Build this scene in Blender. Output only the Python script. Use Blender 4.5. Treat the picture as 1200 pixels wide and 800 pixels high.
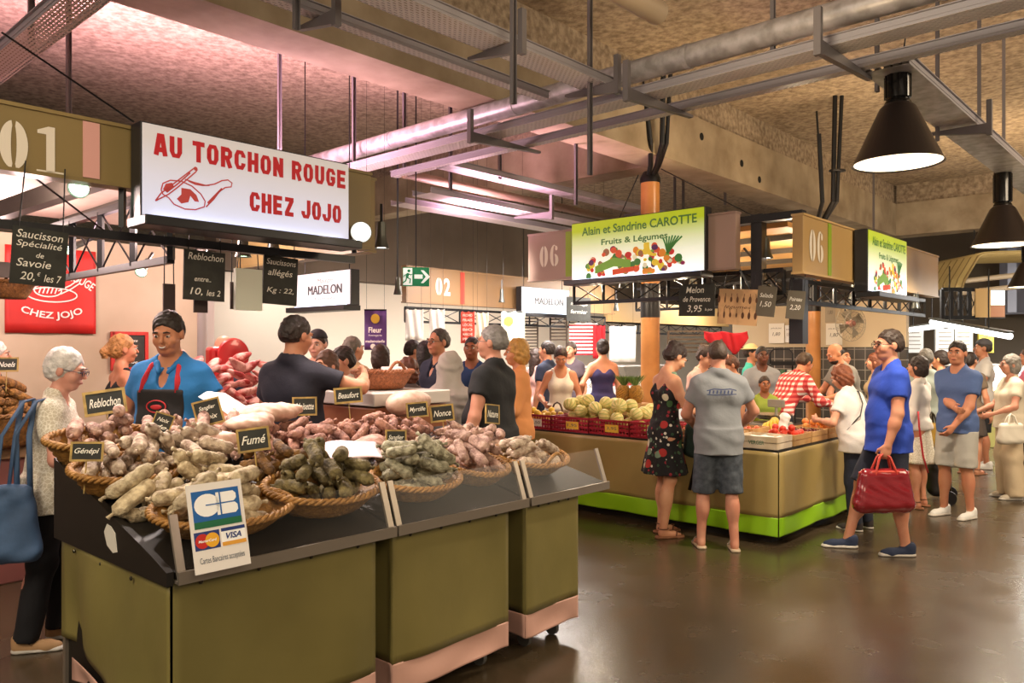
import bpy, bmesh, math, random
import numpy as np
from mathutils import Vector, Matrix, Euler
random.seed(7); np.random.seed(7)
S = bpy.context.scene; C = S.collection
PI = math.pi; R = math.radians
for o in list(bpy.data.objects): bpy.data.objects.remove(o)

# ---------------------------------------------------------------- camera, world, exposure
F = 920.0; CX, CY = 600.0, 409.0; EYE = 1.65
cam = bpy.data.cameras.new('camera'); co = bpy.data.objects.new('camera', cam); C.objects.link(co)
cam.sensor_width = 36; cam.lens = F/1200*36; cam.shift_y = (CY-400)/1200; cam.clip_start = .05
co.location = (0, 0, EYE); co.rotation_euler = (R(90), 0, 0); S.camera = co
S.view_settings.view_transform = 'Standard'; S.view_settings.look = 'None'
S.view_settings.exposure = 0.0; S.view_settings.gamma = 1; S.view_settings.use_curve_mapping = False
W = bpy.data.worlds.new('world'); S.world = W; W.use_nodes = True
bg = W.node_tree.nodes['Background']; bg.inputs[0].default_value = (1.0, .86, .68, 1); bg.inputs[1].default_value = .38
S.cycles.max_bounces = 5; S.cycles.diffuse_bounces = 3; S.cycles.glossy_bounces = 3; S.cycles.transparent_max_bounces = 10
S.cycles.sample_clamp_indirect = 4

# stall grid: U runs along the aisle, V runs across it (both on the floor)
UX = Vector((.6743, .7385, 0)); VX = Vector((-.7385, .6743, 0))
RU = math.atan2(.7385, .6743); RV = RU - PI/2
def UV(u, v, z=0): return UX*u + VX*v + Vector((0, 0, z))
def at(px, py, Y): return Vector(((px-CX)/F*Y, Y, EYE+(CY-py)/F*Y))
def gnd(px, Y): return Vector(((px-CX)/F*Y, Y, 0))
A0 = (1.2526, 2.796)                                  # front left corner of the sausage counter
def ST(s, t, z=0): return UV(A0[0]+s, A0[1]+t, z)

# ---------------------------------------------------------------- light of the place and added fill lights
def lamp(kind, name, loc, power, col, size=.1, aim=None, spot=None, blend=.5, spread=None, sy=None):
    l = bpy.data.lights.new(name, kind); l.energy = power; l.color = col
    if kind == 'AREA':
        l.size = size
        if sy: l.shape = 'RECTANGLE'; l.size_y = sy
        if spread: l.spread = spread
    else: l.shadow_soft_size = size
    if kind == 'SPOT': l.spot_size = spot or R(90); l.spot_blend = blend
    o = bpy.data.objects.new(name, l); C.objects.link(o); o.location = loc
    d = (Vector(aim)-Vector(loc)) if aim is not None else Vector((0, 0, -1))
    o.rotation_euler = d.to_track_quat('-Z', 'Y').to_euler()
    return o
WARM = (1, .80, .56); PINK = (1, .66, .66); WHITE = (1, .93, .85); ROSE = (1, .50, .52)
# unseen area lights added over the aisle as general fill
lamp('AREA', 'hall_fill', (2.4, -1.5, 4.4), 230, WARM, 3.0, (1.0, 3.5, .3))
lamp('AREA', 'hall_fill', (-3.0, .2, 4.3), 190, (1, .86, .66), 2.0, (-1.2, 3.4, .6))
lamp('AREA', 'hall_fill', (7.0, 4.5, 4.4), 330, WARM, 2.5, (5.6, 8.0, 1.2))
# spot lamps of the sausage stall
for s, t, p in ((.1, 1.45, 90), (.9, 1.45, 95), (1.7, 1.5, 95), (2.3, 1.5, 80)):
    lamp('SPOT', 'stall_light', ST(s, t, 2.48), p, (1, .84, .76), .05, ST(s+.1, .55, 1.0), R(105), .8)
for s, t, p in ((.3, 2.6, 60), (1.6, 3.0, 60), (.6, 4.6, 90), (2.6, 4.4, 90)):
    lamp('POINT', 'stall_light', ST(s, t, 2.55), p, (1, .74, .68), .08)
# unseen spots added for the rosy bounced glow on the ceiling above the meat stall
for u, v, p in ((-1.0, 7.6, 75), (2.6, 8.0, 160), (3.9, 7.0, 150), (6.6, 6.6, 100)):
    lamp('SPOT', 'bounce_fill', UV(u, v, 3.05), p*7.0, (1, .54, .70), .3, UV(u+.4, v-.2, 5), R(150), 1)
for u, v, p in ((8.0, 4.4, 130), (10.5, 3.6, 170), (3.6, 2.0, 110), (9.5, .4, 150), (14, 2.5, 300), (18, 0, 300)):
    lamp('SPOT', 'bounce_fill', UV(u, v, 2.95), p*1.3, (1, .74, .44), .3, UV(u+.3, v, 5), R(160), 1)  # warm upward spots without fixtures, added to brighten the right-hand ceiling
lamp('AREA', 'far_fill', UV(20.5, -1, 4.3), 260, (.9, .93, 1), 1.5, UV(23.5, -1, 3.4))  # added fill for the ribbed end wall, no lamp there
for s, t in ((-1.0, 3.6), (1.0, 3.2), (0.2, 5.0)): lamp('SPOT', 'canopy_light', ST(s, t, 2.3), 38, (1, .66, .72), .1, ST(s, t, 4), R(150), 1)
lamp('SPOT', 'aisle_fill', UV(6.4, 5.95, 2.75), 150, WHITE, .1, UV(7.8, 8.6, 1.9), R(110), .8); lamp('SPOT', 'aisle_fill', UV(9.2, 6.6, 2.75), 170, WHITE, .1, UV(12, 9.5, 1.8), R(110), .8)  # spots added to brighten the hanging sheets and posters, no fixtures
lamp('AREA', 'far_fill', UV(15.0, .5, 2.9), 170, (1, .9, .75), 1.0, UV(17, 1.5, 1.0))  # extra fill added for the dark far end of the aisle
# unseen spots added behind the sign bar to brighten the vendors
for u in (2.0, 3.0): lamp('SPOT', 'vendor_fill', UV(u, 4.85, 2.25), 30, (1, .88, .8), .04, UV(u-.25, 5.1, 1.4), R(120), .8)
# fruit stall
for u, v, p in ((7.4, 4.3, 80), (7.5, 5.5, 80), (8.5, 3.5, 90), (10.0, 3.5, 80), (9.6, 5.2, 80)):
    lamp('POINT', 'stall_light', UV(u, v, 2.4), p*.55, WARM, .08)
# bright shops at the back
for u, v, p in ((8.6, 9.6, 110), (11.0, 9.8, 110), (13.2, 9.6, 110), (15.5, 8.0, 110), (6.4, 9.9, 80), (11.6, 7.4, 190), (8.2, 7.0, 170)):
    lamp('AREA', 'shop_light', UV(u, v, 2.75), p, (1, .90, .82), 1.2, UV(u, v+.6, 0))
for u, v, p in ((16.5, 2.2, 160), (18.5, -.5, 180), (14.0, 4.6, 90), (19, -3.5, 220), (16, 1.0, 160)):
    lamp('AREA', 'shop_light', UV(u, v, 2.7), p, (1, .95, .86), 1.2)
# ---------------------------------------------------------------- materials
def lin(h):
    h = h.lstrip('#'); c = [int(h[i:i+2], 16)/255 for i in (0, 2, 4)]
    return tuple((x/12.92 if x <= .04045 else ((x+.055)/1.055)**2.4) for x in c)+(1,)
MC = {}
def mat(key, col='#888888', rough=.6, metal=0, emit=0, spec=.5, noise=None, bump=None, rnd=0, col2=None, alpha=1, trans=0, coat=0, sub=0):
    """plain principled surface; noise=(scale, amount[, detail]) mottles it, bump=(scale, strength), rnd varies it per object"""
    if key in MC: return MC[key]
    m = bpy.data.materials.new(key); m.use_nodes = True; nt = m.node_tree; N = nt.nodes; L = nt.links
    b = N['Principled BSDF']; c = lin(col)
    b.inputs['Base Color'].default_value = c; b.inputs['Roughness'].default_value = rough; b.inputs['Metallic'].default_value = metal
    b.inputs['Specular IOR Level'].default_value = spec; b.inputs['Alpha'].default_value = alpha
    b.inputs['Transmission Weight'].default_value = trans; b.inputs['Coat Weight'].default_value = coat
    out = None
    if noise or rnd or bump:
        tc = N.new('ShaderNodeTexCoord'); oi = N.new('ShaderNodeObjectInfo')
        add = N.new('ShaderNodeVectorMath'); add.operation = 'ADD'
        sc = N.new('ShaderNodeVectorMath'); sc.operation = 'SCALE'; sc.inputs[3].default_value = 37
        cb = N.new('ShaderNodeCombineXYZ'); L.new(oi.outputs['Random'], cb.inputs[0]); L.new(oi.outputs['Random'], cb.inputs[1])
        L.new(cb.outputs[0], sc.inputs[0]); L.new(tc.outputs['Object'], add.inputs[0]); L.new(sc.outputs[0], add.inputs[1])
    if noise:
        n = N.new('ShaderNodeTexNoise'); n.inputs['Scale'].default_value = noise[0]; n.inputs['Detail'].default_value = noise[2] if len(noise) > 2 else 4
        L.new(add.outputs[0], n.inputs['Vector'])
        mx = N.new('ShaderNodeMix'); mx.data_type = 'RGBA'
        rp = N.new('ShaderNodeValToRGB'); rp.color_ramp.elements[0].position = .5-.5*noise[1]*.5; rp.color_ramp.elements[1].position = .5+.5*noise[1]*.5
        L.new(n.outputs[0], rp.inputs[0]); L.new(rp.outputs[0], mx.inputs[0])
        c2 = lin(col2) if col2 else tuple(x*.6 for x in c[:3])+(1,)
        mx.inputs[6].default_value = c2; mx.inputs[7].default_value = c; out = mx.outputs[2]
    if rnd:
        hs = N.new('ShaderNodeHueSaturation'); mr = N.new('ShaderNodeMapRange')
        mr.inputs[3].default_value = 1-rnd; mr.inputs[4].default_value = 1+rnd
        L.new(oi.outputs['Random'], mr.inputs[0]); L.new(mr.outputs[0], hs.inputs['Value'])
        if out: L.new(out, hs.inputs['Color'])
        else: hs.inputs['Color'].default_value = c
        out = hs.outputs[0]
    if out: L.new(out, b.inputs['Base Color'])
    if bump:
        n2 = N.new('ShaderNodeTexNoise'); n2.inputs['Scale'].default_value = bump[0]; n2.inputs['Detail'].default_value = 5
        L.new(add.outputs[0], n2.inputs['Vector']); bp = N.new('ShaderNodeBump'); bp.inputs['Strength'].default_value = bump[1]
        bp.inputs['Distance'].default_value = .02
        L.new(n2.outputs[0], bp.inputs['Height']); L.new(bp.outputs[0], b.inputs['Normal'])
    if emit:
        b.inputs['Emission Color'].default_value = c; b.inputs['Emission Strength'].default_value = emit
    MC[key] = m; return m

# ---------------------------------------------------------------- mesh builder
class B:
    def __init__(s): s.v = []; s.f = []; s.m = []; s.mi = 0
    def add(s, vs, fs):
        o = len(s.v); s.v += [tuple(x) for x in vs]; s.f += [tuple(i+o for i in f) for f in fs]; s.m += [s.mi]*len(fs); return s
    def box(s, c, d, rz=0, M=None, bev=0):
        x, y, z = d[0]/2, d[1]/2, d[2]/2
        if bev:
            b = min(bev, x*.9, y*.9, z*.9); vs = []; 
            bm = bmesh.new(); bmesh.ops.create_cube(bm, size=1)
            for q in bm.verts: q.co = Vector((q.co.x*2*x, q.co.y*2*y, q.co.z*2*z))
            bmesh.ops.bevel(bm, geom=bm.edges[:], offset=b, segments=2, affect='EDGES', profile=.5)
            vs = [q.co.copy() for q in bm.verts]; bm.verts.index_update(); fs = [[q.index for q in f.verts] for f in bm.faces]; bm.free()
        else:
            vs = [Vector((i*x, j*y, k*z)) for k in (-1, 1) for j in (-1, 1) for i in (-1, 1)]
            fs = [(0, 2, 3, 1), (4, 5, 7, 6), (0, 1, 5, 4), (2, 6, 7, 3), (0, 4, 6, 2), (1, 3, 7, 5)]
        Mx = M if M else Matrix.Rotation(rz, 3, 'Z')
        return s.add([Mx @ p + Vector(c) for p in vs], fs)
    def bar(s, a, b, w, h=None):
        a, b = Vector(a), Vector(b); d = b-a; q = d.to_track_quat('X', 'Z').to_matrix()
        return s.box((a+b)/2, (d.length, w, h or w), M=q)
    def tube(s, pts, r, n=8, cap=True, flat=1.0):
        pts = [Vector(p) for p in pts]; rs = r if isinstance(r, (list, tuple)) else [r]*len(pts)
        vs = []; up = None
        for i, p in enumerate(pts):
            d = (pts[min(i+1, len(pts)-1)]-pts[max(i-1, 0)]).normalized()
            if up is None: up = d.orthogonal().normalized() if abs(d.z) > .95 else d.cross(Vector((0, 0, 1))).normalized()
            up = (up-d*up.dot(d)).normalized(); w = d.cross(up)
            for k in range(n):
                t = 2*PI*k/n; vs.append(p+(up*math.cos(t)+w*math.sin(t)*flat)*rs[i])
        fs = [(i*n+k, i*n+(k+1) % n, (i+1)*n+(k+1) % n, (i+1)*n+k) for i in range(len(pts)-1) for k in range(n)]
        if cap: fs += [tuple(range(n))[::-1], tuple(range((len(pts)-1)*n, len(pts)*n))]
        return s.add(vs, fs)
    def lathe(s, prof, c=(0, 0, 0), n=24, sx=1, sy=1, wob=None, cap=False):
        vs = []; c = Vector(c)
        for j, (r, z) in enumerate(prof):
            for k in range(n):
                t = 2*PI*k/n; rr = r*(1+(wob(j, k) if wob else 0)); vs.append(c+Vector((rr*math.cos(t)*sx, rr*math.sin(t)*sy, z)))
        m = len(prof); fs = [(j*n+k, j*n+(k+1) % n, (j+1)*n+(k+1) % n, (j+1)*n+k) for j in range(m-1) for k in range(n)]
        if cap: fs += [tuple(range(n))[::-1], tuple(range((m-1)*n, m*n))]
        return s.add(vs, fs)
    def ball(s, c, r, n=12, M=None):
        r = Vector(r) if not isinstance(r, (int, float)) else Vector((r, r, r)); c = Vector(c); k2 = max(4, n//2+1); vs = []; fs = []
        for i in range(k2+1):
            p = PI*i/k2
            for k in range(n):
                t = 2*PI*k/n; q = Vector((math.sin(p)*math.cos(t)*r.x, math.sin(p)*math.sin(t)*r.y, math.cos(p)*r.z)); vs.append((M @ q if M else q)+c)
        fs = [(i*n+k, (i+1)*n+k, (i+1)*n+(k+1) % n, i*n+(k+1) % n) for i in range(k2) for k in range(n)]
        return s.add(vs, fs)
    def prism(s, poly, y0, y1, M=None):
        """2-D outline in x,z made solid between y0 and y1"""
        n = len(poly); vs = [Vector((x, y0, z)) for x, z in poly]+[Vector((x, y1, z)) for x, z in poly]
        fs = [tuple(range(n)), tuple(range(n, 2*n))[::-1]]+[(i, i+n, (i+1) % n+n, (i+1) % n) for i in range(n)]
        return s.add([M @ p for p in vs] if M else vs, fs)
    def grid(s, fn, nu, nv):
        vs = [fn(i/nu, j/nv) for j in range(nv+1) for i in range(nu+1)]
        return s.add(vs, [(j*(nu+1)+i, j*(nu+1)+i+1, (j+1)*(nu+1)+i+1, (j+1)*(nu+1)+i) for j in range(nv) for i in range(nu)])
    def mesh(s, name, mats, smooth=False):
        me = bpy.data.meshes.new(name); me.from_pydata(s.v, [], s.f); 
        for m in (mats if isinstance(mats, (list, tuple)) else [mats]): me.materials.append(m)
        if any(s.m): me.polygons.foreach_set('material_index', s.m)
        if smooth: me.shade_smooth() if hasattr(me, 'shade_smooth') else me.polygons.foreach_set('use_smooth', [True]*len(me.polygons))
        bm = bmesh.new(); bm.from_mesh(me); bmesh.ops.recalc_face_normals(bm, faces=bm.faces); bm.to_mesh(me); bm.free()
        return me
def tag(o, label, cat, group=None, kind=None):
    if label: o['label'] = label
    if cat: o['category'] = cat
    if group: o['group'] = group
    if kind: o['kind'] = kind
    return o
def link(name, me, parent=None, loc=(0, 0, 0), rz=0):
    o = bpy.data.objects.new(name, me); C.objects.link(o); o.location = loc; o.rotation_euler = (0, 0, rz)
    if parent: o.parent = parent
    return o
def obj(name, b, m, parent=None, smooth=False, loc=(0, 0, 0), rz=0, label=None):
    o = link(name, b.mesh(name, m, smooth), parent, loc, rz)
    if smooth == 'auto':
        for p in o.data.polygons: p.use_smooth = True
        try: o.data.set_sharp_from_angle(angle=R(40))
        except Exception: pass
    if label: o['label'] = label
    return o
def thing(name, label, cat, loc=(0, 0, 0), rz=0, group=None):
    o = bpy.data.objects.new(name, None); C.objects.link(o); o.location = loc; o.rotation_euler = (0, 0, rz); o.empty_display_size = .1
    return tag(o, label, cat, group)
def struct(name, b, m, smooth=False, loc=(0, 0, 0), rz=0):
    o = obj(name, b, m, None, smooth, loc, rz); o['kind'] = 'structure'; return o
def dup(o, loc=None, rot=None, label=None, group=None):
    c = o.copy(); C.objects.link(c)
    for ch in o.children:
        d = ch.copy(); C.objects.link(d); d.parent = c
        for g in ch.children: e = g.copy(); C.objects.link(e); e.parent = d
    if loc is not None: c.location = loc
    if rot is not None: c.rotation_euler = rot
    if label: c['label'] = label
    if group: c['group'] = group
    return c
TXC = {}
def text_poly(txt, bold=0, shear=0, space=1.0):
    k = (txt, bold, shear, space)
    if k in TXC: return TXC[k]
    cu = bpy.data.curves.new('t', 'FONT'); cu.body = txt; cu.align_x = 'CENTER'; cu.offset = bold; cu.shear = shear; cu.space_character = space; cu.resolution_u = 3; cu.fill_mode = 'FRONT'
    o = bpy.data.objects.new('t', cu); me = o.to_mesh()
    v = [(p.co.x, p.co.y) for p in me.vertices]; f = [tuple(p.vertices) for p in me.polygons]
    o.to_mesh_clear(); bpy.data.objects.remove(o); bpy.data.curves.remove(cu)
    TXC[k] = (v, f); return v, f
def put_text(b, txt, cx, cz, w=None, h=None, y=0, bold=0, shear=0, arc=None, space=1.0, tilt=0):
    """flat lettering facing -y, centred at (cx, cz), fitted to width w and / or height h"""
    v, f = text_poly(txt, bold, shear, space)
    if not v: return b
    xs = [p[0] for p in v]; zs = [p[1] for p in v]; x0, x1, z0, z1 = min(xs), max(xs), min(zs), max(zs)
    sx = (w/(x1-x0)) if w else None; sz = (h/(z1-z0)) if h else None
    sx = sx or sz; sz = sz or sx; o = []
    for x, z in v:
        X = (x-(x0+x1)/2)*sx; Z = (z-(z0+z1)/2)*sz
        if arc:
            a = X/arc; rr = arc+Z if arc > 0 else arc+Z
            X, Z = rr*math.sin(a), rr*math.cos(a)-arc
        if tilt: X, Z = X*math.cos(tilt)-Z*math.sin(tilt), X*math.sin(tilt)+Z*math.cos(tilt)
        o.append((cx+X, y, cz+Z))
    return b.add(o, f)
def stroke(b, pts, w, y=0):
    """flat pen stroke on the plane y, through 2-D points"""
    P = [Vector((p[0], p[1])) for p in pts]; vs = []
    for i, p in enumerate(P):
        d = P[min(i+1, len(P)-1)]-P[max(i-1, 0)]; n = Vector((-d.y, d.x)).normalized() if d.length else Vector((0, 1))
        vs += [(p.x+n.x*w/2, y, p.y+n.y*w/2), (p.x-n.x*w/2, y, p.y-n.y*w/2)]
    return b.add(vs, [(2*i, 2*i+1, 2*i+3, 2*i+2) for i in range(len(P)-1)])
def disc(b, cx, cz, rx, rz, y=0, n=20, a0=0, a1=2*PI):
    return b.add([(cx+rx*math.cos(a0+(a1-a0)*k/n), y, cz+rz*math.sin(a0+(a1-a0)*k/n)) for k in range(n if a1-a0 > 6.2 else n+1)], [tuple(range(n if a1-a0 > 6.2 else n+1))])
def arcpts(cx, cz, rx, rz, a0, a1, n=14): return [(cx+rx*math.cos(a0+(a1-a0)*k/n), cz+rz*math.sin(a0+(a1-a0)*k/n)) for k in range(n+1)]

# ---------------------------------------------------------------- implicit surfaces, for bodies, clothes and other soft shapes
def snet(Fd, xs, ys, zs):
    s = Fd < 0
    c = s[:-1].astype(np.int8)+s[1:]; c = c[:, :-1]+c[:, 1:]; c = c[:, :, :-1]+c[:, :, 1:]
    act = (c > 0) & (c < 8); I, J, K = np.nonzero(act); n = len(I)
    if n == 0: return np.zeros((0, 3)), []
    idx = np.full(act.shape, -1, np.int32); idx[I, J, K] = np.arange(n)
    pos = np.zeros((n, 3)); cnt = np.zeros(n)
    ax = (xs, ys, zs)
    for d in range(3):
        for a in (0, 1):
            for b2 in (0, 1):
                o = [0, 0, 0]; e = [x for x in range(3) if x != d]; o[e[0]] = a; o[e[1]] = b2; o2 = list(o); o2[d] = 1
                i0 = (I+o[0], J+o[1], K+o[2]); i1 = (I+o2[0], J+o2[1], K+o2[2]); f0 = Fd[i0]; f1 = Fd[i1]; m = (f0 < 0) != (f1 < 0)
                t = np.where(m, f0/np.where(m, f0-f1, 1), 0)
                for q in range(3):
                    p0 = ax[q][i0[q]]; p1 = ax[q][i1[q]]; pos[:, q] += np.where(m, p0+(p1-p0)*t, 0)
                cnt += m
    pos /= cnt[:, None]; faces = []
    sh = s.shape
    for d in range(3):
        e = [x for x in range(3) if x != d]
        sl0 = [slice(1, -1)]*3; sl1 = [slice(1, -1)]*3; sl0[d] = slice(0, -1); sl1[d] = slice(1, None)
        a = s[tuple(sl0)]; b2 = s[tuple(sl1)]; m = np.nonzero(a != b2); sg = a[m]
        g = [m[0].copy(), m[1].copy(), m[2].copy()]
        for x in e: g[x] = g[x]+1
        def cell(da, db):
            q = [g[0].copy(), g[1].copy(), g[2].copy()]; q[e[0]] = q[e[0]]-da; q[e[1]] = q[e[1]]-db; return idx[tuple(q)]
        Q = np.stack([cell(1, 1), cell(0, 1), cell(0, 0), cell(1, 0)], 1)
        if d == 1: sg = ~sg
        Q[~sg] = Q[~sg][:, ::-1]; faces.append(Q)
    return pos, np.concatenate(faces)
class Soft:
    def __init__(s, k=.03): s.p = []; s.k = k; s.cl = []
    def cone(s, a, b, ra, rb=None, k=None, cut=None, sub=False):
        a, b = np.array(a, float), np.array(b, float); rb = ra if rb is None else rb; r = max(ra, rb)
        s.p.append(('c', np.minimum(a, b)-r, np.maximum(a, b)+r, (a, b, ra, rb, cut), k, sub)); return s
    def ell(s, c, r, M=None, k=None, sub=False):
        c = np.array(c, float); r = np.array(r if not isinstance(r, (int, float)) else (r, r, r), float); m = max(r) if M is not None else r
        s.p.append(('e', c-m, c+m, (c, r, None if M is None else np.array(M)), k, sub)); return s
    def skirt(s, z0, z1, c0, c1, r0, r1, wave=0, nw=9, k=None):
        """a hanging cloth ring from z1 (top) down to z0, elliptic sections"""
        s.p.append(('s', np.array((min(c0[0]-r0[0], c1[0]-r1[0])-.03, min(c0[1]-r0[1], c1[1]-r1[1])-.03, z0)), np.array((max(c0[0]+r0[0], c1[0]+r1[0])+.03, max(c0[1]+r0[1], c1[1]+r1[1])+.03, z1)), (z0, z1, c0, c1, r0, r1, wave, nw), k, False)); return s
    def clip(s, p, n): s.cl.append((np.array(p, float), np.array(n, float)/np.linalg.norm(n))); return s   # keeps the side n points away from
    def build(s, h, fine=(), infl=0, hf=None, nz=None):
        lo = np.min([q[1] for q in s.p if not q[5]], 0)-infl-h*2.5; hi = np.max([q[2] for q in s.p if not q[5]], 0)+infl+h*2.5
        ax = []
        for d in range(3):
            x = lo[d]; L = [x]
            iv = [(c[d]-r[d], c[d]+r[d]) for c, r in fine]
            while x < hi[d]:
                x += (hf or h*.5) if any(a-h < x < b for a, b in iv) else h
                L.append(x)
            ax.append(np.array(L))
        Fd = np.full([len(x) for x in ax], .25, np.float32)
        for kind, a, b, D, k, sub in s.p:
            k = k or s.k; mg = k+.04+infl
            i = [slice(max(0, np.searchsorted(ax[d], a[d]-mg)-1), np.searchsorted(ax[d], b[d]+mg)+1) for d in range(3)]
            X = ax[0][i[0]][:, None, None]; Y = ax[1][i[1]][None, :, None]; Z = ax[2][i[2]][None, None, :]
            if X.size == 0 or Y.size == 0 or Z.size == 0: continue
            if kind == 'c':
                p, q, ra, rb, cut = D; v = q-p; vv = max(v @ v, 1e-9)
                x, y, z = X-p[0], Y-p[1], Z-p[2]; dt = (x*v[0]+y*v[1]+z*v[2])/vv; t = np.clip(dt, 0, 1)
                d = np.sqrt((x-t*v[0])**2+(y-t*v[1])**2+(z-t*v[2])**2)-(ra+(rb-ra)*t)-(0 if sub else infl)
                if cut: d = np.maximum(d, (dt-1)*math.sqrt(vv))
            elif kind == 'e':
                c, r, M = D; r = r+(0 if sub else infl); x, y, z = X-c[0], Y-c[1], Z-c[2]
                if M is not None: x, y, z = [x*M[j][0]+y*M[j][1]+z*M[j][2] for j in range(3)]
                k0 = np.sqrt((x/r[0])**2+(y/r[1])**2+(z/r[2])**2); k1 = np.sqrt((x/r[0]**2)**2+(y/r[1]**2)**2+(z/r[2]**2)**2)
                d = k0*(k0-1)/np.maximum(k1, 1e-6)
            else:
                z0, z1, c0, c1, r0, r1, wv, nw = D; t = np.clip((Z-z0)/(z1-z0), 0, 1)
                cx, cy = c0[0]+(c1[0]-c0[0])*t, c0[1]+(c1[1]-c0[1])*t; rx, ry = r0[0]+(r1[0]-r0[0])*t, r0[1]+(r1[1]-r0[1])*t
                x, y = (X-cx)/rx, (Y-cy)/ry; q = np.sqrt(x*x+y*y)
                if wv: q = q*(1+wv*(1-t)*np.sin(nw*np.arctan2(y, x)))
                d = np.maximum((q-1)*np.minimum(rx, ry), np.maximum(z0-Z, Z-z1))
            G = Fd[tuple(i)]
            if sub: G[...] = np.maximum(G, -d)
            else:
                hh = np.maximum(k-np.abs(G-d), 0)/k; G[...] = np.minimum(G, d)-hh*hh*k*.25
        X, Y, Z = ax[0][:, None, None], ax[1][None, :, None], ax[2][None, None, :]
        if nz:
            am, fr = nz; Fd = Fd+am*(np.sin(X*fr+Z*fr*.9+2*np.sin(Z*fr*.5))*np.sin(Y*fr*1.1-Z*fr*.6+1)).astype(np.float32)
        for p, n in s.cl: Fd = np.maximum(Fd, (X-p[0])*n[0]+(Y-p[1])*n[1]+(Z-p[2])*n[2])
        Fd[0] = Fd[-1] = 1; Fd[:, 0] = Fd[:, -1] = 1; Fd[:, :, 0] = Fd[:, :, -1] = 1
        return snet(Fd, *ax)
def soft_obj(name, sf, m, h, parent=None, scale=1.0, loc=(0, 0, 0), rz=0, label=None, **kw):
    pos, fc = sf.build(h, **kw); me = bpy.data.meshes.new(name)
    n, q = len(pos), len(fc)
    if n:
        me.vertices.add(n); me.vertices.foreach_set('co', (pos*scale).astype(np.float32).ravel())
        fc = np.asarray(fc, np.int32); me.loops.add(q*4); me.loops.foreach_set('vertex_index', fc.ravel())
        me.polygons.add(q); me.polygons.foreach_set('loop_start', np.arange(0, q*4, 4, dtype=np.int32))
        me.polygons.foreach_set('use_smooth', np.ones(q, bool)); me.update(calc_edges=True); me.validate()
    for x in (m if isinstance(m, (list, tuple)) else [m]): me.materials.append(x)
    o = link(name, me, parent, loc, rz)
    if label: o['label'] = label
    return o
# ---------------------------------------------------------------- the hall
def floor_mat():
    m = mat('floor', '#403526', .2, noise=(.9, 1.6, 5), col2='#4a3e2d', bump=(60, .04)); nt = m.node_tree; N = nt.nodes; L = nt.links
    tc = N.new('ShaderNodeTexCoord'); n = N.new('ShaderNodeTexNoise'); n.inputs['Scale'].default_value = 2.2; n.inputs['Detail'].default_value = 7
    L.new(tc.outputs['Object'], n.inputs['Vector']); mr = N.new('ShaderNodeMapRange'); mr.inputs[1].default_value = .3; mr.inputs[2].default_value = .7; mr.inputs[3].default_value = .2; mr.inputs[4].default_value = .3
    L.new(n.outputs[0], mr.inputs[0]); L.new(mr.outputs[0], N['Principled BSDF'].inputs['Roughness']); return m
b = B(); b.box((6, 9, -.05), (44, 40, .1)); struct('floor', b, floor_mat())
HC = 5.05; HB = 4.0
mceil = mat('ceiling', '#a8967f', .95, noise=(14, .8, 9), col2='#6e5d4c', bump=(45, .7))
mconc = mat('concrete', '#a6967e', .85, noise=(2.2, .8, 6), col2='#7d6c55', bump=(20, .05))
b = B(); b.box((0, 0, 0), (44, 40, .2)); struct('ceiling', b, mceil, loc=(6, 9, HC+.1))
def beam(name, u0, u1, v0, v1, z0=HB, z1=4.66, m=None):
    b = B(); b.box(((u0+u1)/2, (v0+v1)/2, (z0+z1)/2), (u1-u0, v1-v0, z1-z0)); return struct(name, b, m or mconc, rz=RU)
bm_ = beam('ceiling_beam', -10, 17.4, 5.1, 5.58)
bh = B(); 
for px, py in ((832, 158), (895, 187), (925, 205)):
    Y = 10.2*(1+(px-832)*.0011); p = at(px, py, Y); u = p.dot(UX); bh.tube([Vector((u, 5.095, p.z)), Vector((u, 5.11, p.z))], .05, 14)
o = obj('cast_hole', bh, mat('hole', '#0a0805', .9), bm_)
beam('cross_beam', 17.4, 17.9, -14, 5.6)
beam('beam_haunch', -10, 17.4, 5.14, 5.54, 4.66, HC, mceil); beam('beam_haunch', 17.44, 17.86, -14, 5.1, 4.66, HC, mceil)
beam('cross_beam', 8.6, 9.0, 5.58, 12.2, 4.0); beam('beam_haunch', 8.64, 8.96, 5.58, 12.2, 4.66, HC, mceil)
mwallL = mat('wall_beige', '#b9aa94', .8, noise=(.8, .5), col2='#a6977f')
beam('wall_left', -10, 4.1, 8.5, 8.7, 0, 2.75, mwallL)
beam('wall_left_return', 4.1, 4.3, 8.5, 11.2, 0, 2.75, mat('wall_grey', '#a9a39b', .8))
beam('wall_left_far', 4.3, 6.9, 11.0, 11.2, 0, 2.8, mat('wall_grey2', '#948c80', .8))
mup = mat('upper_wall', '#75685a', .85, noise=(.6, .5), col2='#63574a')
beam('wall_back', 6.9, 26, 12.6, 12.8, 0, HC, mat('wall_white', '#e8ddcc', .7))
beam('wall_back_upper', 6.2, 26, 12.2, 12.6, 2.95, HC, mup)
beam('wall_end', 25, 25.2, -14, 12.7, 0, HC, mat('wall_end', '#6d6254', .85))
# ribbed metal wall high up at the end of the aisle
b = B()
pts = []
for i in range(61):
    v = -7+i*.19; pts.append((v, .05 if i % 2 else 0))
for i in range(60):
    (v0, d0), (v1, d1) = pts[i], pts[i+1]
    b.add([(23.6-d0, v0, 2.6), (23.6-d1, v1, 2.6), (23.6-d1, v1, HC), (23.6-d0, v0, HC)], [(0, 1, 2, 3)])
b.box((23.7, -1.3, 3.6), (.1, 11.4, 2.1)); struct('wall_ribbed_metal', b, mat('ribbed', '#7d8190', .4, .6), rz=RU)
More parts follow.
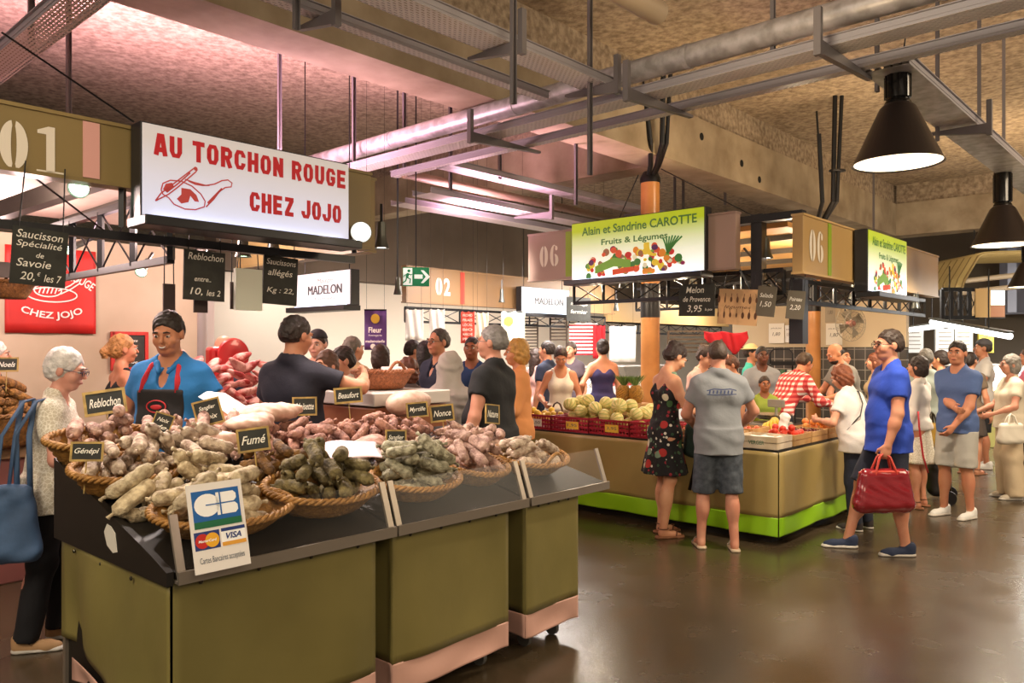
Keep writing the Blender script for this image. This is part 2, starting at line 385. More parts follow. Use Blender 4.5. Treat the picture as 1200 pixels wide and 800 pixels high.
# tiled wall behind the fruit stall
def tile_mat():
    m = mat('tile', '#3b3a38', .25); nt = m.node_tree; N = nt.nodes; L = nt.links
    tc = N.new('ShaderNodeTexCoord'); mp = N.new('ShaderNodeCombineXYZ'); sx_ = N.new('ShaderNodeSeparateXYZ'); L.new(tc.outputs['Object'], sx_.inputs[0]); L.new(sx_.outputs[1], mp.inputs[0]); L.new(sx_.outputs[2], mp.inputs[1]); br = N.new('ShaderNodeTexBrick'); br.offset = 0
    br.inputs['Color1'].default_value = lin('#3d3a36'); br.inputs['Color2'].default_value = lin('#4a4640'); br.inputs['Mortar'].default_value = lin('#8d867b')
    br.inputs['Scale'].default_value = 1; br.inputs['Brick Width'].default_value = .15; br.inputs['Row Height'].default_value = .15; br.inputs['Mortar Size'].default_value = .006
    L.new(mp.outputs[0], br.inputs[0]); L.new(br.outputs[0], N['Principled BSDF'].inputs['Base Color']); return m
p0 = gnd(1062, 10.9); u0, v0 = p0.dot(UX), p0.dot(VX)
beam('wall_stall_upper', u0, u0+.12, v0, v0+2.6, 1.68, 2.34, mat('wall_cream', '#cdbb9c', .7))
b = B(); b.box((0, 0, .84), (.1, 2.6, 1.68)); t_ = struct('wall_stall_tiled', b, tile_mat(), rz=RU); t_.location = UV(u0+.06, v0+1.3)

# ---------------------------------------------------------------- wooden columns with black steel heads
mwood = mat('column_wood', '#c08447', .4, noise=(3, .7, 5), col2='#a3692f', coat=.3)
mblack = mat('black_steel', '#1b1a1c', .42, .5)
def column(px, Y, zt, zb, r=.118):
    p = gnd(px, Y); b = B(); b.lathe([(r, 0), (r, zb), (0.0, zb)], n=28)
    if zt > zb+.3: b.lathe([(r, zb+.42), (r, zt), (0, zt)], n=28)
    o = struct('wooden_column', b, mwood, 'auto'); o.location = p
    b = B(); b.lathe([(r*.9, zb-.01), (r*1.04, zb), (r*1.04, zb+.42), (r*.9, zb+.43)], n=24); obj('steel_sleeve', b, mblack, o, 'auto')
    b = B(); b.lathe([(0, zt), (r*1.1, zt), (r*1.1, zt+.06), (r*.75, zt+.14), (0, zt+.14)], n=24)
    obj('steel_head', b, mblack, o, 'auto')
    for dx, x1, y1, z1, r_ in ((.03, .04, -.66, HC, .032), (.06, .13, -.66, HC, .026), (-.05, -.16, -.62, HB+.55, .030), (-.03, -.20, -.64, HB+.85, .014)):
        b = B(); b.tube([Vector((dx*.6, -.04, zt+.08)), Vector((dx, -.30, zt+.16)), Vector((dx+(x1-dx)*.4, y1*.92, zt+.34)), Vector((x1, y1, z1))], r_, 8); obj('steel_strut', b, mblack, o, 'auto')
    b = B(); b.tube([(.08+.10*math.cos(a), -.64+.06*math.sin(a), zt+.75) for a in np.linspace(0, 2*PI, 17)], .016, 6, False); obj('strut_collar', b, mblack, o, 'auto'); return o
column(762, 9.9, 3.74, 2.05)
column(953, 11.2, 3.3, 2.19, .1)

# ---------------------------------------------------------------- ducts, cable trays, hangers
def perf_mat():
    m = mat('perforated_steel', '#d8d2d0', .45, .15); nt = m.node_tree; N = nt.nodes; L = nt.links
    tc = N.new('ShaderNodeTexCoord'); sp = N.new('ShaderNodeSeparateXYZ'); L.new(tc.outputs['Object'], sp.inputs[0])
    def mth(op, a, b=None):
        n = N.new('ShaderNodeMath'); n.operation = op
        if isinstance(a, (int, float)): n.inputs[0].default_value = a
        else: L.new(a, n.inputs[0])
        if b is not None:
            if isinstance(b, (int, float)): n.inputs[1].default_value = b
            else: L.new(b, n.inputs[1])
        return n.outputs[0]
    ry = mth('FLOOR', mth('MULTIPLY', sp.outputs[1], 40)); sh = mth('MULTIPLY', ry, .5)
    fx = mth('FRACT', mth('ADD', mth('MULTIPLY', sp.outputs[0], 22), sh)); fy = mth('FRACT', mth('MULTIPLY', sp.outputs[1], 40))
    hole = mth('MULTIPLY', mth('MULTIPLY', mth('GREATER_THAN', fx, .35), mth('GREATER_THAN', fy, .3)), mth('LESS_THAN', fy, .75))
    fz = mth('FRACT', mth('MULTIPLY', sp.outputs[2], 1))
    L.new(mth('SUBTRACT', 1, hole), N['Principled BSDF'].inputs['Alpha']); return m
mgalv = mat('galvanised', '#b9b5b8', .4, .25, noise=(9, .5), col2='#94908f'); mrail = mat('galvanised_dark', '#9a969c', .42, .25)
mperf = perf_mat(); mrod = mat('strut_channel', '#6f6a6c', .5, .3)
TR = 'perforated cable trays under the ceiling'
def tray(along, c, a0, a1, z, w, h=.06, label='', solid=False):
    """along 'u' or 'v'; c is the fixed coordinate"""
    L = a1-a0; mid = (a0+a1)/2
    t = thing('cable_tray', label, 'cable tray', UV(mid, c, z) if along == 'u' else UV(c, mid, z), RU if along == 'u' else RU+PI/2, TR)
    b = B(); b.box((0, 0, 0), (L, w, .003)); obj('tray_bed', b, mperf if not solid else mgalv, t)
    for s in (-1, 1):
        b = B(); b.box((0, s*w/2, h/2), (L, .004, h)); b.box((0, s*(w/2+.008), h), (L, .02, .006)); b.box((0, s*(w/2), h*.4), (L, .012, .012)); obj('side_rail', b, mrail, t)
    if solid:
        b = B()
        for k in range(5): b.box((0, -w/2+w*(k+.5)/5, .012), (L, w*.1, .02))
        obj('cable_run', b, mat('cable', '#4b4743', .6), t)
    return t
tray('v', 5.2, .2, 7.2, 3.6, .2, label='wide perforated cable tray crossing the aisle above the big black pendant lamp')
tray('v', 5.68, .2, 7.0, 3.6, .09, label='narrow perforated cable tray running beside the wide one across the aisle')
tray('u', 3.7, -1.5, 5.2, 3.72, .24, label='broad perforated cable tray from the top edge, ending on the crossing tray')
tray('u', 4.2, -1.5, 5.0, 3.72, .09, label='slim bright perforated tray left of the broad one under the concrete beam')
tray('v', 1.65, 4.4, 7.4, 3.62, .2, label='perforated cable tray in the top left corner above the rosy ceiling')
tray('u', 1.76, 5.78, 17, 3.6, .3, label='ribbed steel cable tray running away behind the pendant lamps', solid=True)
tray('u', 6.2, 5.7, 12, 3.6, .24, label='pale tray above the exit sign, nearest of the three behind the column', solid=True)
tray('u', 6.55, 5.7, 12, 3.35, .3, label='lower pale tray between the other two behind the column')
tray('u', 7.2, 5.9, 12, 3.35, .26, label='farthest pale tray by the dark upper wall')
def duct(name, label, pts, r, m, seams=0):
    t = thing(name, label, 'duct', pts[0]); b = B(); b.tube([Vector(p)-Vector(pts[0]) for p in pts], r, 20); obj('pipe', b, m, t, 'auto')
    if seams:
        d = Vector(pts[-1])-Vector(pts[0]); n = d.normalized()
        for k in range(1, seams): b = B(); q = d*k/seams; b.tube([q-n*.02, q+n*.02], r*1.06, 20); obj('pipe_collar', b, mgalv, t, 'auto')
    return t
duct('ventilation_duct', 'long round galvanised duct crossing under the ceiling', [UV(5.35, -.5, 3.89), UV(5.35, 8.4, 3.89)], .09, mgalv, 5)
duct('ceiling_pipe', 'beige round pipe beside the broad cable tray at the top of the picture', [UV(-2, 3.2, 4.2), UV(5.15, 3.2, 4.2)], .09, mat('pipe_beige', '#a3927c', .5), 3)
duct('ceiling_pipe', 'thin brown pipe between the pale trays behind the exit sign', [UV(5.7, 6.85, 3.62), UV(12, 6.85, 3.62)], .05, mat('pipe_brown', '#8a7763', .5))
HG = 'steel channel hangers under the ceiling'
def hanger(px, py, Y, lab, zt=HC, w=.035, ext=0):
    p = at(px, py, Y); z0 = p.z-ext; b = B(); h = zt-z0
    b.box((0, 0, h/2), (w, .006, h)); b.box((-w/2, -.012, h/2), (.005, .024, h)); b.box((w/2, -.012, h/2), (.005, .024, h))
    o = obj('hanger_rod', b, mrod, None, loc=(p.x, p.y, z0), rz=RU); return tag(o, lab, 'hanger', HG)
def bracket(u, v, z, along, w, lab):
    b = B(); b.prism([(-w/2, 0), (w/2, 0), (w/2, -.02), (-w/2, -.09)], -.02, .02); b.box((-w/2, 0, .05), (.04, .045, .3))
    o = obj('tray_bracket', b, mrod, None, loc=UV(u, v, z), rz=RU if along == 'u' else RU+PI/2); return tag(o, lab, 'bracket', 'steel brackets under the trays')
for px, py, Y, lab in ((327, 178, 8.2, 'short hanger rod above the right half of the red lettered sign'), (414, 200, 8.6, 'tall hanger rod left of the round duct'), (473, 205, 9, 'hanger rod piercing the round duct on its left stretch'),
    (527, 228, 8.8, 'hanger rod by the exit sign trays'), (585, 210, 8.9, 'thin hanger rod between the two crossing trays'), (674, 240, 9, 'hanger rod behind the crossing trays near the wooden column'), (690, 205, 6.1, 'long hanger rod dropping through the tray crossing'),
    (1026, 108, 6.0, 'hanger rod holding the tray left of the big pendant lamp'), (1097, 165, 6.9, 'hanger rod just right of the big pendant lamp'), (1146, 155, 7.6, 'hanger rod right of the big lamp by the ribbed tray'), (1175, 190, 8.6, 'hanger rod directly over the smaller pendant lamp'),
    (904, 65, 5.6, 'hanger rod where the duct bracket meets the trays'), (1023, 290, 14, 'long pale hanger rod in front of the cross beam'), (790, 250, 12, 'left one of the paired hanger rods behind the green lit sign'), (800, 245, 12, 'right one of the paired hanger rods behind the green lit sign'), (849, 240, 12, 'hanger rod above the blank panel by the green lit sign'), (80, 135, 6.5, 'thin hanger rod above the numbered fascia on the left'), (600, 122, 4.9, 'near hanger channel beside the broad tray'), (346, 35, 4.6, 'near hanger channel at the top left of the concrete beam'), (36, 55, 5.4, 'hanger channel in the top left corner')):
    hanger(px, py, Y, lab)
bracket(5.0, 3.72, 3.71, 'v', .5, 'bracket carrying the end of the broad tray'); bracket(3.9, 3.72, 3.71, 'v', .5, 'bracket under the middle of the broad tray'); bracket(2.8, 4.2, 3.71, 'v', .4, 'bracket under the slim bright tray')
bracket(5.35, 3.3, 3.59, 'u', .95, 'bracket joining both crossing trays by the tray corner'); bracket(5.4, 5.0, 3.59, 'u', .95, 'bracket under the crossing trays near the pink lit ceiling'); bracket(5.4, 1.9, 3.59, 'u', .95, 'bracket under the crossing trays by the big pendant lamp'); bracket(7.7, 1.76, 3.58, 'v', .5, 'bracket under the ribbed tray right of the big lamp'); bracket(7.4, 6.4, 3.33, 'v', .6, 'bracket under the pale trays'); bracket(9.4, 6.2, 3.58, 'v', .4, 'far bracket under the pale trays')

# ---------------------------------------------------------------- pendant lamps along the aisle
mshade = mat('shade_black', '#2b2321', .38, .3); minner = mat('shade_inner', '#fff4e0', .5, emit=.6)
def pendant(px, py, Y, r, lab, power, top):
    p = at(px, py, Y); t = thing('pendant_lamp', lab, 'lamp', p, 0, 'black cone pendant lamps over the aisle'); k = r/.3
    b = B(); b.lathe([(.088*k, .42*k), (.12*k, .39*k), (.298*k, 0), (.305*k, -.005*k), (.29*k, .0)], n=40); obj('lamp_shade', b, mshade, t, 'auto')
    b = B(); b.lathe([(.288*k, .004), (.115*k, .38*k), (0, .385*k)], n=40); obj('inner_reflector', b, minner, t, 'auto', label='bright white inside of the shade')
    b = B(); b.lathe([(0, .78*k), (.082*k, .78*k), (.085*k, .77*k), (.085*k, .46*k), (.075*k, .45*k), (.088*k, .43*k), (.088*k, .41*k), (0, .4*k)], n=28)
    for q in range(10): b.box((.085*k*math.cos(q*PI/5), .085*k*math.sin(q*PI/5), .61*k), (.01*k, .006*k, .3*k), rz=q*PI/5)
    obj('ballast_housing', b, mat('gloss_black', '#0d0c0d', .2), t, 'auto')
    b = B(); b.ball((0, 0, .2*k), (.055*k, .055*k, .09*k), 14); obj('bulb', b, mat('bulb', '#fff3dc', emit=14), t, True)
    b = B(); b.tube([(0, 0, .77*k), (0, 0, top-p.z)], .008); b.tube([(.03, 0, .77*k), (.06, .01, .9*k), (.02, 0, top-p.z-.02)], .005); b.lathe([(0, top-p.z), (.06, top-p.z), (.05, top-p.z-.03), (0, top-p.z-.04)], n=14); obj('cable', b, mblack, t)
    lamp('SPOT', 'pendant_light', p+Vector((0, 0, .12*k)), power, (1, .85, .66), .12, None, R(150), .6); return t
pendant(1052, 191, 5.6, .3, 'big black cone pendant lamp hanging nearest, under the crossing trays', 330, 3.59)
pendant(1175, 287, 8.7, .31, 'smaller looking black cone pendant lamp at the right edge', 330, 3.59)
pendant(1204, 336, 13.5, .3, 'far pendant lamp, only a bright sliver at the right edge', 260, 3.59)
# ---------------------------------------------------------------- the dried sausage stall: counters
molive = mat('tarpaulin_olive', '#857a46', .42, noise=(1.6, .6, 3), col2='#736a3c', bump=(3, .35))
mpink = mat('tarpaulin_pink', '#d3a596', .45, bump=(3, .3)); mframe = mat('counter_metal', '#a3988c', .38, .7); mdark = mat('counter_black', '#17130f', .5)
mglass = mat('glass', '#ffffff', .4, 0, trans=1, alpha=.04, spec=.15); mstud = mat('stud', '#4a463c', .3, .8)
def sheet(name, m, parent, p0, p1, zb, zt, wav=.008, n=28, seed=0, zb1=None, zt1=None, th=0):
    """hanging tarpaulin between two floor points, softly rippled"""
    rs = random.Random(seed); ph = [rs.uniform(0, 6) for _ in range(4)]; p0, p1 = Vector(p0), Vector(p1); d = p1-p0; nn = Vector((d.y, -d.x)).normalized()
    zb1 = zb if zb1 is None else zb1; zt1 = zt if zt1 is None else zt1
    def fn(a, c):
        L = d.length; lo = zb+(zb1-zb)*a; hi = zt+(zt1-zt)*a; e = min(1, min(a, 1-a)*8)
        w = wav*e*(math.sin(a*L*7+ph[0]+c*1.5)+.6*math.sin(a*L*13+ph[1]-c*2.5)+.7*math.sin((a*3+c*2)+ph[2]))*(1.2-c)
        q = p0+d*a+nn*w; return (q.x, q.y, lo+(hi-lo)*c)
    b = B(); b.grid(fn, n, 14); o = obj(name, b, m, parent, True)
    md = o.modifiers.new('s', 'SOLIDIFY'); md.thickness = .003; return o
def counter(k, s0, w, fw, lab, left=False):
    t = thing('market_counter', lab, 'counter', ST(s0, 0), RU, 'olive skirted market counters of the sausage stall')
    b = B(); b.box((w/2, .57, .46), (w-.04, 1.06, .66)); obj('cabinet', b, mdark, t)
    b = B(); b.prism([(-.02, .815), (1.15, 1.085), (1.15, 1.13), (-.02, .855)], 0.004, fw-.004, Matrix(((0, 1, 0), (1, 0, 0), (0, 0, 1)))); obj('display_deck', b, mdark, t)
    sheet('tarpaulin_skirt', molive, t, (0, -.015), (w, -.015), .225, .83, seed=k)
    sheet('skirt_hem', mpink, t, (0, -.016), (w, -.016), .10, .228, seed=k, wav=.012)
    if left:
        sheet('side_skirt', molive, t, (-.012, 1.08), (-.012, -.012), .36, .81, wav=.02, seed=5, zb1=.225, zt1=.81)
        sheet('side_hem', mpink, t, (-.012, .95), (-.012, -.012), .2, .3, wav=.02, seed=5, zb1=.10, zt1=.228)
        b = B(); b.prism([(-.03, .81), (1.12, .80), (1.12, 1.16), (.1, .90), (-.03, .86)], -.03, -.004, Matrix(((0, 1, 0), (1, 0, 0), (0, 0, 1)))); o = obj('side_board', b, mdark, t)
        b = B(); b.prism([(.40, .86), (.44, .85), (.50, .87), (.53, .92), (.50, .955), (.46, .95), (.42, .93)], -.033, -.031, Matrix(((0, 1, 0), (1, 0, 0), (0, 0, 1)))); obj('torn_sticker', b, mat('sticker', '#d8d2c6', .6), o, label='torn white sticker')
        b = B(); b.box((.02, 1.1, .4), (.03, .03, .8)); obj('back_leg', b, mframe, t)
    else:
        sheet('side_skirt', molive, t, (-.0, .2), (-.0, -.012), .225, .82, wav=.012, seed=k+9, n=8)
        sheet('side_hem', mpink, t, (-.0, .2), (-.0, -.012), .10, .228, wav=.012, seed=k+9, n=8)
    if k == 3: sheet('side_skirt', molive, t, (w, -.012), (w, 1.1), .225, .83, wav=.012, seed=k+4); sheet('side_hem', mpink, t, (w, -.012), (w, 1.1), .1, .228, seed=k+4)
    for q in range(4):
        b = B(); x = .1+(w-.2)*q/3; b.ball((x, -.022, .80), (.009, .006, .009), 8); obj('snap_stud', b, mstud, t)
    if left:
        for q in range(3): b = B(); b.ball((-.02, .9-.3*q, .775), (.006, .009, .009), 8); obj('snap_stud', b, mstud, t)
    # metal front guard with its glass
    b = B(); b.box((fw/2, -.055, .838), (fw, .012, .045)); b.box((fw/2, -.035, .822), (fw, .05, .01)); obj('guard_rail', b, mframe, t)
    for x in (.018, fw-.018):
        b = B(); b.bar((x, -.05, .82), (x, .03, 1.05), .03, .012); obj('guard_post', b, mframe, t)
    b = B(); b.prism([(-.05, .85), (-.044, .85), (.032, 1.045), (.026, 1.045)], .025, fw-.025, Matrix(((0, 1, 0), (1, 0, 0), (0, 0, 1)))); obj('glass_guard', b, mglass, t)
    for x in (.12, w-.1):
        b = B(); b.tube([(x-.012, .1, .045), (x+.012, .1, .045)], .045, 16); obj('castor', b, mat('castor', '#55524e', .5), t); b = B(); b.box((x, .1, .09), (.05, .06, .06)); obj('castor_fork', b, mstud, t)
    return t
counter(1, 0, .90, .985, 'nearest olive skirted counter, with the payment card notice on its front', True)
counter(2, .995, .77, .885, 'middle olive skirted counter with the pink hem, between two others')
counter(3, 1.90, .46, .71, 'narrow olive skirted counter at the far right end of the sausage stall')

# ---------------------------------------------------------------- wicker baskets
mwick = mat('wicker', '#b5833f', .55, noise=(45, .9, 2), col2='#7d5524', bump=(90, .4)); mwick2 = mat('wicker_dark', '#9a6a34', .55, noise=(45, .9, 2), col2='#5f3f1c', bump=(90, .4))
DK = lambda t: .857+.235*max(t, -.02)
def basket(loc, rs, rt, h, lab, rz=RU, tilt=R(13), m=None, handle=False, cat='basket', group='wicker baskets of the sausage stall'):
    m = m or mwick; t = thing('wicker_basket', lab, cat, loc, rz, group); t.rotation_euler = (tilt, 0, rz); n = 56
    b = B(); pr = [(0, .006), (.62, .006)]+[(.64+.36*(q/9)**.8, h*q/9) for q in range(10)]+[(.93, h), (.62, .02), (0, .02)]
    b.lathe(pr, (0, 0, 0), n, rs, rt, lambda j, k: .022*(1 if (j+k//2) % 2 else -1) if 1 < j < 11 else 0); obj('woven_body', b, m, t, True)
    b = B()
    for ph in (0, PI*2/3, PI*4/3):
        P = []
        for q in range(121):
            a = 2*PI*q/120; e = a*17+ph; P.append(((rs+.010*math.cos(e))*math.cos(a), (rt+.010*math.cos(e))*math.sin(a), h+.006+.010*math.sin(e)))
        b.tube(P, .0085, 6, False)
    obj('braided_rim', b, m, t, True)
    if handle:
        b = B(); b.tube([(-rs*.35, -rt*.9, h)]+[(-rs*.35+.7*rs*q/8, -rt*.95, h+.075*math.sin(PI*q/8)) for q in range(1, 8)]+[(rs*.35, -rt*.9, h)], .011, 8); obj('handle', b, m, t, True)
    return t
def bk(s, t_, rs, rt, h, lab, **kw): return basket(ST(s, t_, DK(t_)+.014), rs, rt, h, lab, **kw)

# ---------------------------------------------------------------- sausages
def mixh(a, b, t): return '#'+''.join('%02x' % int(int(a[i:i+2], 16)*(1-t)+int(b[i:i+2], 16)*t) for i in (1, 3, 5))
def saus_mat(k, c, c2, sc=26): return mat(k, c, .75, noise=(sc, .62, 6), col2=mixh(c2, '#3a2a20', .22), rnd=.2, bump=(70, .7))
MS = {'white': saus_mat('sausage_white', '#d6c4ae', '#94765f'), 'cream': saus_mat('sausage_cream', '#dac9a6', '#a08a66'), 'green': saus_mat('sausage_green', '#b4ae92', '#6f6b50', 34),
      'olive': saus_mat('sausage_olive', '#84764a', '#4e4426'), 'brown': saus_mat('sausage_brown', '#94692f', '#553715'), 'pink': saus_mat('sausage_pink', '#bd8b79', '#74453a', 24), 'rose': saus_mat('sausage_rose', '#d6b3a2', '#94685a')}
mstring = mat('butcher_string', '#d8c9a8', .8)
def saus_mesh(L, r, bend, seed, net=False):
    rs = random.Random(seed); b = B(); P = []; Rr = []; n = 11
    for i in range(n+1):
        a = i/n; x = (a-.5)*L; P.append((x, bend*(4*(a-.5)**2-1)*.5, rs.uniform(-.002, .002))); e = min(a, 1-a)*2
        Rr.append(r*(min(1, (1-(1-min(e/.34, 1))**2)**.5*.93+.07))*rs.uniform(.93, 1.05))
    b.tube(P, Rr, 12)
    for sgn in (-1, 1):
        x = sgn*L/2; y = P[0][1]; b.tube([(x-sgn*.004, y, 0), (x+sgn*.010, y, .002), (x+sgn*.02, y+.004, 0)], [r*.25, r*.22, r*.34], 6)
    return b
SM = {}
def saus_variants(kind):
    if kind in SM: return SM[kind]
    L, r = {'white': (.175, .029), 'cream': (.20, .031), 'green': (.18, .030), 'olive': (.155, .029), 'brown': (.165, .027), 'pink': (.16, .028), 'rose': (.165, .028), 'long': (.30, .034)}[kind]
    m = MS['brown' if kind == 'long' else kind]; out = []
    for q in range(6):
        rr = random.Random(kind+str(q)); l, r2 = L*rr.uniform(.88, 1.1), r*rr.uniform(.9, 1.12)
        me = saus_mesh(l, r2, l*rr.uniform(.02, .16), q+hash(len(kind))).mesh('dry_sausage', [m], True); out.append((me, l, r2))
    SM[kind] = out; return out
class Heap:
    def __init__(s, x0, x1, y0, y1, fn, d=.01):
        s.x0, s.y0, s.d = x0, y0, d; s.nx, s.ny = int((x1-x0)/d), int((y1-y0)/d)
        X, Y = np.meshgrid(np.arange(s.nx)*d+x0, np.arange(s.ny)*d+y0, indexing='ij'); s.H = np.vectorize(fn)(X, Y).astype(float)
    def top(s, x, y):
        i = np.clip(((x-s.x0)/s.d).astype(int), 0, s.nx-1); j = np.clip(((y-s.y0)/s.d).astype(int), 0, s.ny-1); return s.H[i, j]
    def fit(s, x, y, a, L, r):
        q = np.linspace(-.42, .42, 9)*L; w = np.array((-.75, -.4, 0, .4, .75))*r
        X = x+q[:, None]*math.cos(a)-w*math.sin(a); Y = y+q[:, None]*math.sin(a)+w*math.cos(a)
        req = (s.top(X, Y)+np.sqrt(r*r-w*w)).max(1); m = len(q)//2; lo, hi = req[:m+1].max(), req[m:].max()
        z0, z1 = lo, hi; sl = np.clip((z1-z0)/(L*.5), -.7, .7); zc = max((req-sl*q).max(), 0); return zc-.22*r, math.atan(sl)
    def put(s, x, y, a, L, r, z, p):
        q = np.linspace(-.47, .47, 31)*L; w = np.linspace(-.95, .95, 9)*r
        X = x+q[:, None]*math.cos(a)-w*math.sin(a); Y = y+q[:, None]*math.sin(a)+w*math.cos(a); Z = z+q[:, None]*math.tan(p)+np.sqrt(r*r-w*w)
        i = np.clip(((X-s.x0)/s.d).astype(int), 0, s.nx-1); j = np.clip(((Y-s.y0)/s.d).astype(int), 0, s.ny-1); np.maximum.at(s.H, (i, j), Z)
def pile(hp, place, zones):
    """place: local x, y, z -> world; each zone is a heap of one sort"""
    for (s, t, rs, rt, kind, n, dirn, spr, cat, lab, grp) in zones:
        rn = random.Random(int(s*1000+t*77)); V = saus_variants(kind)
        for i in range(n):
            me, L, r = V[rn.randrange(6)]; best = None
            for _ in range(9):
                a_, q_ = rn.uniform(0, 2*PI), rn.random()**.5; x, y = s+rs*q_*math.cos(a_)*.92, t+rt*q_*math.sin(a_)*.92; an = dirn+rn.uniform(-spr, spr)
                z, p = hp.fit(x, y, an, L, r); sc = z+.10*((x-s)**2/rs**2+(y-t)**2/rt**2)*.6
                if best is None or sc < best[0]: best = (sc, x, y, an, z, p)
            _, x, y, an, z, p = best; hp.put(x, y, an, L, r, z, p)
            o = link('dry_sausage', me); o.location = place(x, y, z); o.rotation_euler = (Euler((0, 0, RU+an)).to_matrix() @ Euler((0, -p, 0)).to_matrix() @ Euler((rn.uniform(-.5, .5), 0, 0)).to_matrix()).to_euler()
            tag(o, lab, 'sausage', grp)
bk(.31, .23, .29, .18, .085, 'wide wicker basket of cream sausages behind the payment card notice')
bk(.13, .72, .23, .16, .10, 'wicker basket at the left edge holding the frosted sausages of the Génépi tag', m=mwick)
bk(.17, 1.06, .26, .15, .12, 'wicker basket at the back left corner under the Reblochon tag')
bk(.80, .26, .275, .20, .10, 'front wicker basket heaped with olive green sausages')
bk(1.33, .23, .25, .18, .085, 'wicker basket of grey green frosted sausages on the middle counter')
bk(1.79, .29, .19, .20, .085, 'wicker basket of pale pink sausages at the right end of the middle counter')
bk(2.27, .29, .25, .20, .08, 'small wicker basket with a bare handle on the narrow end counter', handle=True)
def base(x, y):
    z = DK(min(max(y, -.03), 1.15)) if -.03 <= y <= 1.2 and -.05 <= x <= 2.62 else .3
    for (s, t, rs, rt, h) in ((.31, .23, .29, .18, .085), (.13, .72, .23, .16, .10), (.17, 1.06, .26, .15, .12), (.80, .26, .275, .20, .10), (1.33, .23, .25, .18, .085), (1.79, .29, .19, .20, .085), (2.27, .29, .25, .20, .08)):
        q = math.hypot((x-s)/rs, (y-t)/rt)
        if q < 1.08: z = max(z, DK(t)+(y-t)*.235+(.025 if q < .66 else .025+(h-.015)*min(1, (q-.66)/.3)))
    return z
heap = Heap(-.3, 2.9, -.2, 1.6, base)
H2 = PI/2; GS = 'dry sausages heaped on the stall'
def Zn(s, t, rs, rt, kind, n, dirn, spr, lab, grp): return (s, t, rs, rt, kind, n, dirn, spr, 'sausage', lab, grp)
pile(heap, ST, [
    Zn(.31, .23, .23, .135, 'cream', 15, .1, .5, 'thick cream coloured dry sausage in the basket behind the payment card notice', 'cream sausages by the card notice'),
    Zn(.24, .46, .25, .09, 'cream', 11, .3, .8, 'cream dry sausage lying loose between the two left baskets', 'loose cream sausages'),
    Zn(.14, .72, .18, .12, 'white', 16, 1.2, .7, 'short frosted dry sausage in the basket of the Génépi tag', 'frosted sausages of the Génépi basket'),
    Zn(.18, 1.06, .21, .11, 'rose', 16, 1.4, .5, 'rosy brown dry sausage heaped under the Reblochon tag', 'sausages of the Reblochon basket'),
    Zn(.44, .76, .17, .2, 'white', 18, .8, 1.2, 'white moulded dry sausage in the loose heap left of the Fumé tag', 'white sausages left of the Fumé tag'),
    Zn(.60, 1.03, .28, .14, 'rose', 22, .5, 1.2, 'pale rosy dry sausage at the back below the smiling vendor', 'rosy sausages at the back left'),
    Zn(.74, .52, .16, .12, 'brown', 13, -1.0, .6, 'smoked brown dry sausage below the Fumé tag', 'smoked sausages of the Fumé tag'),
    Zn(.80, .26, .225, .155, 'olive', 25, 1.3, .9, 'olive green dry sausage in the front basket below the Fumé tag', 'olive sausages in the front basket'),
    Zn(1.12, .92, .28, .22, 'pink', 32, .6, 1.3, 'dark pink dry sausage in the middle heap behind the sheet of paper', 'pink sausages in the middle heap'),
    Zn(1.33, .23, .20, .13, 'green', 22, -1.1, .45, 'grey green frosted dry sausage in the basket on the middle counter', 'grey green frosted sausages'),
    Zn(1.68, .93, .34, .2, 'pink', 34, .2, .8, 'reddish dry sausage in the long heap below the Myrtille tag', 'reddish sausages in the long heap'),
    Zn(1.79, .29, .15, .15, 'rose', 18, 1.35, .4, 'pale pink dry sausage standing in the basket at the right of the middle counter', 'pale pink sausages in the right basket'),
    Zn(1.52, .56, .30, .14, 'white', 17, .3, 1.0, 'white moulded dry sausage loose behind the grey green ones', 'white sausages behind the green basket'),
    Zn(2.27, .30, .20, .16, 'white', 13, -.2, .8, 'whitish dry sausage in the basket with the bare handle', 'whitish sausages on the end counter'),
    Zn(2.25, .76, .28, .26, 'rose', 26, .1, .7, 'pale rosy dry sausage heaped around the Nature tag', 'rosy sausages by the Nature tag')])
# cured hams and flat pieces at the back
mham = mat('ham_rind', '#c9a08c', .6, noise=(22, .9, 6), col2='#8a5648', bump=(25, .3)); mfat = mat('ham_fat', '#dcc0ac', .5, noise=(18, 1.0, 6), col2='#b48674')
def ham(s, t, z, L, r, rz, lab, m=None, flat=.55):
    sf = Soft(.06).ell((0, 0, 0), (L*.36, r, r*flat)).ell((L*.28, .0, .0), (L*.26, r*.6, r*flat*.75)).cone((L*.4, 0, 0), (L*.62, .01, .01), r*.28, r*.18); o = soft_obj('cured_ham', sf, m or mham, .010, loc=ST(s, t, z), rz=RU+rz, nz=(.004, 70) if L < .5 else None); return tag(o, lab, 'ham', 'cured hams on the sausage stall')
ham(2.04, 1.14, 1.30, .52, .105, .35, 'large pale cured ham standing at the back right behind the Myrtille tag', mfat, .8)
ham(.98, 1.12, 1.30, .38, .12, -.2, 'flat floury piece of cured ham at the back by the dark shirted vendor', mfat, .4)
ham(.80, .92, 1.27, .34, .10, .4, 'floury piece of cured ham above the Fumé tag', mfat, .4)
ham(.52, .80, 1.21, .24, .08, -.5, 'small rosy piece of ham left of the Fumé tag', mfat, .5)
ham(1.35, .62, 1.13, .30, .09, .6, 'dark meat piece half covered by the sheet of paper')
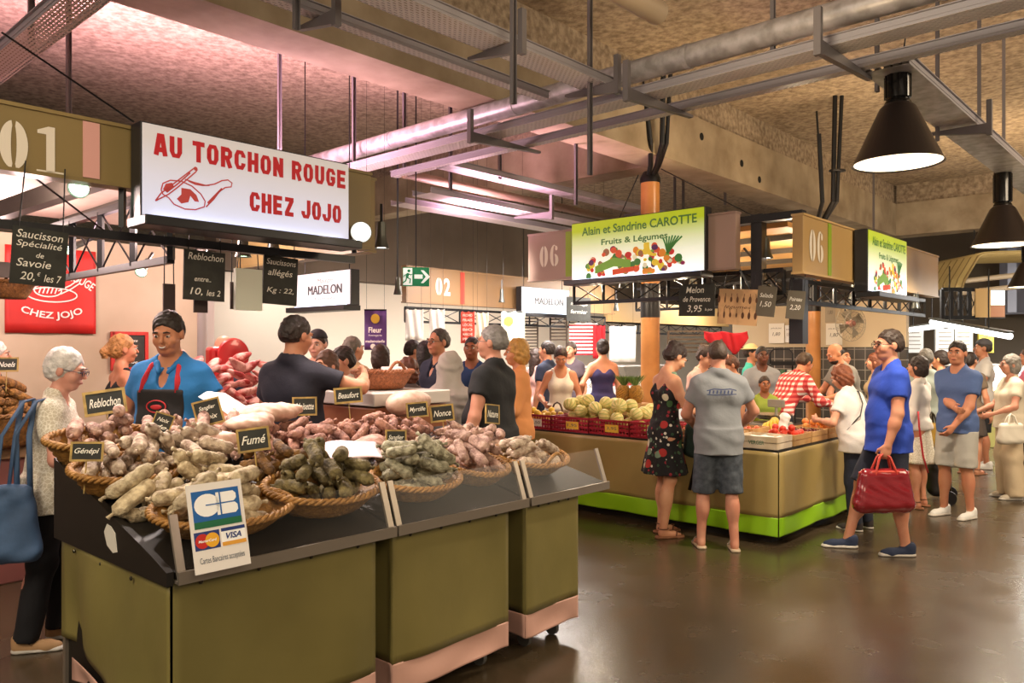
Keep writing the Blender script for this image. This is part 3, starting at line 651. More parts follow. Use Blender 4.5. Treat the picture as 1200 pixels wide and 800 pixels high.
# papers
def paper(name, lab, cat, loc, rz, w, d, lift, m, curl=.03):
    b = B(); b.grid(lambda a, c: ((a-.5)*w*(1-.12*c), (c-.5)*d, lift*c+curl*math.sin(a*PI)*.6+.004*math.sin(9*a+5*c)), 14, 10); o = obj(name, b, m, None, True, loc, rz); md = o.modifiers.new('s', 'SOLIDIFY'); md.thickness = .002; return tag(o, lab, cat)
paper('wrapping_paper', 'sheet of white wrapping paper lying over the middle of the sausages', 'paper', ST(1.12, .50, 1.10), RU-.5, .36, .20, .06, mat('paper_pink', '#ecd0d4', .6))
paper('wrapping_paper', 'crumpled sheet of white paper held at the back before the vendor', 'paper', ST(.86, 1.22, 1.30), RU+.4, .24, .22, .10, mat('paper_white', '#efe6e0', .6))

# ---------------------------------------------------------------- chalk tags among the sausages
mslate = mat('slate', '#23241f', .7, noise=(12, .5), col2='#2f302a'); mtagframe = mat('tag_frame', '#b99a55', .6, noise=(20, .5)); mchalk = mat('chalk', '#e9e6da', .9)
def chalk_tag(txt, px, py, Y, wp, hp, lab, rz=RU-.45, roll=0, lean=.18, lines=None):
    p = at(px, py, Y); w, h = wp/F*Y, hp/F*Y; t = thing('chalk_tag', lab, 'price tag', p, rz, 'small chalk tags among the sausages'); t.rotation_euler = (-lean, roll, rz)
    b = B(); b.box((0, 0, 0), (w*.9, .006, h*.86)); obj('slate', b, mslate, t)
    b = B(); fw = w*.07
    for q in (-1, 1): b.box((q*(w/2-fw/2), 0, 0), (fw, .010, h)); b.box((0, 0, q*(h/2-fw/2)), (w-2*fw, .010, fw))
    obj('wooden_frame', b, mtagframe, t)
    b = B(); b.tube([(0, .004, -h/2+.01), (0, .004, -h/2-.13)], .003, 6); obj('pick', b, mtagframe, t)
    b = B(); L = lines or [txt]
    for i, q in enumerate(L): put_text(b, q, 0, (len(L)-1)*h*.17-i*h*.34, w*.74 if len(L) == 1 else w*.6, h*(.36 if len(L) == 1 else .2), -.0055, .012, .35)
    obj('lettering', b, mchalk, t); return t
chalk_tag('Reblochon', 123, 471, 3.95, 45, 29, 'framed chalk tag reading Reblochon, before the old woman', roll=-.14)
chalk_tag('Génépi', 102, 529, 3.22, 35, 23, 'framed chalk tag reading Génépi in the left basket', roll=.05)
chalk_tag('', 190, 496, 3.7, 22, 24, 'small tilted tag with faint writing below the vendor', roll=.35, lines=['Noix', 'de'])
chalk_tag('', 244, 483, 3.95, 31, 31, 'unframed looking tilted tag with two chalk lines beside the vendor', roll=-.25, lines=['Sanglier', 'Noix'])
chalk_tag('Fumé', 297, 515, 3.5, 37, 28, 'framed chalk tag reading Fumé', roll=-.1)
chalk_tag('Noisette', 357, 476, 4.55, 28, 22, 'framed chalk tag before the dark shirted vendor, left of Beaufort')
chalk_tag('Beaufort', 408, 463, 4.75, 33, 19, 'framed chalk tag reading Beaufort', roll=-.06)
chalk_tag('Myrtille', 489, 480, 4.85, 26, 18, 'framed chalk tag reading Myrtille', roll=-.06)
chalk_tag('Nonce', 518, 484, 4.95, 29, 20, 'framed chalk tag immediately right of the Myrtille one', roll=-.08)
chalk_tag('Nature', 577, 485, 5.1, 20, 23, 'framed chalk tag reading Nature at the right end', roll=.12, rz=RU-.2)
chalk_tag('Sanglier', 464, 513, 4.22, 25, 19, 'framed chalk tag low among the reddish sausages', roll=.04)
# payment card notice on the front guard
t = thing('card_notice', 'white notice with payment card logos on the nearest counter', 'sign', ST(.135, -.085, 1.01), RU-.02, None); t.rotation_euler = (R(-14), R(-1), RU-.05)
w, h = .205, .315
b = B(); b.box((0, 0, 0), (w, .006, h)); obj('panel', b, mat('panel_white', '#efe9e4', .4), t)
mblue = mat('print_blue', '#1d62ac', .4); mwh = mat('print_white', '#ffffff', .4)
b = B(); b.box((0, -.0035, .065), (w*.86, .001, h*.42)); o = obj('blue_field', b, mblue, t, label='blue and green field with white initials')
b = B(); b.box((0, -.0043, .010), (w*.86, .001, .024)); obj('green_band', b, mat('print_green', '#1c6a45', .4), o)
b = B(); disc(b, -.035, .078, .047, .041, -.0046); b.add([(-.0, -.0046, .037), (.012, -.0046, .037), (.012, -.0046, .119), (-.0, -.0046, .119)], [(0, 1, 2, 3)]); 
b.prism([(.017, .081), (.066, .081), (.076, .091), (.076, .108), (.066, .118), (.017, .118)], -.0046, -.004); b.prism([(.017, .076), (.069, .076), (.079, .066), (.079, .048), (.069, .038), (.017, .038)], -.0046, -.004); obj('initials', b, mwh, o)
b = B(); b.box((-.01, -.0052, .0785), (.06, .0005, .004)); b.box((.0145, -.0052, .078), (.005, .0005, .09)); obj('initials_gap', b, mblue, o)
b = B(); b.box((-.048, -.0035, -.045), (.092, .001, .064)); o = obj('card_logo', b, mat('print_navy', '#243a7c', .4), t, label='logo of overlapping red and yellow discs')
b = B(); disc(b, -.066, -.046, .026, .026, -.0044); obj('red_disc', b, mat('print_red', '#c8281f', .4), o)
b = B(); disc(b, -.03, -.046, .026, .026, -.0047); obj('yellow_disc', b, mat('print_yellow', '#f0b02a', .4), o)
b = B(); put_text(b, 'MasterCard', -.048, -.046, .066, .010, -.005, .02, .2); obj('logo_lettering', b, mwh, o)
b = B(); b.box((.05, -.0035, -.045), (.09, .001, .064)); o = obj('card_logo', b, mwh, t, label='white logo with blue letters and a gold stripe')
b = B(); b.box((.05, -.0044, -.018), (.09, .0006, .012)); put_text(b, 'VISA', .05, -.042, .058, .022, -.0046, .03, .3); obj('logo_lettering', b, mat('print_navy', '#243a7c', .4), o)
b = B(); b.box((.05, -.0044, -.069), (.09, .0006, .014)); obj('gold_stripe', b, mat('print_gold', '#e6a53c', .4), o)
b = B(); put_text(b, 'Cartes Bancaires acceptées', 0, -.117, .165, .028, -.0042, .0); obj('lettering', b, mat('print_grey', '#27405a', .4), t)
# rear display case of the stall
mwoodc = mat('case_wood', '#9a5f3d', .5, noise=(4, .6), col2='#82492c')
def raised_case(s0, s1, t0, t1, h, lab, m, top):
    t = thing('display_case', lab, 'display case', ST((s0+s1)/2, (t0+t1)/2), RU); x, y = s1-s0, t1-t0
    b = B(); b.box((0, 0, (h-.1)/2), (x, y, h-.1), bev=.01); obj('case_body', b, m, t)
    b = B(); b.box((0, 0, h-.045), (x+.03, y+.03, .09), bev=.008); obj('case_top', b, top, t)
    b = B(); b.box((0, -y/2-.006, h*.5), (x*.9, .012, h*.5)); obj('front_panel', b, m, t)
    return t
raised_case(1.95, 2.6, 1.35, 2.1, 1.36, 'wooden raised case with a pale top behind the Beaufort tag', mwoodc, mat('case_top', '#d9d2cb', .25))
raised_case(1.12, 2.0, 2.3, 2.95, 1.16, 'pale refrigerated case heaped with red meat behind the vendors', mat('case_steel', '#c9bfc0', .35, .3), mat('case_top2', '#dccfd0', .3))
basket(ST(2.28, 1.68, 1.365), .235, .17, .12, 'wicker basket full of wrapped cheeses on the wooden raised case', tilt=0, m=mat('wicker_red', '#a8623a', .55, noise=(45, .9, 2), col2='#74401f', bump=(90, .4)), handle=True)
mpk = mat('pack_white', '#e9dcdc', .4, rnd=.15); rn = random.Random(3)
for i in range(14):
    b = B(); b.box((0, 0, 0), (rn.uniform(.06, .1), rn.uniform(.05, .08), .03), bev=.01); a, q = rn.uniform(0, 6.28), rn.random()**.5*.75
    o = obj('wrapped_cheese', b, mpk, None, True, ST(2.28+.2*q*math.cos(a), 1.68+.14*q*math.sin(a), 1.42+.028*(i//5+1)), rn.uniform(0, 6)); o.rotation_euler.x = rn.uniform(-.3, .3); tag(o, 'small white wrapped cheese in the wicker basket on the raised case', 'cheese', 'wrapped cheeses in the basket')
mmeat = mat('meat_red', '#a8322f', .55, noise=(13, .3, 5), col2='#dfa79c', rnd=.2, bump=(40, .5)); hm2 = Heap(1.0, 2.2, 2.2, 3.1, lambda x, y: 1.16)
for i in range(64):
    L, w = rn.uniform(.14, .22), rn.uniform(.045, .06); best = None
    for _ in range(6):
        x, y, a = rn.uniform(1.22, 1.9), rn.uniform(2.38, 2.86), rn.uniform(-.6, .6); z, p = hm2.fit(x, y, a, L, w)
        if best is None or z < best[0]: best = (z, x, y, a, p)
    z, x, y, a, p = best; hm2.put(x, y, a, L, w*.8, z, p)
    b = B(); b.ball((0, 0, 0), (L/2, w, w*.55), 14); b.v = [(x_*(1+.10*math.sin(31*y_+i)), y_*(1+.22*math.sin(40*x_+i*2)), z_*(1+.25*math.sin(33*x_+21*y_+i))) for x_, y_, z_ in b.v]; o = obj('meat_piece', b, mmeat, None, True, ST(x, y, z-.01)); o.rotation_euler = (rn.uniform(-.3, .3), -p, RU+a); tag(o, 'red and white piece of meat piled on the case behind the vendors', 'meat', 'pieces of meat on the rear case')
# the neighbouring counter at the left edge with its big brown sausages
t = thing('market_counter', 'rosy panelled counter at the left edge behind the old woman', 'counter', gnd(-60, 5.6), RU); b = B(); b.box((0, 0, .44), (1.5, .8, .88), bev=.01); obj('cabinet', b, mat('panel_rosy', '#7c4a44', .5), t); b = B(); b.box((0, 0, .92), (1.56, .86, .08), bev=.01); obj('counter_top', b, mat('case_wood2', '#8a6a4a', .5), t)
LP = gnd(-60, 5.6); basket(LP+Vector((.38, -.1, .965)), .36, .27, .22, 'deep wicker basket under the big brown sausages at the left edge', tilt=0, m=mwick2)
lh = Heap(-.9, .9, -.7, .7, lambda x, y: 1.10 if math.hypot((x-.16)/.36, (y+.33)/.27) < 1 else .96)
pile(lh, lambda x, y, z: LP+UX*x+VX*y+Vector((0, 0, z)), [(.16, -.33, .27, .2, 'long', 26, .2, .5, 'sausage', 'big brown dry sausage in the pile at the left edge', 'big brown sausages at the left edge')])
chalk_tag('', 8, 427, 5.2, 24, 17, 'chalk tag cut by the left edge, above the big brown sausages', lines=['Noels'])
# ---------------------------------------------------------------- fascias, lit signs, trusses, hanging boards
def pan(pxl, pxr, yt, yb, Yl, pl='u'):
    p = at(pxl, (yt+yb)/2, Yl); d = {'u': UX, 'v': -VX, 'f': Vector((1, 0, 0))}[pl]; k = (pxr-CX)/F
    s = (k*p.y-p.x)/(d.x-k*d.y); return p+d*(s/2), s, (yb-yt)/F*Yl, {'u': RU, 'v': RV, 'f': 0}[pl]
mfas = mat('fascia_panel', '#c6a46c', .45, noise=(.7, .4, 2), col2='#b4925c'); mfasA = mat('fascia_panel_olive', '#8d7848', .45, noise=(.7, .4, 2), col2='#7c693e'); mfas2 = mat('fascia_panel_rosy', '#a4897c', .45, noise=(.7, .4, 2), col2='#937a6e')
mcreamd = mat('digit_cream', '#e6dccb', .5); mgreenst = mat('stripe_green', '#8ba51f', .5); mrosest = mat('stripe_rose', '#dba39a', .5); mredst = mat('stripe_red', '#b3392a', .5)
def digit(b, ch, cx, cz, w, h, y):
    rx, rz = w/2, h/2
    if ch == '0':
        for s in (-1, 1): b.add([(cx+s*x, y, cz+z) for x, z in arcpts(0, 0, rx, rz, PI/2-.16, -PI/2+.16, 16)+arcpts(0, 0, rx*.2, rz*.88, -PI/2+.5, PI/2-.5, 8)], [tuple(range(26))])
    elif ch == '1':
        b.add([(cx-.1*w, y, cz-rz), (cx+.22*w, y, cz-rz), (cx+.22*w, y, cz+rz), (cx-.02*w, y, cz+rz), (cx-.42*w, y, cz+rz*.8), (cx-.42*w, y, cz+rz*.66), (cx-.1*w, y, cz+rz*.66)], [tuple(range(7))])
        b.add([(cx-.45*w, y, cz-rz), (cx+.55*w, y, cz-rz), (cx+.55*w, y, cz-rz*.86), (cx-.45*w, y, cz-rz*.86)], [(0, 1, 2, 3)])
    elif ch == '6':
        b.add([(cx+x, y, cz+z) for x, z in arcpts(0, 0, rx, rz, PI*.46, PI*1.45, 18)+arcpts(0, 0, rx*.25, rz*.9, PI*1.4, PI*.55, 10)], [tuple(range(30))])
        b.add([(cx+x, y, cz+z) for x, z in arcpts(0, -rz*.42, rx, rz*.58, PI*.45, -PI*.45, 14)+arcpts(0, -rz*.42, rx*.25, rz*.5, -PI*.4, PI*.4, 8)], [tuple(range(24))])
        disc(b, cx+rx*.5, cz+rz*.66, rx*.3, rz*.22, y, 14); b.add([(cx+.0, y, cz+rz), (cx+rx*.45, y, cz+rz*.86), (cx+rx*.5, y, cz+rz*.74), (cx, y, cz+rz*.9)], [(0, 1, 2, 3)])
    else: put_text(b, ch, cx, cz, w, h, y, .03)
def fascia(name, lab, u0, u1, v0, v1, z0, z1, face, m, stripe=None, ms=None, dig='', dx=0, dw=.1, dh=.2, dz=0, th=.1):
    """face 'u': panel runs along U and looks down the -V side; face 'v' looks towards -U"""
    L = (u1-u0) if face == 'u' else (v1-v0); mid = UV((u0+u1)/2, (v0+v1)/2, (z0+z1)/2)
    t = thing('stall_fascia', lab, 'fascia', mid, RU if face == 'u' else RV, 'numbered fascia panels over the stalls'); H = z1-z0
    b = B(); b.box((0, th/2, 0), (L, th, H), bev=.004); obj('panel', b, m, t)
    for s_ in (-1, 1): b = B(); b.box((0, th/2, s_*H/2), (L+.01, th+.02, .02)); obj('edge_rail', b, m, t)
    if stripe is not None: b = B(); b.box((stripe, -.004, 0), (.085, .006, H-.03)); obj('colour_stripe', b, ms, t)
    if dig:
        b = B()
        for i, ch in enumerate(dig): digit(b, ch, dx+(i-.5)*dw*1.25, dz, dw, dh, -.004)
        obj('stall_number', b, mcreamd, t)
    return t
f1 = fascia('f', 'fascia with the number 01 and a rose stripe, left of the red lettered sign', -1.5, 3.2, 4.6, 4.6, 2.57, 2.905, 'u', mfasA, 1.62-.85, mrosest, '01', 1.33-.85, .13, .25, -.04)
f2 = fascia('f', 'short blank fascia end at the right of the red lettered sign', 3.2, 3.52, 4.6, 4.6, 2.38, 2.92, 'u', mfasA)
f3 = fascia('f', 'blank fascia turning the corner behind the bright spot lamp', 3.55, 3.55, 4.72, 6.6, 2.38, 2.92, 'v', mfasA)
f4 = fascia('f', 'rosy fascia with the number 06 and a green stripe, left of the green lit sign', 7.02, 7.02, 5.3, 6.15, 2.46, 3.0, 'v', mfas2, .19, mgreenst, '06', -.1, .125, .25)
f5 = fascia('f', 'short blank fascia between the green lit sign and the steel corner frame', 7.02, 7.02, 3.5, 3.82, 2.43, 2.97, 'v', mfas2)
f6 = fascia('f', 'tan fascia with the number 06 and a green stripe, on the aisle side', 7.08, 11.6, 2.87, 2.87, 2.35, 2.885, 'u', mfas, -1.62, mgreenst, '06', -1.95, .15, .3)
f7 = fascia('f', 'far fascia with the number 02 and a red stripe beside the exit sign', 7.2, 12.3, 8.6, 8.6, 2.32, 2.83, 'u', mat('fascia_panel_brown', '#8a6a48', .45, noise=(.7, .4, 2), col2='#7a5c3c'), -1.45, mredst, '02', -1.85, .13, .26)
f8 = fascia('f', 'far blank fascia behind the first wooden column', 12.5, 17.5, 8.9, 8.9, 2.2, 2.6, 'u', mfas)
mbox = mat('box_black', '#17161a', .4)
def lit_face(key, c0, c1, e=.8):
    m = mat(key, c0, .4); nt = m.node_tree; N = nt.nodes; L = nt.links; tc = N.new('ShaderNodeTexCoord'); sp = N.new('ShaderNodeSeparateXYZ'); rp = N.new('ShaderNodeValToRGB')
    L.new(tc.outputs['Generated'], sp.inputs[0]); L.new(sp.outputs[2], rp.inputs[0]); rp.color_ramp.elements[0].color = lin(c1); rp.color_ramp.elements[1].color = lin(c0); rp.color_ramp.elements[0].position = .05; rp.color_ramp.elements[1].position = .85
    b = N['Principled BSDF']; L.new(rp.outputs[0], b.inputs['Base Color']); L.new(rp.outputs[0], b.inputs['Emission Color']); b.inputs['Emission Strength'].default_value = e; return m
def light_box(lab, c, w, h, rz, face, th=.14, tray=True, lp=6):
    t = thing('lit_sign', lab, 'sign', c, rz)
    b = B(); b.box((0, th/2, 0), (w, th-.01, h), bev=.004); obj('sign_case', b, mbox, t)
    b = B(); b.box((0, -.003, .0), (w-.015, .006, h-.02)); obj('lit_face', b, face, t)
    if tray:
        b = B(); b.box((0, .0, -h/2-.03), (w+.05, th+.10, .055), bev=.006); obj('lamp_tray', b, mbox, t)
        b = B(); b.box((0, -.03, -h/2+.004), (w*.92, .02, .010)); obj('tube_light', b, mat('tube_blue', '#cfe0ff', emit=2), t)
    return t
# red lettered ham sign
mred = mat('letter_red', '#b01620', .5, emit=.28)
c = UV(2.515, 4.44, 2.65); t = light_box('white lit sign with red lettering and a ham drawing over the sausage stall', c, 1.39, .53, RU, lit_face('sign_white', '#b9b2ae', '#c9cde6', .62))  # bluish tube glow towards the tray is painted into the face gradient
GL = {'A': [[(.09, 0), (.26, 1)], [(.53, 0), (.36, 1)], [(.2, .27), (.42, .27)], [(.2, .9), (.42, .9)]], 'U': [[(.12, 1), (.12, .3), (.2, .12), (.42, .12), (.5, .3), (.5, 1)]], 'T': [[(0, .88), (.62, .88)], [(.31, 1), (.31, 0)]],
    'O': [[(.12, .3), (.12, .7), (.2, .88), (.42, .88), (.5, .7), (.5, .3), (.42, .12), (.2, .12), (.12, .3), (.12, .5)]], 'C': [[(.5, .64), (.5, .72), (.42, .88), (.2, .88), (.12, .7), (.12, .3), (.2, .12), (.42, .12), (.5, .28), (.5, .36)]],
    'R': [[(.12, 0), (.12, 1)], [(.12, .88), (.4, .88), (.5, .78), (.5, .6), (.4, .48), (.12, .48)], [(.34, .46), (.52, 0)]], 'H': [[(.12, 0), (.12, 1)], [(.5, 0), (.5, 1)], [(.12, .5), (.5, .5)]], 'N': [[(.12, 0), (.12, 1)], [(.5, 0), (.5, 1)], [(.13, .92), (.49, .08)]],
    'G': [[(.5, .66), (.5, .72), (.42, .88), (.2, .88), (.12, .7), (.12, .3), (.2, .12), (.42, .12), (.5, .28), (.5, .52)], [(.3, .44), (.6, .44)]], 'E': [[(.12, 0), (.12, 1)], [(.12, .88), (.58, .88)], [(.12, .5), (.53, .5)], [(.12, .12), (.58, .12)]], 'Z': [[(.03, .88), (.6, .88)], [(.5, .86), (.12, .14)], [(.02, .12), (.6, .12)]], 'J': [[(.5, 1), (.5, .3), (.42, .12), (.2, .12), (.12, .28), (.12, .4)]]}
def block_text(b, txt, cx, cz, h, w, y):
    n = sum(.40 if ch == ' ' else .74 for ch in txt)-.12; kx = w/n; x = cx-w/2
    for ch in txt:
        if ch == ' ': x += .40*kx; continue
        for i, st in enumerate(GL[ch]): stroke(b, [(x+p*kx, cz-h/2+q_*h) for p, q_ in st], .225*h, y-.0001*i)
        x += .74*kx
b = B(); block_text(b, 'AU TORCHON ROUGE', .02, .148, .122, 1.29, -.0085); obj('lettering', b, mred, t)
b = B(); block_text(b, 'CHEZ JOJO', .29, -.092, .122, .67, -.0085); obj('lettering', b, mred, t)
b = B(); y = -.0085; q = lambda x, z: (-.45+x*1.05, -.095+z*.95)
L = lambda *p, w=.0075: stroke(b, [q(*a) for a in p], w, y)
L((-.13, -.01), (-.12, .03), (-.08, .055), (-.02, .06), (.04, .04), (.09, 0), (.115, -.04), (.11, -.075), (.06, -.1), (0, -.105), (-.06, -.085), (-.09, -.05), (-.12, -.035), (-.13, -.01))
L((.0, .075), (.05, .065), (.12, .058), (.17, .075), (.215, .105), (.25, .115), (.275, .10), (.27, .075), (.235, .065), (.2, .035), (.165, -.02), (.12, -.075)); L((.13, -.05), (.17, .0), (.215, .055), w=.012); L((.02, .068), (.06, .055), (.1, .055), (.14, .062), w=.008)
L((-.16, -.08), (-.13, -.03), (-.06, .04), (.0, .10), (.045, .145), (.055, .155), (.07, .145), (.06, .13), (.02, .085), (-.04, .02), (-.09, -.03), (-.16, -.08)); L((-.1, -.02), (-.04, .04), (.03, .12), w=.008)
b.add([(*[q(a, c2)[0]], y, q(a, c2)[1]) for a, c2 in ((-.02, .02), (.03, .02), (.065, -.01), (.08, -.05), (.055, -.05), (.03, -.02), (.02, -.06), (-.02, -.075), (-.045, -.05), (-.02, -.02))], [tuple(range(10))])
b.add([(q(a, c2)[0], y, q(a, c2)[1]) for a, c2 in ((-.12, -.005), (-.105, .03), (-.07, .042), (-.06, .02), (-.085, -.01), (-.1, -.02))], [tuple(range(6))]); b.ball((q(.06, .15)[0], y, q(.06, .15)[1]), (.012, .0005, .012), 8)
obj('ham_drawing', b, mat('drawing_red', '#b8403e', .5, emit=.2), t)
# green fruit signs
def fruit_sign(lab, c, w, h, rz, key):
    t = light_box(lab, c, w, h, rz, lit_face('sign_green', '#9fae1c', '#ffffff', .7)); rn = random.Random(5)
    b = B(); put_text(b, 'Alain et Sandrine CAROTTE', .02*w, h*.33, w*.86, h*.145, -.0085, .022); obj('lettering', b, mat('letter_green', '#4f7a3a', .5, emit=.2), t)
    b = B(); put_text(b, 'Fruits & Légumes', .0, h*.10, w*.5, h*.13, -.0085, .022); obj('lettering', b, mat('letter_green', '#4f7a3a', .5, emit=.2), t)
    cols = ['#c8302a', '#e08a2a', '#3f7a35', '#8a2450', '#e8c93a', '#d8572f', '#7da83f', '#5a2a5a', '#e7e2c0', '#9a6a4a']; bs = [B() for _ in cols]
    for i in range(110):
        x = rn.uniform(-.36, .36); top = .40*math.cos(x*3.0)-.0; z = rn.uniform(0, max(.06, top))**1.0; k = rn.randrange(len(cols)); r = rn.uniform(.018, .036)
        disc(bs[k], x*w, h*(-.46)+z*h*1.25, r*w*.75, r*w*.75*rn.uniform(.7, 1.1), -.0088-i*.00002, 12)
    for q in range(7): stroke(bs[2], [(w*(.25+.0*q), -h*.18), (w*(.27+.012*(q-3)), -h*(.02)), (w*(.285+.022*(q-3)), h*(.10-.01*abs(q-3)))], .018, -.0115)
    for q in range(3): stroke(bs[4], arcpts(w*.16, -h*.02, w*(.05+.012*q), h*.16, PI*.9, PI*1.55, 8), .03, -.0115-q*.0002)
    for q in range(6): stroke(bs[6], [(-w*.30, -h*(.40-.02*q)), (-w*.15, -h*(.30-.025*q)), (-w*.02, -h*(.34-.02*q))], .016, -.0112)
    for q in range(4): stroke(bs[5], [(-w*.16, -h*(.44-.02*q)), (0, -h*(.40-.015*q))], .022, -.0113)
    for k, bb in enumerate(bs): obj('fruit_print', bb, mat('print_fruit_'+str(k), cols[k], .5, emit=.3), t)
    return t
P1, w1, h1, r1 = pan(670, 826, 262, 329, 8.8, 'v'); P1.z = 2.735
fruit_sign('green and white lit sign with printed fruit, facing the picture over the fruit stall', P1, w1, .64, RV, 'a')
P2, w2, h2, r2 = pan(1017, 1062, 275, 347, 8.0, 'u'); P2.z = 2.56
fruit_sign('green and white lit sign with printed fruit seen aslant on the aisle side', P2, w2, .64, RU, 'b')
mwhf = lit_face('sign_white2', '#cfcfd2', '#d8d8dc', .5); mgl = mat('letter_grey', '#4a4a50', .5); mgl2 = mat('letter_pale', '#8a8a90', .5)
for (a, lab) in (((346, 411, 322, 361, 8.9, 'v'), 'white lit sign with thin grey capitals behind the hanging allégés board'), ((611, 667, 335, 366, 12.6, 'u'), 'white lit sign with thin grey capitals below the rosy 06 fascia')):
    c, w, h, rz = pan(*a); t = light_box(lab, c, w, h, rz, mwhf, .12)
    for s_ in (-1, 1): b = B(); b.tube([(s_*w*.4, .06, h/2-.01), (s_*w*.4, .06, HC-c.z)], .006, 6); obj('hanging_rod', b, mblack, t)
    b = B()
    for dx_ in (-.006, 0, .006): put_text(b, 'MADELON', .06*w+dx_, -.02*h, w*.60, h*.26, -.0085-dx_*.02, 0); obj('lettering', b, mgl, t)
    b = B(); put_text(b, 'Maison', .06*w, .24*h, w*.28, h*.14, -.0085, 0, .3); put_text(b, 'fromages', .06*w, -.28*h, w*.36, h*.1, -.0085); obj('small_lettering', b, mgl2, t)
# exit sign
c, w, h, rz = pan(472, 503, 313, 335, 8.6, 'f'); t = thing('exit_sign', 'green and white exit sign with a running figure and an arrow', 'exit sign', c, R(8)); mex = mat('exit_green', '#0c7a4e', .5, emit=.35); mew = mat('exit_white', '#e8f2ea', .5, emit=.6)
b = B(); b.box((0, .03, 0), (w, .05, h), bev=.004); obj('sign_case', b, mex, t)
b = B(); b.box((-w*.31, -.001, 0), (w*.34, .004, h*.9)); obj('white_field', b, mew, t)
b = B(); y = -.0045; cx = -w*.31; disc(b, cx+.012, h*.30, .017, .017, y, 12); stroke(b, [(cx+.005, h*.18), (cx-.01, -h*.05)], .03, y); stroke(b, [(cx+.0, h*.15), (cx+.035, h*.08), (cx+.045, h*.14)], .012, y); stroke(b, [(cx, h*.13), (cx-.035, h*.06), (cx-.04, -h*.04)], .012, y); stroke(b, [(cx-.008, -h*.05), (cx+.03, -h*.14), (cx+.02, -h*.36)], .014, y); stroke(b, [(cx-.012, -h*.05), (cx-.02, -h*.22), (cx-.05, -h*.34)], .014, y); obj('running_figure', b, mex, t)
b = B(); b.box((w*.18, -.001, 0), (w*.5, .003, h*.9)); obj('green_field', b, mex, t)
b = B(); x0 = w*.18; stroke(b, [(x0-.07, 0), (x0+.02, 0)], .045, -.0045); b.add([(x0+.0, y, .07), (x0+.03, y, .07), (x0+.1, y, 0), (x0+.03, y, -.07), (x0+.0, y, -.07), (x0+.055, y, 0)], [(0, 1, 2, 5), (5, 2, 3, 4)]); obj('arrow', b, mew, t)
b = B(); b.tube([(0, .03, h/2), (0, .03, HC-c.z)], .008); obj('hanger', b, mblack, t)

# trusses of black steel under the fascias
def truss(lab, a, b_, h, n, m=mblack, w=.045):
    a, b_ = Vector(a), Vector(b_); t = thing('steel_truss', lab, 'truss', a, 0, 'black steel trusses of the stalls'); d = b_-a; up = Vector((0, 0, h))
    q = B(); q.bar((0, 0, 0), d, w); obj('bottom_chord', q, m, t); q = B(); q.bar(up, d+up, w); obj('top_chord', q, m, t)
    for i in range(n+1): q = B(); q.bar(d*i/n, d*i/n+up, w*.8); obj('upright', q, m, t)
    for i in range(n): q = B(); q.tube([d*i/n, d*(i+1)/n+up], .007, 6); q.tube([d*(i+1)/n, d*i/n+up], .007, 6); obj('cross_brace', q, m, t)
    return t
truss('black truss running back from behind the red lettered sign', UV(2.15, 7.6, 2.2), UV(2.15, 4.8, 2.2), .42, 5)
q = B(); q.bar((0, 0, 0), UV(3.45, 4.72, 2.30)-UV(.6, 4.72, 2.30), .05, .05); q.bar(UV(1.2, -.08, .04), UV(1.2, -.08, .28), .03); q.bar(UV(2.8, -.08, .04), UV(2.8, -.08, .12), .03); o = obj('steel_beam', q, mbox if 'mbox' in globals() else mblack, None, loc=UV(.6, 4.72, 2.30)); tag(o, 'black bar under the red lettered sign from which the chalk boards hang', 'beam')
truss('black truss under the 06 fascia and the green lit sign', UV(7.2, 5.6, 2.18), UV(7.2, 3.1, 2.18), .22, 6, w=.04)
truss('black truss under the tan 06 fascia along the aisle', UV(7.2, 3.02, 2.1), UV(11.5, 3.02, 2.1), .2, 8, w=.04)
truss('black truss in the middle of the fruit stall', UV(9.4, 6.2, 2.2), UV(9.4, 3.2, 2.2), .3, 6, w=.035)
truss('black truss below the far number 02 fascia', UV(7.3, 8.75, 2.05), UV(12.2, 8.75, 2.05), .2, 9, w=.035)
truss('black truss below the far blank fascia', UV(12.6, 9.05, 1.98), UV(17.4, 9.05, 1.98), .2, 8, w=.035)
t = thing('corner_frame', 'black steel corner frame where the two green striped fascias would meet', 'steel frame', UV(7.2, 3.35, 2.1)); q = B(); q.box((0, 0, .42), (.11, .11, .85), rz=RU); obj('post', q, mbox, t)
q = B(); q.bar(UV(-.02, .3, .80), UV(-.02, -.45, .80), .10, .07); obj('top_beam', q, mbox, t); q = B(); q.bar(UV(.1, .2, .55), UV(.0, -.4, -.1), .018); obj('brace', q, mbox, t); q = B(); q.bar(UV(-.1, .25, .5), UV(.05, 0, -.05), .018); obj('brace', q, mbox, t)
q = B(); q.ball(UV(.0, .33, .88), .05, 14); obj('ball_end', q, mbox, t, True)
t = thing('support_post', 'black steel post below the aisle end of the tan 06 fascia', 'post', UV(7.25, 2.98, 2.3)); q = B(); q.box((0, 0, -.3), (.13, .13, .6), rz=RU); obj('post', q, mbox, t)
# long dark beams behind the number 01 fascia
for a, e, lab in ((UV(1.6, 7.9, 2.62), UV(1.9, 5.0, 2.72), 'dark sloping beam below the rose striped fascia at the left'), (UV(-.4, 7.2, 2.28), UV(2.0, 7.2, 2.28), 'dark bar carrying the hanging boards at the left')):
    q = B(); q.bar((0, 0, 0), e-a, .09, .12); o = obj('steel_beam', q, mat('beam_grey', '#4b463f', .5, .3), None, loc=a); tag(o, lab, 'beam')
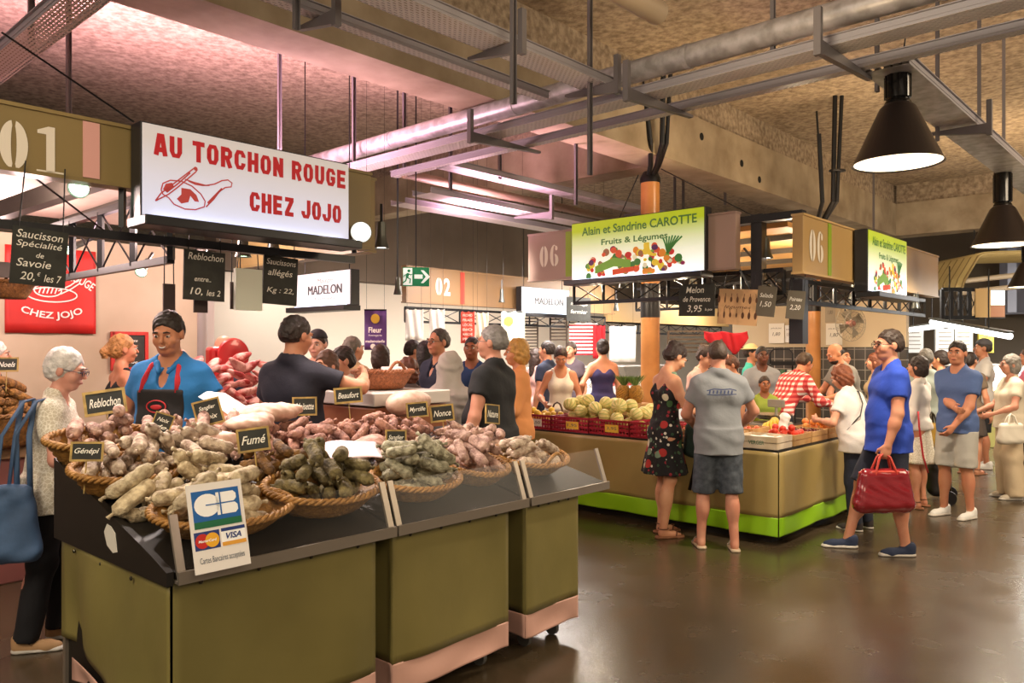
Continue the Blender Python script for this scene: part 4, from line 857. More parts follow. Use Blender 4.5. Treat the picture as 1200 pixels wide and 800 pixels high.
# cables
def wire(lab, a, e, sag=0, r=.006):
    a, e = Vector(a), Vector(e); q = B(); q.tube([(e-a)*k/10+Vector((0, 0, -sag*math.sin(PI*k/10))) for k in range(11)], r, 6); o = obj('black_cable', q, mblack, None, loc=a); return tag(o, lab, 'cable', 'black cables under the ceiling')
wire('black cable slanting from the top left corner to the red lettered sign', at(2, 38, 4.3), at(157, 143, 4.45)); wire('black cable from the rose striped fascia down to the truss', at(34, 203, 4.3), at(122, 270, 5.0)); wire('thin cable rising above the green lit sign by the column', at(726, 255, 8.4), at(748, 205, 8.6)); wire('black cable from the column head down to the steel corner frame', at(775, 198, 9.7), at(893, 258, 7.6))

# spot lamps
mspot = mat('spot_glow', '#fff6ea', emit=9); mspotg = mat('spot_glow_green', '#d8ffd8', emit=7)
def spot(px, py, Y, r, lab, g=False, aim=(0, 0, -1), arm=.34):
    p = at(px, py, Y); t = thing('spot_lamp', lab, 'spot lamp', p, 0, 'spot lamps of the stalls'); M = Vector(aim).to_track_quat('-Z', 'Y').to_matrix(); t.rotation_euler = M.to_euler()
    b = B(); b.lathe([(0, .2), (r*.55, .2), (r*.6, .1), (r*.7, .06), (r, 0), (r*.95, .0), (r*.6, .06), (0, .07)], n=20); obj('lamp_shade', b, mat('spot_metal', '#5b5d58', .35, .6), t, 'auto')
    b = B(); b.lathe([(0, .012), (r*.85, .01), (r*.85, .016), (0, .018)], n=20); obj('glowing_lens', b, mspotg if g else mspot, t, True)
    b = B(); b.bar((0, 0, .2), (0, 0, arm), .02); obj('bracket', b, mbox, t); return t
CAMD = Vector((.2, -1, -.5))
spot(92, 221, 4.45, .058, 'greenish glowing spot lamp under the rose stripe of the 01 fascia', True, (.3, -1, -.55)); spot(423, 272, 5.5, .075, 'dazzling spot lamp at the right end of the red lettered sign', False, (.1, -1, -.25)); spot(404, 285, 5.6, .06, 'dim spot lamp just left of the dazzling one'); spot(447, 291, 6.0, .06, 'dim spot lamp just right of the dazzling one')
spot(165, 319, 6.6, .05, 'small spot lamp on the truss behind the old woman', True, (.1, -1, -.7)); spot(285, 301, 5.8, .06, 'spot lamp under the red lettered sign, above the hanging paper bag', True); spot(321, 296, 5.9, .05, 'spot lamp under the red lettered sign, above the allégés board', True); spot(77, 292, 6.5, .05, 'spot lamp beside the hanging Savoie board', True, (-.4, -1, -.5))
spot(897, 303, 7.6, .075, 'spot lamp inside the black steel corner frame'); spot(731, 337, 8.9, .06, 'spot lamp below the right half of the green lit sign'); spot(812, 333, 9, .05, 'spot lamp above the pink backed price board'); spot(1001, 350, 8.6, .06, 'spot lamp above the fan'); spot(1073, 361, 9.8, .055, 'spot lamp below the far end of the tan fascia'); spot(722, 364, 13.4, .05, 'spot lamp on the far blank fascia')
spot(466, 345, 9, .05, 'spot lamp left of the exit sign', True, arm=2.78); spot(545, 350, 12.2, .05, 'spot lamp below the red stripe of the far fascia', arm=.2); spot(588, 354, 12, .05, 'spot lamp at the right end of the far 02 fascia')

# hanging chalk boards
def board(lab, a, lines, m=mslate, mt=mchalk, roll=0, name='chalk_board', cat='board', th=.012, grp='hanging chalk boards', hang=.15, sc=1, bold=.004, shear=.2, px_up=False):
    c, w, h, rz = pan(*a); t = thing(name, lab, cat, c, rz, grp); t.rotation_euler = (0, roll, rz)
    if px_up and hang: hang = max(HC-c.z-h/2, .1)
    b = B(); b.box((0, 0, 0), (w, th, h)); obj('panel', b, m, t)
    for (txt, x, z, ww, hh) in lines: b = B(); put_text(b, txt, x*w, z*h, ww*w, hh*h, -th/2-.002, bold, shear); obj('lettering', b, mt, t)
    if hang:
        for s in (-1, 1): b = B(); b.tube([(s*w*.4, 0, h/2-.01), (s*w*.36, 0, h/2+hang)], .0035, 6); obj('hanging_string', b, mblack, t)
    return t
board('large hanging board chalked Saucisson Spécialité de Savoie', (13, 78, 265, 333, 4.0, 'u'), [('Saucisson', -.02, .38, .84, .14), ('Spécialité', -.02, .2, .82, .14), ('de', 0, .03, .14, .09), ('Savoie', -.1, -.12, .62, .14), ('20,', -.2, -.36, .26, .16), ('€', .0, -.30, .06, .07), ('les 7', .26, -.36, .32, .13)], roll=.06, hang=.34)
board('hanging board chalked Reblochon, in front of the fascia truss', (215, 263, 292, 351, 4.76, 'u'), [('Reblochon', .02, .38, .86, .14), ('entre..', -.05, -.08, .4, .08), ('10,', -.2, -.33, .3, .16), ('les 2', .22, -.34, .34, .12)], roll=.02)
board('hanging board chalked Saucissons allégés with a kilo price', (308, 348, 299, 356, 5.22, 'u'), [('Saucissons', 0, .38, .86, .12), ('allégés', -.02, .14, .72, .17), ('Kg : 22,', 0, -.22, .78, .14)], roll=.04)
mback = mat('board_back', '#3a2a26', .7)
for a, lab in (((191, 205, 332, 367, 4.82, 'u'), 'narrow dark board back hanging above the vendor'), ((227, 243, 340, 366, 4.90, 'u'), 'dark board back hanging under the Reblochon board'), ((270, 283, 330, 362, 5.1, 'u'), 'dark board edge left of the hanging paper bag')): board(lab, a, [], mback, hang=.30)
board('white paper bag hanging between two chalk boards', (275, 306, 314, 363, 5.05, 'u'), [], mat('bag_paper', '#d3d6c6', .7), name='paper_bag', cat='bag', grp=None, hang=.1, th=.03)
board('hanging board chalked Melon de Provence below the green lit sign', (796, 838, 334, 371, 8.05, 'v'), [('Melon', -.05, .32, .5, .2), ('de Provence', .0, .03, .76, .16), ('3,95', -.05, -.28, .42, .24), ('la pce', .34, -.3, .2, .1)], roll=.03, mt=mchalk)
mkraft = mat('kraft', '#d2a878', .7, noise=(5, .4)); kb = board('kraft paper price board with brown sketches, right of the Melon board', (842, 888, 340, 381, 7.75, 'v'), [], mkraft, roll=.08)
b = B(); rn = random.Random(2)
for r_ in range(2):
    for q in range(7): x, z = -.20+.065*q, .07-.15*r_; b.ball((x, -.008, z), (.012*rn.uniform(.6, 1.3), .001, .035*rn.uniform(.6, 1.1)), 8); stroke(b, [(x, z), (x+rn.uniform(-.01, .01), z+.06)], .006, -.009)
put_text(b, 'légumes', 0, -.005, .28, .04, -.009, 0, .3); obj('sketches', b, mat('ink_brown', '#5a3a28', .8), kb)
board('grey tilted price board right of the kraft one', (887, 909, 336, 371, 7.48, 'v'), [('Salade', 0, .2, .7, .14), ('1,50', 0, -.1, .6, .2)], mat('slate_grey', '#5d5648', .7), roll=.12)
board('grey tilted price board by the second wooden column', (922, 943, 341, 374, 7.28, 'v'), [('Poireau', 0, .2, .7, .14), ('2,20', 0, -.1, .6, .2)], mat('slate_grey', '#5d5648', .7), roll=.1)
board('dark chalk board beside the far grey lettered sign', (664, 692, 347, 376, 12.9, 'u'), [('fromage', 0, .2, .7, .14), ('fermier', 0, -.1, .7, .16)], roll=.0)
mpap = mat('paper_sheet', '#efe9dc', .7); mpapg = mat('paper_cream', '#e8dfb4', .7); mink = mat('ink', '#6b645a', .8)
for a, lab, m_ in (((901, 919, 379, 402, 12.18, 'v'), 'pale paper notice left of the second wooden column', mpap), ((920, 929, 381, 401, 12.04, 'v'), 'narrow white notice behind the pale one', mat('paper_bright', '#ffffff', .6)), ((930, 944, 380, 402, 11.96, 'v'), 'yellowish notice touching the second wooden column', mpapg), ((968, 987, 379, 404, 11.62, 'v'), 'white notice left of the fan', mpap), ((967, 979, 352, 378, 11.63, 'v'), 'grey paper hanging above the white notice by the fan', mat('paper_grey', '#a89c88', .7))):
    board(lab, a, [('prix du jour', 0, .25, .7, .1), ('1,80', 0, -.05, .5, .2)], m_, mink, name='paper_notice', cat='notice', grp='paper notices of the fruit stall', th=.006, hang=0)

# red banner, framed menu, lettering on the wall
c = UV(2.63, 8.475, 2.22); t = thing('wall_banner', 'red cloth banner with white lettering and a ham on a plate', 'banner', c, RU); mbr = mat('banner_red', '#c02018', .6, noise=(2, .4), col2='#a81a14')
b = B(); b.grid(lambda a, k: ((a-.5)*.80, .008*math.sin(a*12)*(1-k), (k-.5)*.83), 20, 8); o = obj('cloth', b, mbr, t, True); md = o.modifiers.new('s', 'SOLIDIFY'); md.thickness = .006
b = B(); put_text(b, 'AU TORCHON ROUGE', .0, .17, .80, .085, -.013, .02, arc=.62); put_text(b, 'CHEZ JOJO', .0, -.25, .56, .085, -.013, .02, arc=-.62); obj('lettering', b, mat('banner_white', '#f0dcd4', .6), t)
b = B(); stroke(b, arcpts(0, -.04, .22, .07, 0, 2*PI, 30), .012, -.013); stroke(b, arcpts(-.04, -.0, .12, .06, 0, 2*PI, 24), .012, -.0132); stroke(b, [(.05, .0), (.16, .06), (.23, .12), (.25, .09), (.16, .02), (.07, -.03)], .012, -.0134)
for k in range(5): stroke(b, [(-.12+.035*k, -.03), (-.1+.035*k, .03)], .012, -.0136)
obj('ham_drawing', b, mat('banner_white', '#f0dcd4', .6), t)
t = thing('framed_menu', 'small chalk menu in a red frame on the beige wall', 'menu board', UV(3.36, 8.47, 1.63), RU); b = B()
for s in (-1, 1): b.box((s*.17, 0, 0), (.035, .03, .40)); b.box((0, 0, s*.185), (.36, .03, .035))
obj('red_frame', b, mat('frame_red', '#b5241c', .5), t); b = B(); b.box((0, .005, 0), (.33, .012, .36)); obj('slate', b, mslate, t); b = B()
for k in range(4): put_text(b, ('Tartiflette', 'Diots', 'Crozets', 'Fondue')[k], -.02, .11-.075*k, .2, .03, -.003, .005, .25)
obj('lettering', b, mchalk, t)
t = thing('wall_lettering', 'small white capitals on the grey wall behind the red slicer', 'lettering', UV(5.06, 10.98, 1.86), RU); b = B(); put_text(b, 'RIA', 0, 0, .26, .10, 0, .02); obj('letters', b, mat('banner_white', '#f0dcd4', .6), t)
t = basket(at(10, 350, 6.4), .19, .14, .13, 'wicker basket hanging at the left edge before the red banner', tilt=0, m=mwick2, handle=True)
# red slicer on the rear case
t = thing('meat_slicer', 'red slicer with a round wheel behind the dark shirted vendor', 'slicer', ST(1.86, 3.12, 0), RU); b = B(); b.box((0, 0, .6), (.42, .3, 1.2), bev=.03); b.box((-.05, .05, 1.42), (.2, .12, .5), bev=.03); obj('body', b, mat('slicer_red', '#b61f22', .3, coat=.5), t)
b = B(); b.lathe([(0, .02), (.06, .03), (.13, .015), (.14, 0), (.13, -.015), (.06, -.03), (0, -.02)], n=30); o = obj('wheel', b, mat('slicer_red', '#b61f22', .3, coat=.5), t, 'auto', loc=(.02, -.04, 1.60)); o.rotation_euler = (R(90), 0, 0)

# canopies over the stalls, lit from below
def canopy(lab, u0, u1, v0, v1, z, m):
    t = thing('stall_canopy', lab, 'canopy', UV((u0+u1)/2, (v0+v1)/2, z), RU); b = B(); b.box((0, 0, 0), (u1-u0, v1-v0, .05)); obj('ceiling_sheet', b, m, t)
    for k in range(4): b = B(); b.box((-(u1-u0)/2+(u1-u0)*(k+.5)/4, 0, -.05), (.05, v1-v0, .06)); obj('joist', b, mat('beam_grey', '#4b463f', .5, .3), t)
canopy('pale sheet ceiling over the sausage stall, rosy from below', -2.5, 3.4, 4.85, 8.3, 2.93, mat('canopy_pale', '#d3bfb4', .7, noise=(1.5, .5), col2='#c2aca0'))
canopy('tan sheet ceiling inside the fruit stall', 7.4, 11.6, 3.15, 6.1, 2.86, mat('canopy_tan', '#c99a5c', .6, noise=(1.5, .5), col2='#b88a50'))

t = thing('steel_post', 'pale grey steel post beside the smiling vendor, under the Reblochon board', 'post', gnd(237, 7.4)); b = B(); b.tube([(0, 0, 0), (0, 0, 2.6)], .045, 16); obj('post', b, mat('post_grey', '#a8a4a2', .4, .3), t, 'auto'); b = B(); b.lathe([(.1, 0), (.1, .012), (.05, .015)], n=16); obj('base_plate', b, mat('post_grey', '#a8a4a2', .4, .3), t)
# ---------------------------------------------------------------- the fruit stall
def FS(a, b_, z=0): return UV(6.334+b_, 2.777+a, z)
mtan = mat('tarpaulin_tan', '#a9935c', .38, noise=(1.2, .6, 3), col2='#94804c', bump=(2.5, .2)); mlime = mat('tarpaulin_lime', '#8fc31a', .4, bump=(2.5, .2))
t = thing('fruit_counter', 'tan corner counter with a lime green band along its foot', 'counter', FS(0, 0), RU)
b = B(); b.box((.46, 1.5, .42), (.84, 2.94, .68)); b.box((2.0, .46, .42), (2.6, .84, .68)); obj('cabinet', b, mdark, t)
b = B(); b.prism([(0, 0), (3.25, 0), (3.25, .9), (.9, .9), (.9, 3.0), (0, 3.0)], .772, .80, Matrix(((1, 0, 0), (0, 0, 1), (0, 1, 0)))); obj('counter_top', b, mdark, t)
sheet('front_skirt', mtan, t, (-.004, 3.0), (-.004, .0), .235, .785, seed=1, wav=.006); sheet('front_band', mlime, t, (-.005, 3.0), (-.005, .0), .08, .238, seed=1, wav=.008)
sheet('aisle_skirt', mtan, t, (.008, -.004), (3.25, -.004), .235, .785, seed=2, wav=.010); sheet('aisle_band', mlime, t, (.008, -.005), (3.25, -.005), .08, .238, seed=2, wav=.011)
b = B(); b.box((.46, 1.5, .04), (.7, 2.8, .08)); b.box((1.9, .46, .04), (2.6, .7, .08)); obj('plinth', b, mdark, t)
mcr = mat('crate_red', '#97182c', .45); mcard = mat('card_yellow', '#e2b53a', .6); mcardw = mat('card_white', '#e6ddd2', .6)
def red_crate(a, b_, L, W, h, lab, card, txt):
    t = thing('plastic_crate', lab, 'crate', FS(a, b_, .80), RV, 'red plastic crates along the fruit counter'); q = B()
    for s in (-1, 1):
        for z in (.012, h*.38, h*.64, h-.012): q.box((0, s*W/2, z), (L, .012, .022)); q.box((s*L/2, 0, z), (.012, W, .022))
        n = int(L/.035)
        for i in range(n+1): q.box((-L/2+L*i/n, s*W/2, h/2), (.010, .010, h))
        n = int(W/.05)
        for i in range(n+1): q.box((s*L/2, -W/2+W*i/n, h/2), (.010, .010, h))
    q.box((0, 0, .008), (L, W, .012)); obj('lattice_sides', q, mcr, t)
    q = B(); q.box((.04, -W/2-.010, h*.45), (.16, .003, .075)); c = obj('price_card', q, card, t); q = B(); put_text(q, txt, .04, h*.45, .12, .035, -W/2-.0125, .01); obj('lettering', q, mink, c); return t
crs = [(2.72, 'red plastic crate at the far left end of the fruit counter', mcardw, '2,50'), (2.23, 'second red plastic crate from the left, with a yellow card', mcard, '1,95'), (1.74, 'red plastic crate below the melons', mcard, '3,95'), (1.25, 'red plastic crate half hidden by the woman in the flowered dress', mcard, '2,80')]
for a, lab, cd, tx in crs: red_crate(a, .2, .47, .34, .155, lab, cd, tx)
# melons
def melon_mesh(r, key, m):
    q = B(); n = 60; k2 = 20; vs = []
    for i in range(k2+1):
        p = PI*i/k2
        for k in range(n):
            t = 2*PI*k/n; g = 1-.05*(math.cos(10*t)**16); vs.append((math.sin(p)*math.cos(t)*r*g, math.sin(p)*math.sin(t)*r*g, math.cos(p)*r*.97))
    q.v = vs
    for i in range(k2):
        for k in range(n): q.f.append((i*n+k, (i+1)*n+k, (i+1)*n+(k+1) % n, i*n+(k+1) % n)); q.m.append(1 if k % 6 in (0, 5) else 0)
    q.tube([(0, 0, r*.95), (.004, 0, r*1.1)], [.008, .011], 8); q.m[-10:] = [1]*10
    return q.mesh(key, m, True)
mm = [mat('melon_skin', '#e2d292', .55, noise=(30, .7, 3), col2='#c4b060', rnd=.1), mat('melon_groove', '#a9a95c', .6)]
MEL = [melon_mesh(r, 'melon', mm) for r in (.068, .074, .080)]; rn = random.Random(11)
def heap_of(meshes, rr, name, lab, cat, grp, hp, n, a0, a1, b0, b1, base_fn=None):
    for i in range(n):
        best = None
        for _ in range(10):
            a, b_ = rn.uniform(a0, a1), rn.uniform(b0, b1); k = rn.randrange(len(meshes)); r = rr[k]; w = np.linspace(-1, 1, 7)*r*.92; A, Bq = np.meshgrid(w, w); ok = A*A+Bq*Bq < r*r*.9; z = (hp.top(a+A, b_+Bq)+np.sqrt(np.maximum(r*r-A*A-Bq*Bq, 0)))[ok].max()
            if best is None or z < best[0]: best = (z, a, b_, k, r)
        z, a, b_, k, r = best; z -= r*.04; w = np.linspace(-1, 1, 15)*r; A, Bq = np.meshgrid(w, w); ok = A*A+Bq*Bq < r*r
        ii = np.clip(((a+A-hp.x0)/hp.d).astype(int), 0, hp.nx-1); jj = np.clip(((b_+Bq-hp.y0)/hp.d).astype(int), 0, hp.ny-1); np.maximum.at(hp.H, (ii[ok], jj[ok]), (z+np.sqrt(np.maximum(r*r-A*A-Bq*Bq, 0)))[ok])
        o = link(name, meshes[k], None, FS(a, b_, z)); o.rotation_euler = (rn.uniform(0, 6), rn.uniform(0, 6), rn.uniform(0, 6)); tag(o, lab, cat, grp)
hpF = Heap(-.2, 3.3, -.1, 3.4, lambda x, y: .825, .015)
for a, *_ in crs: pass
i0 = lambda a: int((a+.2)/.015)
heap_of(MEL, (.068, .074, .080), 'melon', 'ribbed pale yellow melon heaped behind the red crate', 'melon', 'melons on the fruit counter', hpF, 34, 1.52, 2.36, .10, .50)
def fruit(key, c, r, c2=None): 
    q = B(); q.lathe([(0, -.93*r), (.5*r, -.86*r), (.85*r, -.5*r), (r, 0), (.86*r, .5*r), (.5*r, .82*r), (.15*r, .86*r), (0, .78*r)], n=14); return q.mesh(key, [mat(key+'_skin', c, .4, noise=(14, .8), col2=c2, rnd=.15)], True)
lem = fruit('yellow_fruit', '#e0b63c', .036, '#c9a22a'); heap_of([lem], (.036,), 'yellow_apple', 'small yellow apple in the leftmost crate', 'apple', 'yellow apples in the leftmost crate', hpF, 26, 2.56, 2.88, .08, .32)
mel2 = fruit('green_pear', '#a8a845', .036, '#8a8a30'); heap_of([mel2], (.036,), 'green_pear', 'green pear in the crate behind the flowered dress', 'pear', 'pears behind the flowered dress', hpF, 16, 1.1, 1.4, .08, .32)
# pineapples
PINE = 1
mpin = mat('pineapple_skin', '#b9852e', .6, noise=(60, .9, 2), col2='#7a5620'); mleaf = mat('pineapple_leaf', '#4c6a35', .5, noise=(8, .6), col2='#6d8a48')
for a, b_, lab, tilt in ((2.10, .80, 'pineapple standing at the back of the melon heap, left of two', .05), (1.93, .82, 'pineapple standing at the back of the melon heap, right of two', -.08)):
    t = thing('pineapple', lab, 'pineapple', FS(a, b_, 1.07), RU, 'two pineapples'); t.rotation_euler = (tilt, tilt, 0)
    q = B(); q.lathe([(0, 0)]+[(.078*math.sin(PI*(.12+.76*k/14))**.6, .19*k/14) for k in range(15)]+[(0, .19)], n=26, wob=lambda j, k: .05*(1 if (j+k) % 2 else -1)); obj('fruit_body', q, mpin, t, False)
    q = B(); r2 = random.Random(4)
    for k in range(34):
        an = k*2.4; l = .16-.10*(k/34)**1; u_ = .3+.7*(1-k/34); d = Vector((math.cos(an)*u_*.8, math.sin(an)*u_*.8, 1)).normalized(); s_ = d.cross(Vector((0, 0, 1))).normalized()*.010
        p = Vector((math.cos(an)*.02, math.sin(an)*.02, .18+.05*k/34)); q.add([p-s_, p+s_, p+d*l*.6+s_*.8, p+d*l+Vector((math.cos(an), math.sin(an), -.3))*.02, p+d*l*.6-s_*.8], [(0, 1, 2, 3, 4)])
    obj('leaf_crown', q, mleaf, t)
# wooden boxes with fruit on the corner
mbw = mat('box_wood', '#c79e68', .6, noise=(6, .6, 3), col2='#ab7f4a'); mbw2 = mat('box_pale', '#ddcdb4', .6, noise=(6, .5, 3), col2='#c6b08e')
def wood_box(a, b_, L, W, h, lab, m=None, z=.80, print_=''):
    m = m or mbw; t = thing('wooden_box', lab, 'box', FS(a, b_, z), RV, 'wooden fruit boxes on the counter corner')
    q = B()
    for s in (-1, 1):
        for z_ in (h*.27, h*.77): q.box((0, s*W/2, z_), (L, .01, h*.44)); q.box((s*L/2, 0, z_), (.012, W, h*.44))
    q.box((0, 0, .006), (L, W, .008)); obj('slats', q, m, t)
    for s in (-1, 1):
        for e in (-1, 1): q = B(); q.prism([(-.02, 0), (.02, 0), (0, .03)], 0, h, Matrix(((1, 0, 0), (0, 0, 1), (0, 1, 0)))); q.v = [(s*(L/2-.02)+x, e*(W/2-.03)+y*e, z2) for x, y, z2 in [(v[0], v[1], v[2]) for v in q.v]]; obj('corner_block', q, m, t)
    if print_: q = B(); put_text(q, print_, 0, h*.5, L*.4, h*.3, -W/2-.006, .02); obj('stencil', q, mat('stencil_green', '#5a7a5a', .7), t)
    return t
pe = fruit('peach', '#d8622f', .034, '#e8a94a'); to = fruit('tomato', '#c8281c', .032, '#d84a2a'); nec = fruit('nectarine', '#b03028', .030, '#d8783a')
def fill(a0, a1, b0, b1, mesh, r, name, lab, grp, n, z): 
    hpF.H[i0(a0):i0(a1)+1, int((b0+.1)/.015):int((b1+.1)/.015)+1] = z; heap_of([mesh], (r,), name, lab, name.split('_')[-1], grp, hpF, n, a0+r, a1-r, b0+r, b1-r)
wood_box(.20, .17, .36, .30, .11, 'pale stencilled box on the counter corner, lined with white paper', mbw2, print_='VERGER'); q = B(); q.grid(lambda u_, v_: ((u_-.5)*.33, (v_-.5)*.27, .085+.012*math.sin(u_*14)*math.sin(v_*11)), 12, 10); o = obj('white_paper', q, mat('paper_white', '#efe6e0', .6), None, True, FS(.20, .17, .80), RV); tag(o, 'white lining paper in the pale box on the corner', 'paper')
wood_box(.60, .17, .36, .30, .12, 'wooden box of peaches by the elbow of the man in the grey shirt'); fill(.44, .76, .05, .29, pe, .034, 'ripe_peach', 'orange peach in the box by the man in the grey shirt', 'peaches by the grey shirted man', 20, .815)
wood_box(1.0, .17, .36, .30, .12, 'wooden box behind the legs of the man in the grey shirt'); fill(.84, 1.16, .05, .29, nec, .030, 'dark_nectarine', 'dark nectarine in the box behind the man in the grey shirt', 'nectarines behind the grey shirted man', 18, .815)
wood_box(.19, .55, .34, .36, .10, 'wooden box of tomatoes second along the aisle side'); fill(.04, .34, .40, .70, to, .032, 'red_tomato', 'red tomato in the second box of the aisle side', 'tomatoes of the aisle side', 22, .815)
wood_box(.19, .95, .34, .36, .10, 'wooden box of dark cherries third along the aisle side')
q = B(); r2 = random.Random(8)
for k in range(150): q.ball(FS(.04+.3*r2.random(), .79+.32*r2.random(), .86+.035*r2.random())-FS(.19, .95, .8), .0125, 8)
o = obj('cherries', q, mat('cherry', '#5c1418', .25, rnd=.1), None, True, FS(.19, .95, .8)); tag(o, 'loose dark cherries filling the third wooden box', 'cherries', None, 'stuff')
wood_box(.19, 1.35, .34, .36, .10, 'wooden box of peaches beside the stooping woman in white'); fill(.04, .34, 1.20, 1.5, pe, .034, 'ripe_peach', 'red orange peach in the box beside the stooping woman', 'peaches beside the stooping woman', 20, .815)
hpF.H[i0(.42):i0(.9), :] = .8
wood_box(.62, .62, .36, .36, .12, 'wooden box of apples behind the pale stencilled box'); fill(.46, .78, .47, .77, nec, .030, 'red_apple', 'red apple in the box behind the pale stencilled one', 'apples behind the pale box', 20, .815)
wood_box(2.01, .80, .42, .32, .27, 'tall wooden box under the two pineapples'); q = B(); q.box((0, 0, 0), (.40, .30, .02)); tag(obj('box_lid', q, mbw, None, False, FS(2.01, .80, 1.06), RV), 'flat wooden lid on the tall box under the pineapples', 'lid')
# scale, bananas, bag, rack, fan
t = thing('counter_scale', 'grey weighing scale with a wide pan among the fruit', 'scale', FS(.62, 1.25, .80), RV); q = B(); q.box((0, 0, .06), (.34, .3, .12), bev=.02); obj('scale_body', q, mat('scale_grey', '#8b8577', .4, .3), t); q = B(); q.lathe([(.0, .15), (.12, .15), (.2, .19), (.205, .2), (.19, .195), (.1, .16), (0, .16)], n=28); obj('weighing_pan', q, mat('pan_steel', '#c0b9aa', .25, .9), t, 'auto'); q = B(); q.tube([(0, .12, .1), (0, .12, .28)], .016); q.box((0, .12, .30), (.17, .05, .08), bev=.01); obj('display_head', q, mat('scale_grey', '#8b8577', .4, .3), t)
mban = mat('banana', '#dcb23a', .5)
for k in range(5):
    q = B(); q.tube([(.02*k, .11*math.sin(x*1.6), .03+.09*math.cos(x*1.6)+.012*k) for x in np.linspace(-1, 1, 9)], [.006, .013, .017, .018, .018, .018, .017, .012, .006], 8); o = obj('banana', q, mban, None, True, FS(.52, .93, .81), RV+.2*k); tag(o, 'yellow banana in the bunch left of the scale', 'banana', 'bunch of bananas')
sf = Soft(.03).cone((0, 0, .02), (0, 0, .10), .09, .05).cone((0, 0, .1), (.02, 0, .2), .03, .05); o = soft_obj('plastic_bag', sf, mat('plastic_white', '#ece7df', .4), .012, loc=FS(.36, .93, .80), nz=(.006, 60)); tag(o, 'crumpled white plastic bag beside the bananas', 'bag')
p = gnd(917, 10.1); t = thing('display_rack', 'black wire rack with shelves behind the fruit counter', 'rack', p, R(-12)); zt = 1.65
for x in (-.14, .14): q = B(); q.tube([(x, .12, 0), (x, .12, zt-.05), (x*.7, .12, zt), (0, .12, zt)], .011, 8); obj('upright', q, mblack, t, True)
for z in (.95, 1.12, 1.28, 1.45): q = B(); q.box((0, .02, z), (.30, .2, .012)); q.box((0, -.08, z+.025), (.30, .006, .04)); obj('shelf', q, mblack, t)
for x in (-.14, .14): q = B(); q.tube([(x, -.08, 0), (x, -.08, 1.3)], .010, 8); obj('front_upright', q, mblack, t, True)
rr = random.Random(6)
for z in (.956, 1.126, 1.286):
    for k in range(3):
        c = rr.choice(['#a8264a', '#c9973f', '#7a3a5a', '#d0c9b8', '#3f6a3f']); q = B(); q.lathe([(0, 0), (.035, 0), (.036, .07), (.03, .085), (.03, .1), (0, .1)], n=12); o = obj('preserve_jar', q, mat('jar'+c, c, .3), None, 'auto', p+Vector((-.09+.09*k, .0, z))); tag(o, 'jar of preserves on the black wire rack', 'jar', 'jars on the wire rack')
c = at(997, 379, 8.9); t = thing('cage_fan', 'round cage fan hanging under the tan fascia', 'fan', c, R(15)); q = B()
for k in range(28): a = 2*PI*k/28; q.tube([(.03*math.cos(a), -.06, .03*math.sin(a)), (.13*math.cos(a), -.055, .13*math.sin(a)), (.2*math.cos(a), 0, .2*math.sin(a)), (.12*math.cos(a), .055, .12*math.sin(a))], .0022, 4)
for r_ in (.07, .13, .2): q.tube([(r_*math.cos(2*PI*k/30), (-.058 if r_ < .15 else 0), r_*math.sin(2*PI*k/30)) for k in range(31)], .004, 5)
obj('wire_cage', q, mat('cage_steel', '#a39a88', .4, .6), t); q = B()
for k in range(4):
    a = 2*PI*k/4+.4; q.add([(.03*math.cos(a), -.02, .03*math.sin(a)), (.17*math.cos(a-.35), -.02, .17*math.sin(a-.35)), (.17*math.cos(a+.4), .02, .17*math.sin(a+.4)), (.05*math.cos(a+.7), .02, .05*math.sin(a+.7))], [(0, 1, 2, 3)])
o = obj('fan_blade', q, mat('fan_blade', '#8b7f6c', .4), t); md = o.modifiers.new('s', 'SOLIDIFY'); md.thickness = .004
q = B(); q.ball((0, 0, 0), (.045, .07, .045), 14); obj('motor_hub', q, mat('hub_brown', '#a4695a', .4), t, True); q = B(); q.tube([(0, .05, 0), (0, .09, .1), (0, .09, .36)], .012, 8); obj('mount_arm', q, mblack, t, True)
# ---------------------------------------------------------------- people
V3 = lambda *a: np.array(a, float)
def unit(v): return v/max(np.linalg.norm(v), 1e-9)
def cloth(col, rough=.85, bump=.25): return mat('cloth_'+col, col, rough, noise=(5, .5, 3), col2=None, bump=(14, bump)) if False else mat('cloth_'+col, col, rough, bump=(16, bump))
def skinm(col): return mat('skin_'+col, col, .5, noise=(9, .5, 3), col2=mix(col, '#a8523c', .22), spec=.4)
def mix(a, b, t):
    A = [int(a[i:i+2], 16) for i in (1, 3, 5)]; Bc = [int(b[i:i+2], 16) for i in (1, 3, 5)]; return '#%02x%02x%02x' % tuple(int(x+(y-x)*t) for x, y in zip(A, Bc))
meye = mat('eye_white', '#cfc4ba', .3); mteeth = mat('teeth', '#efe8df', .3); miris = mat('eye_dark', '#2a1b12', .3)
def rotx(a): return np.array(((1, 0, 0), (0, math.cos(a), -math.sin(a)), (0, math.sin(a), math.cos(a))))
def rotz(a): return np.array(((math.cos(a), -math.sin(a), 0), (math.sin(a), math.cos(a), 0), (0, 0, 1)))
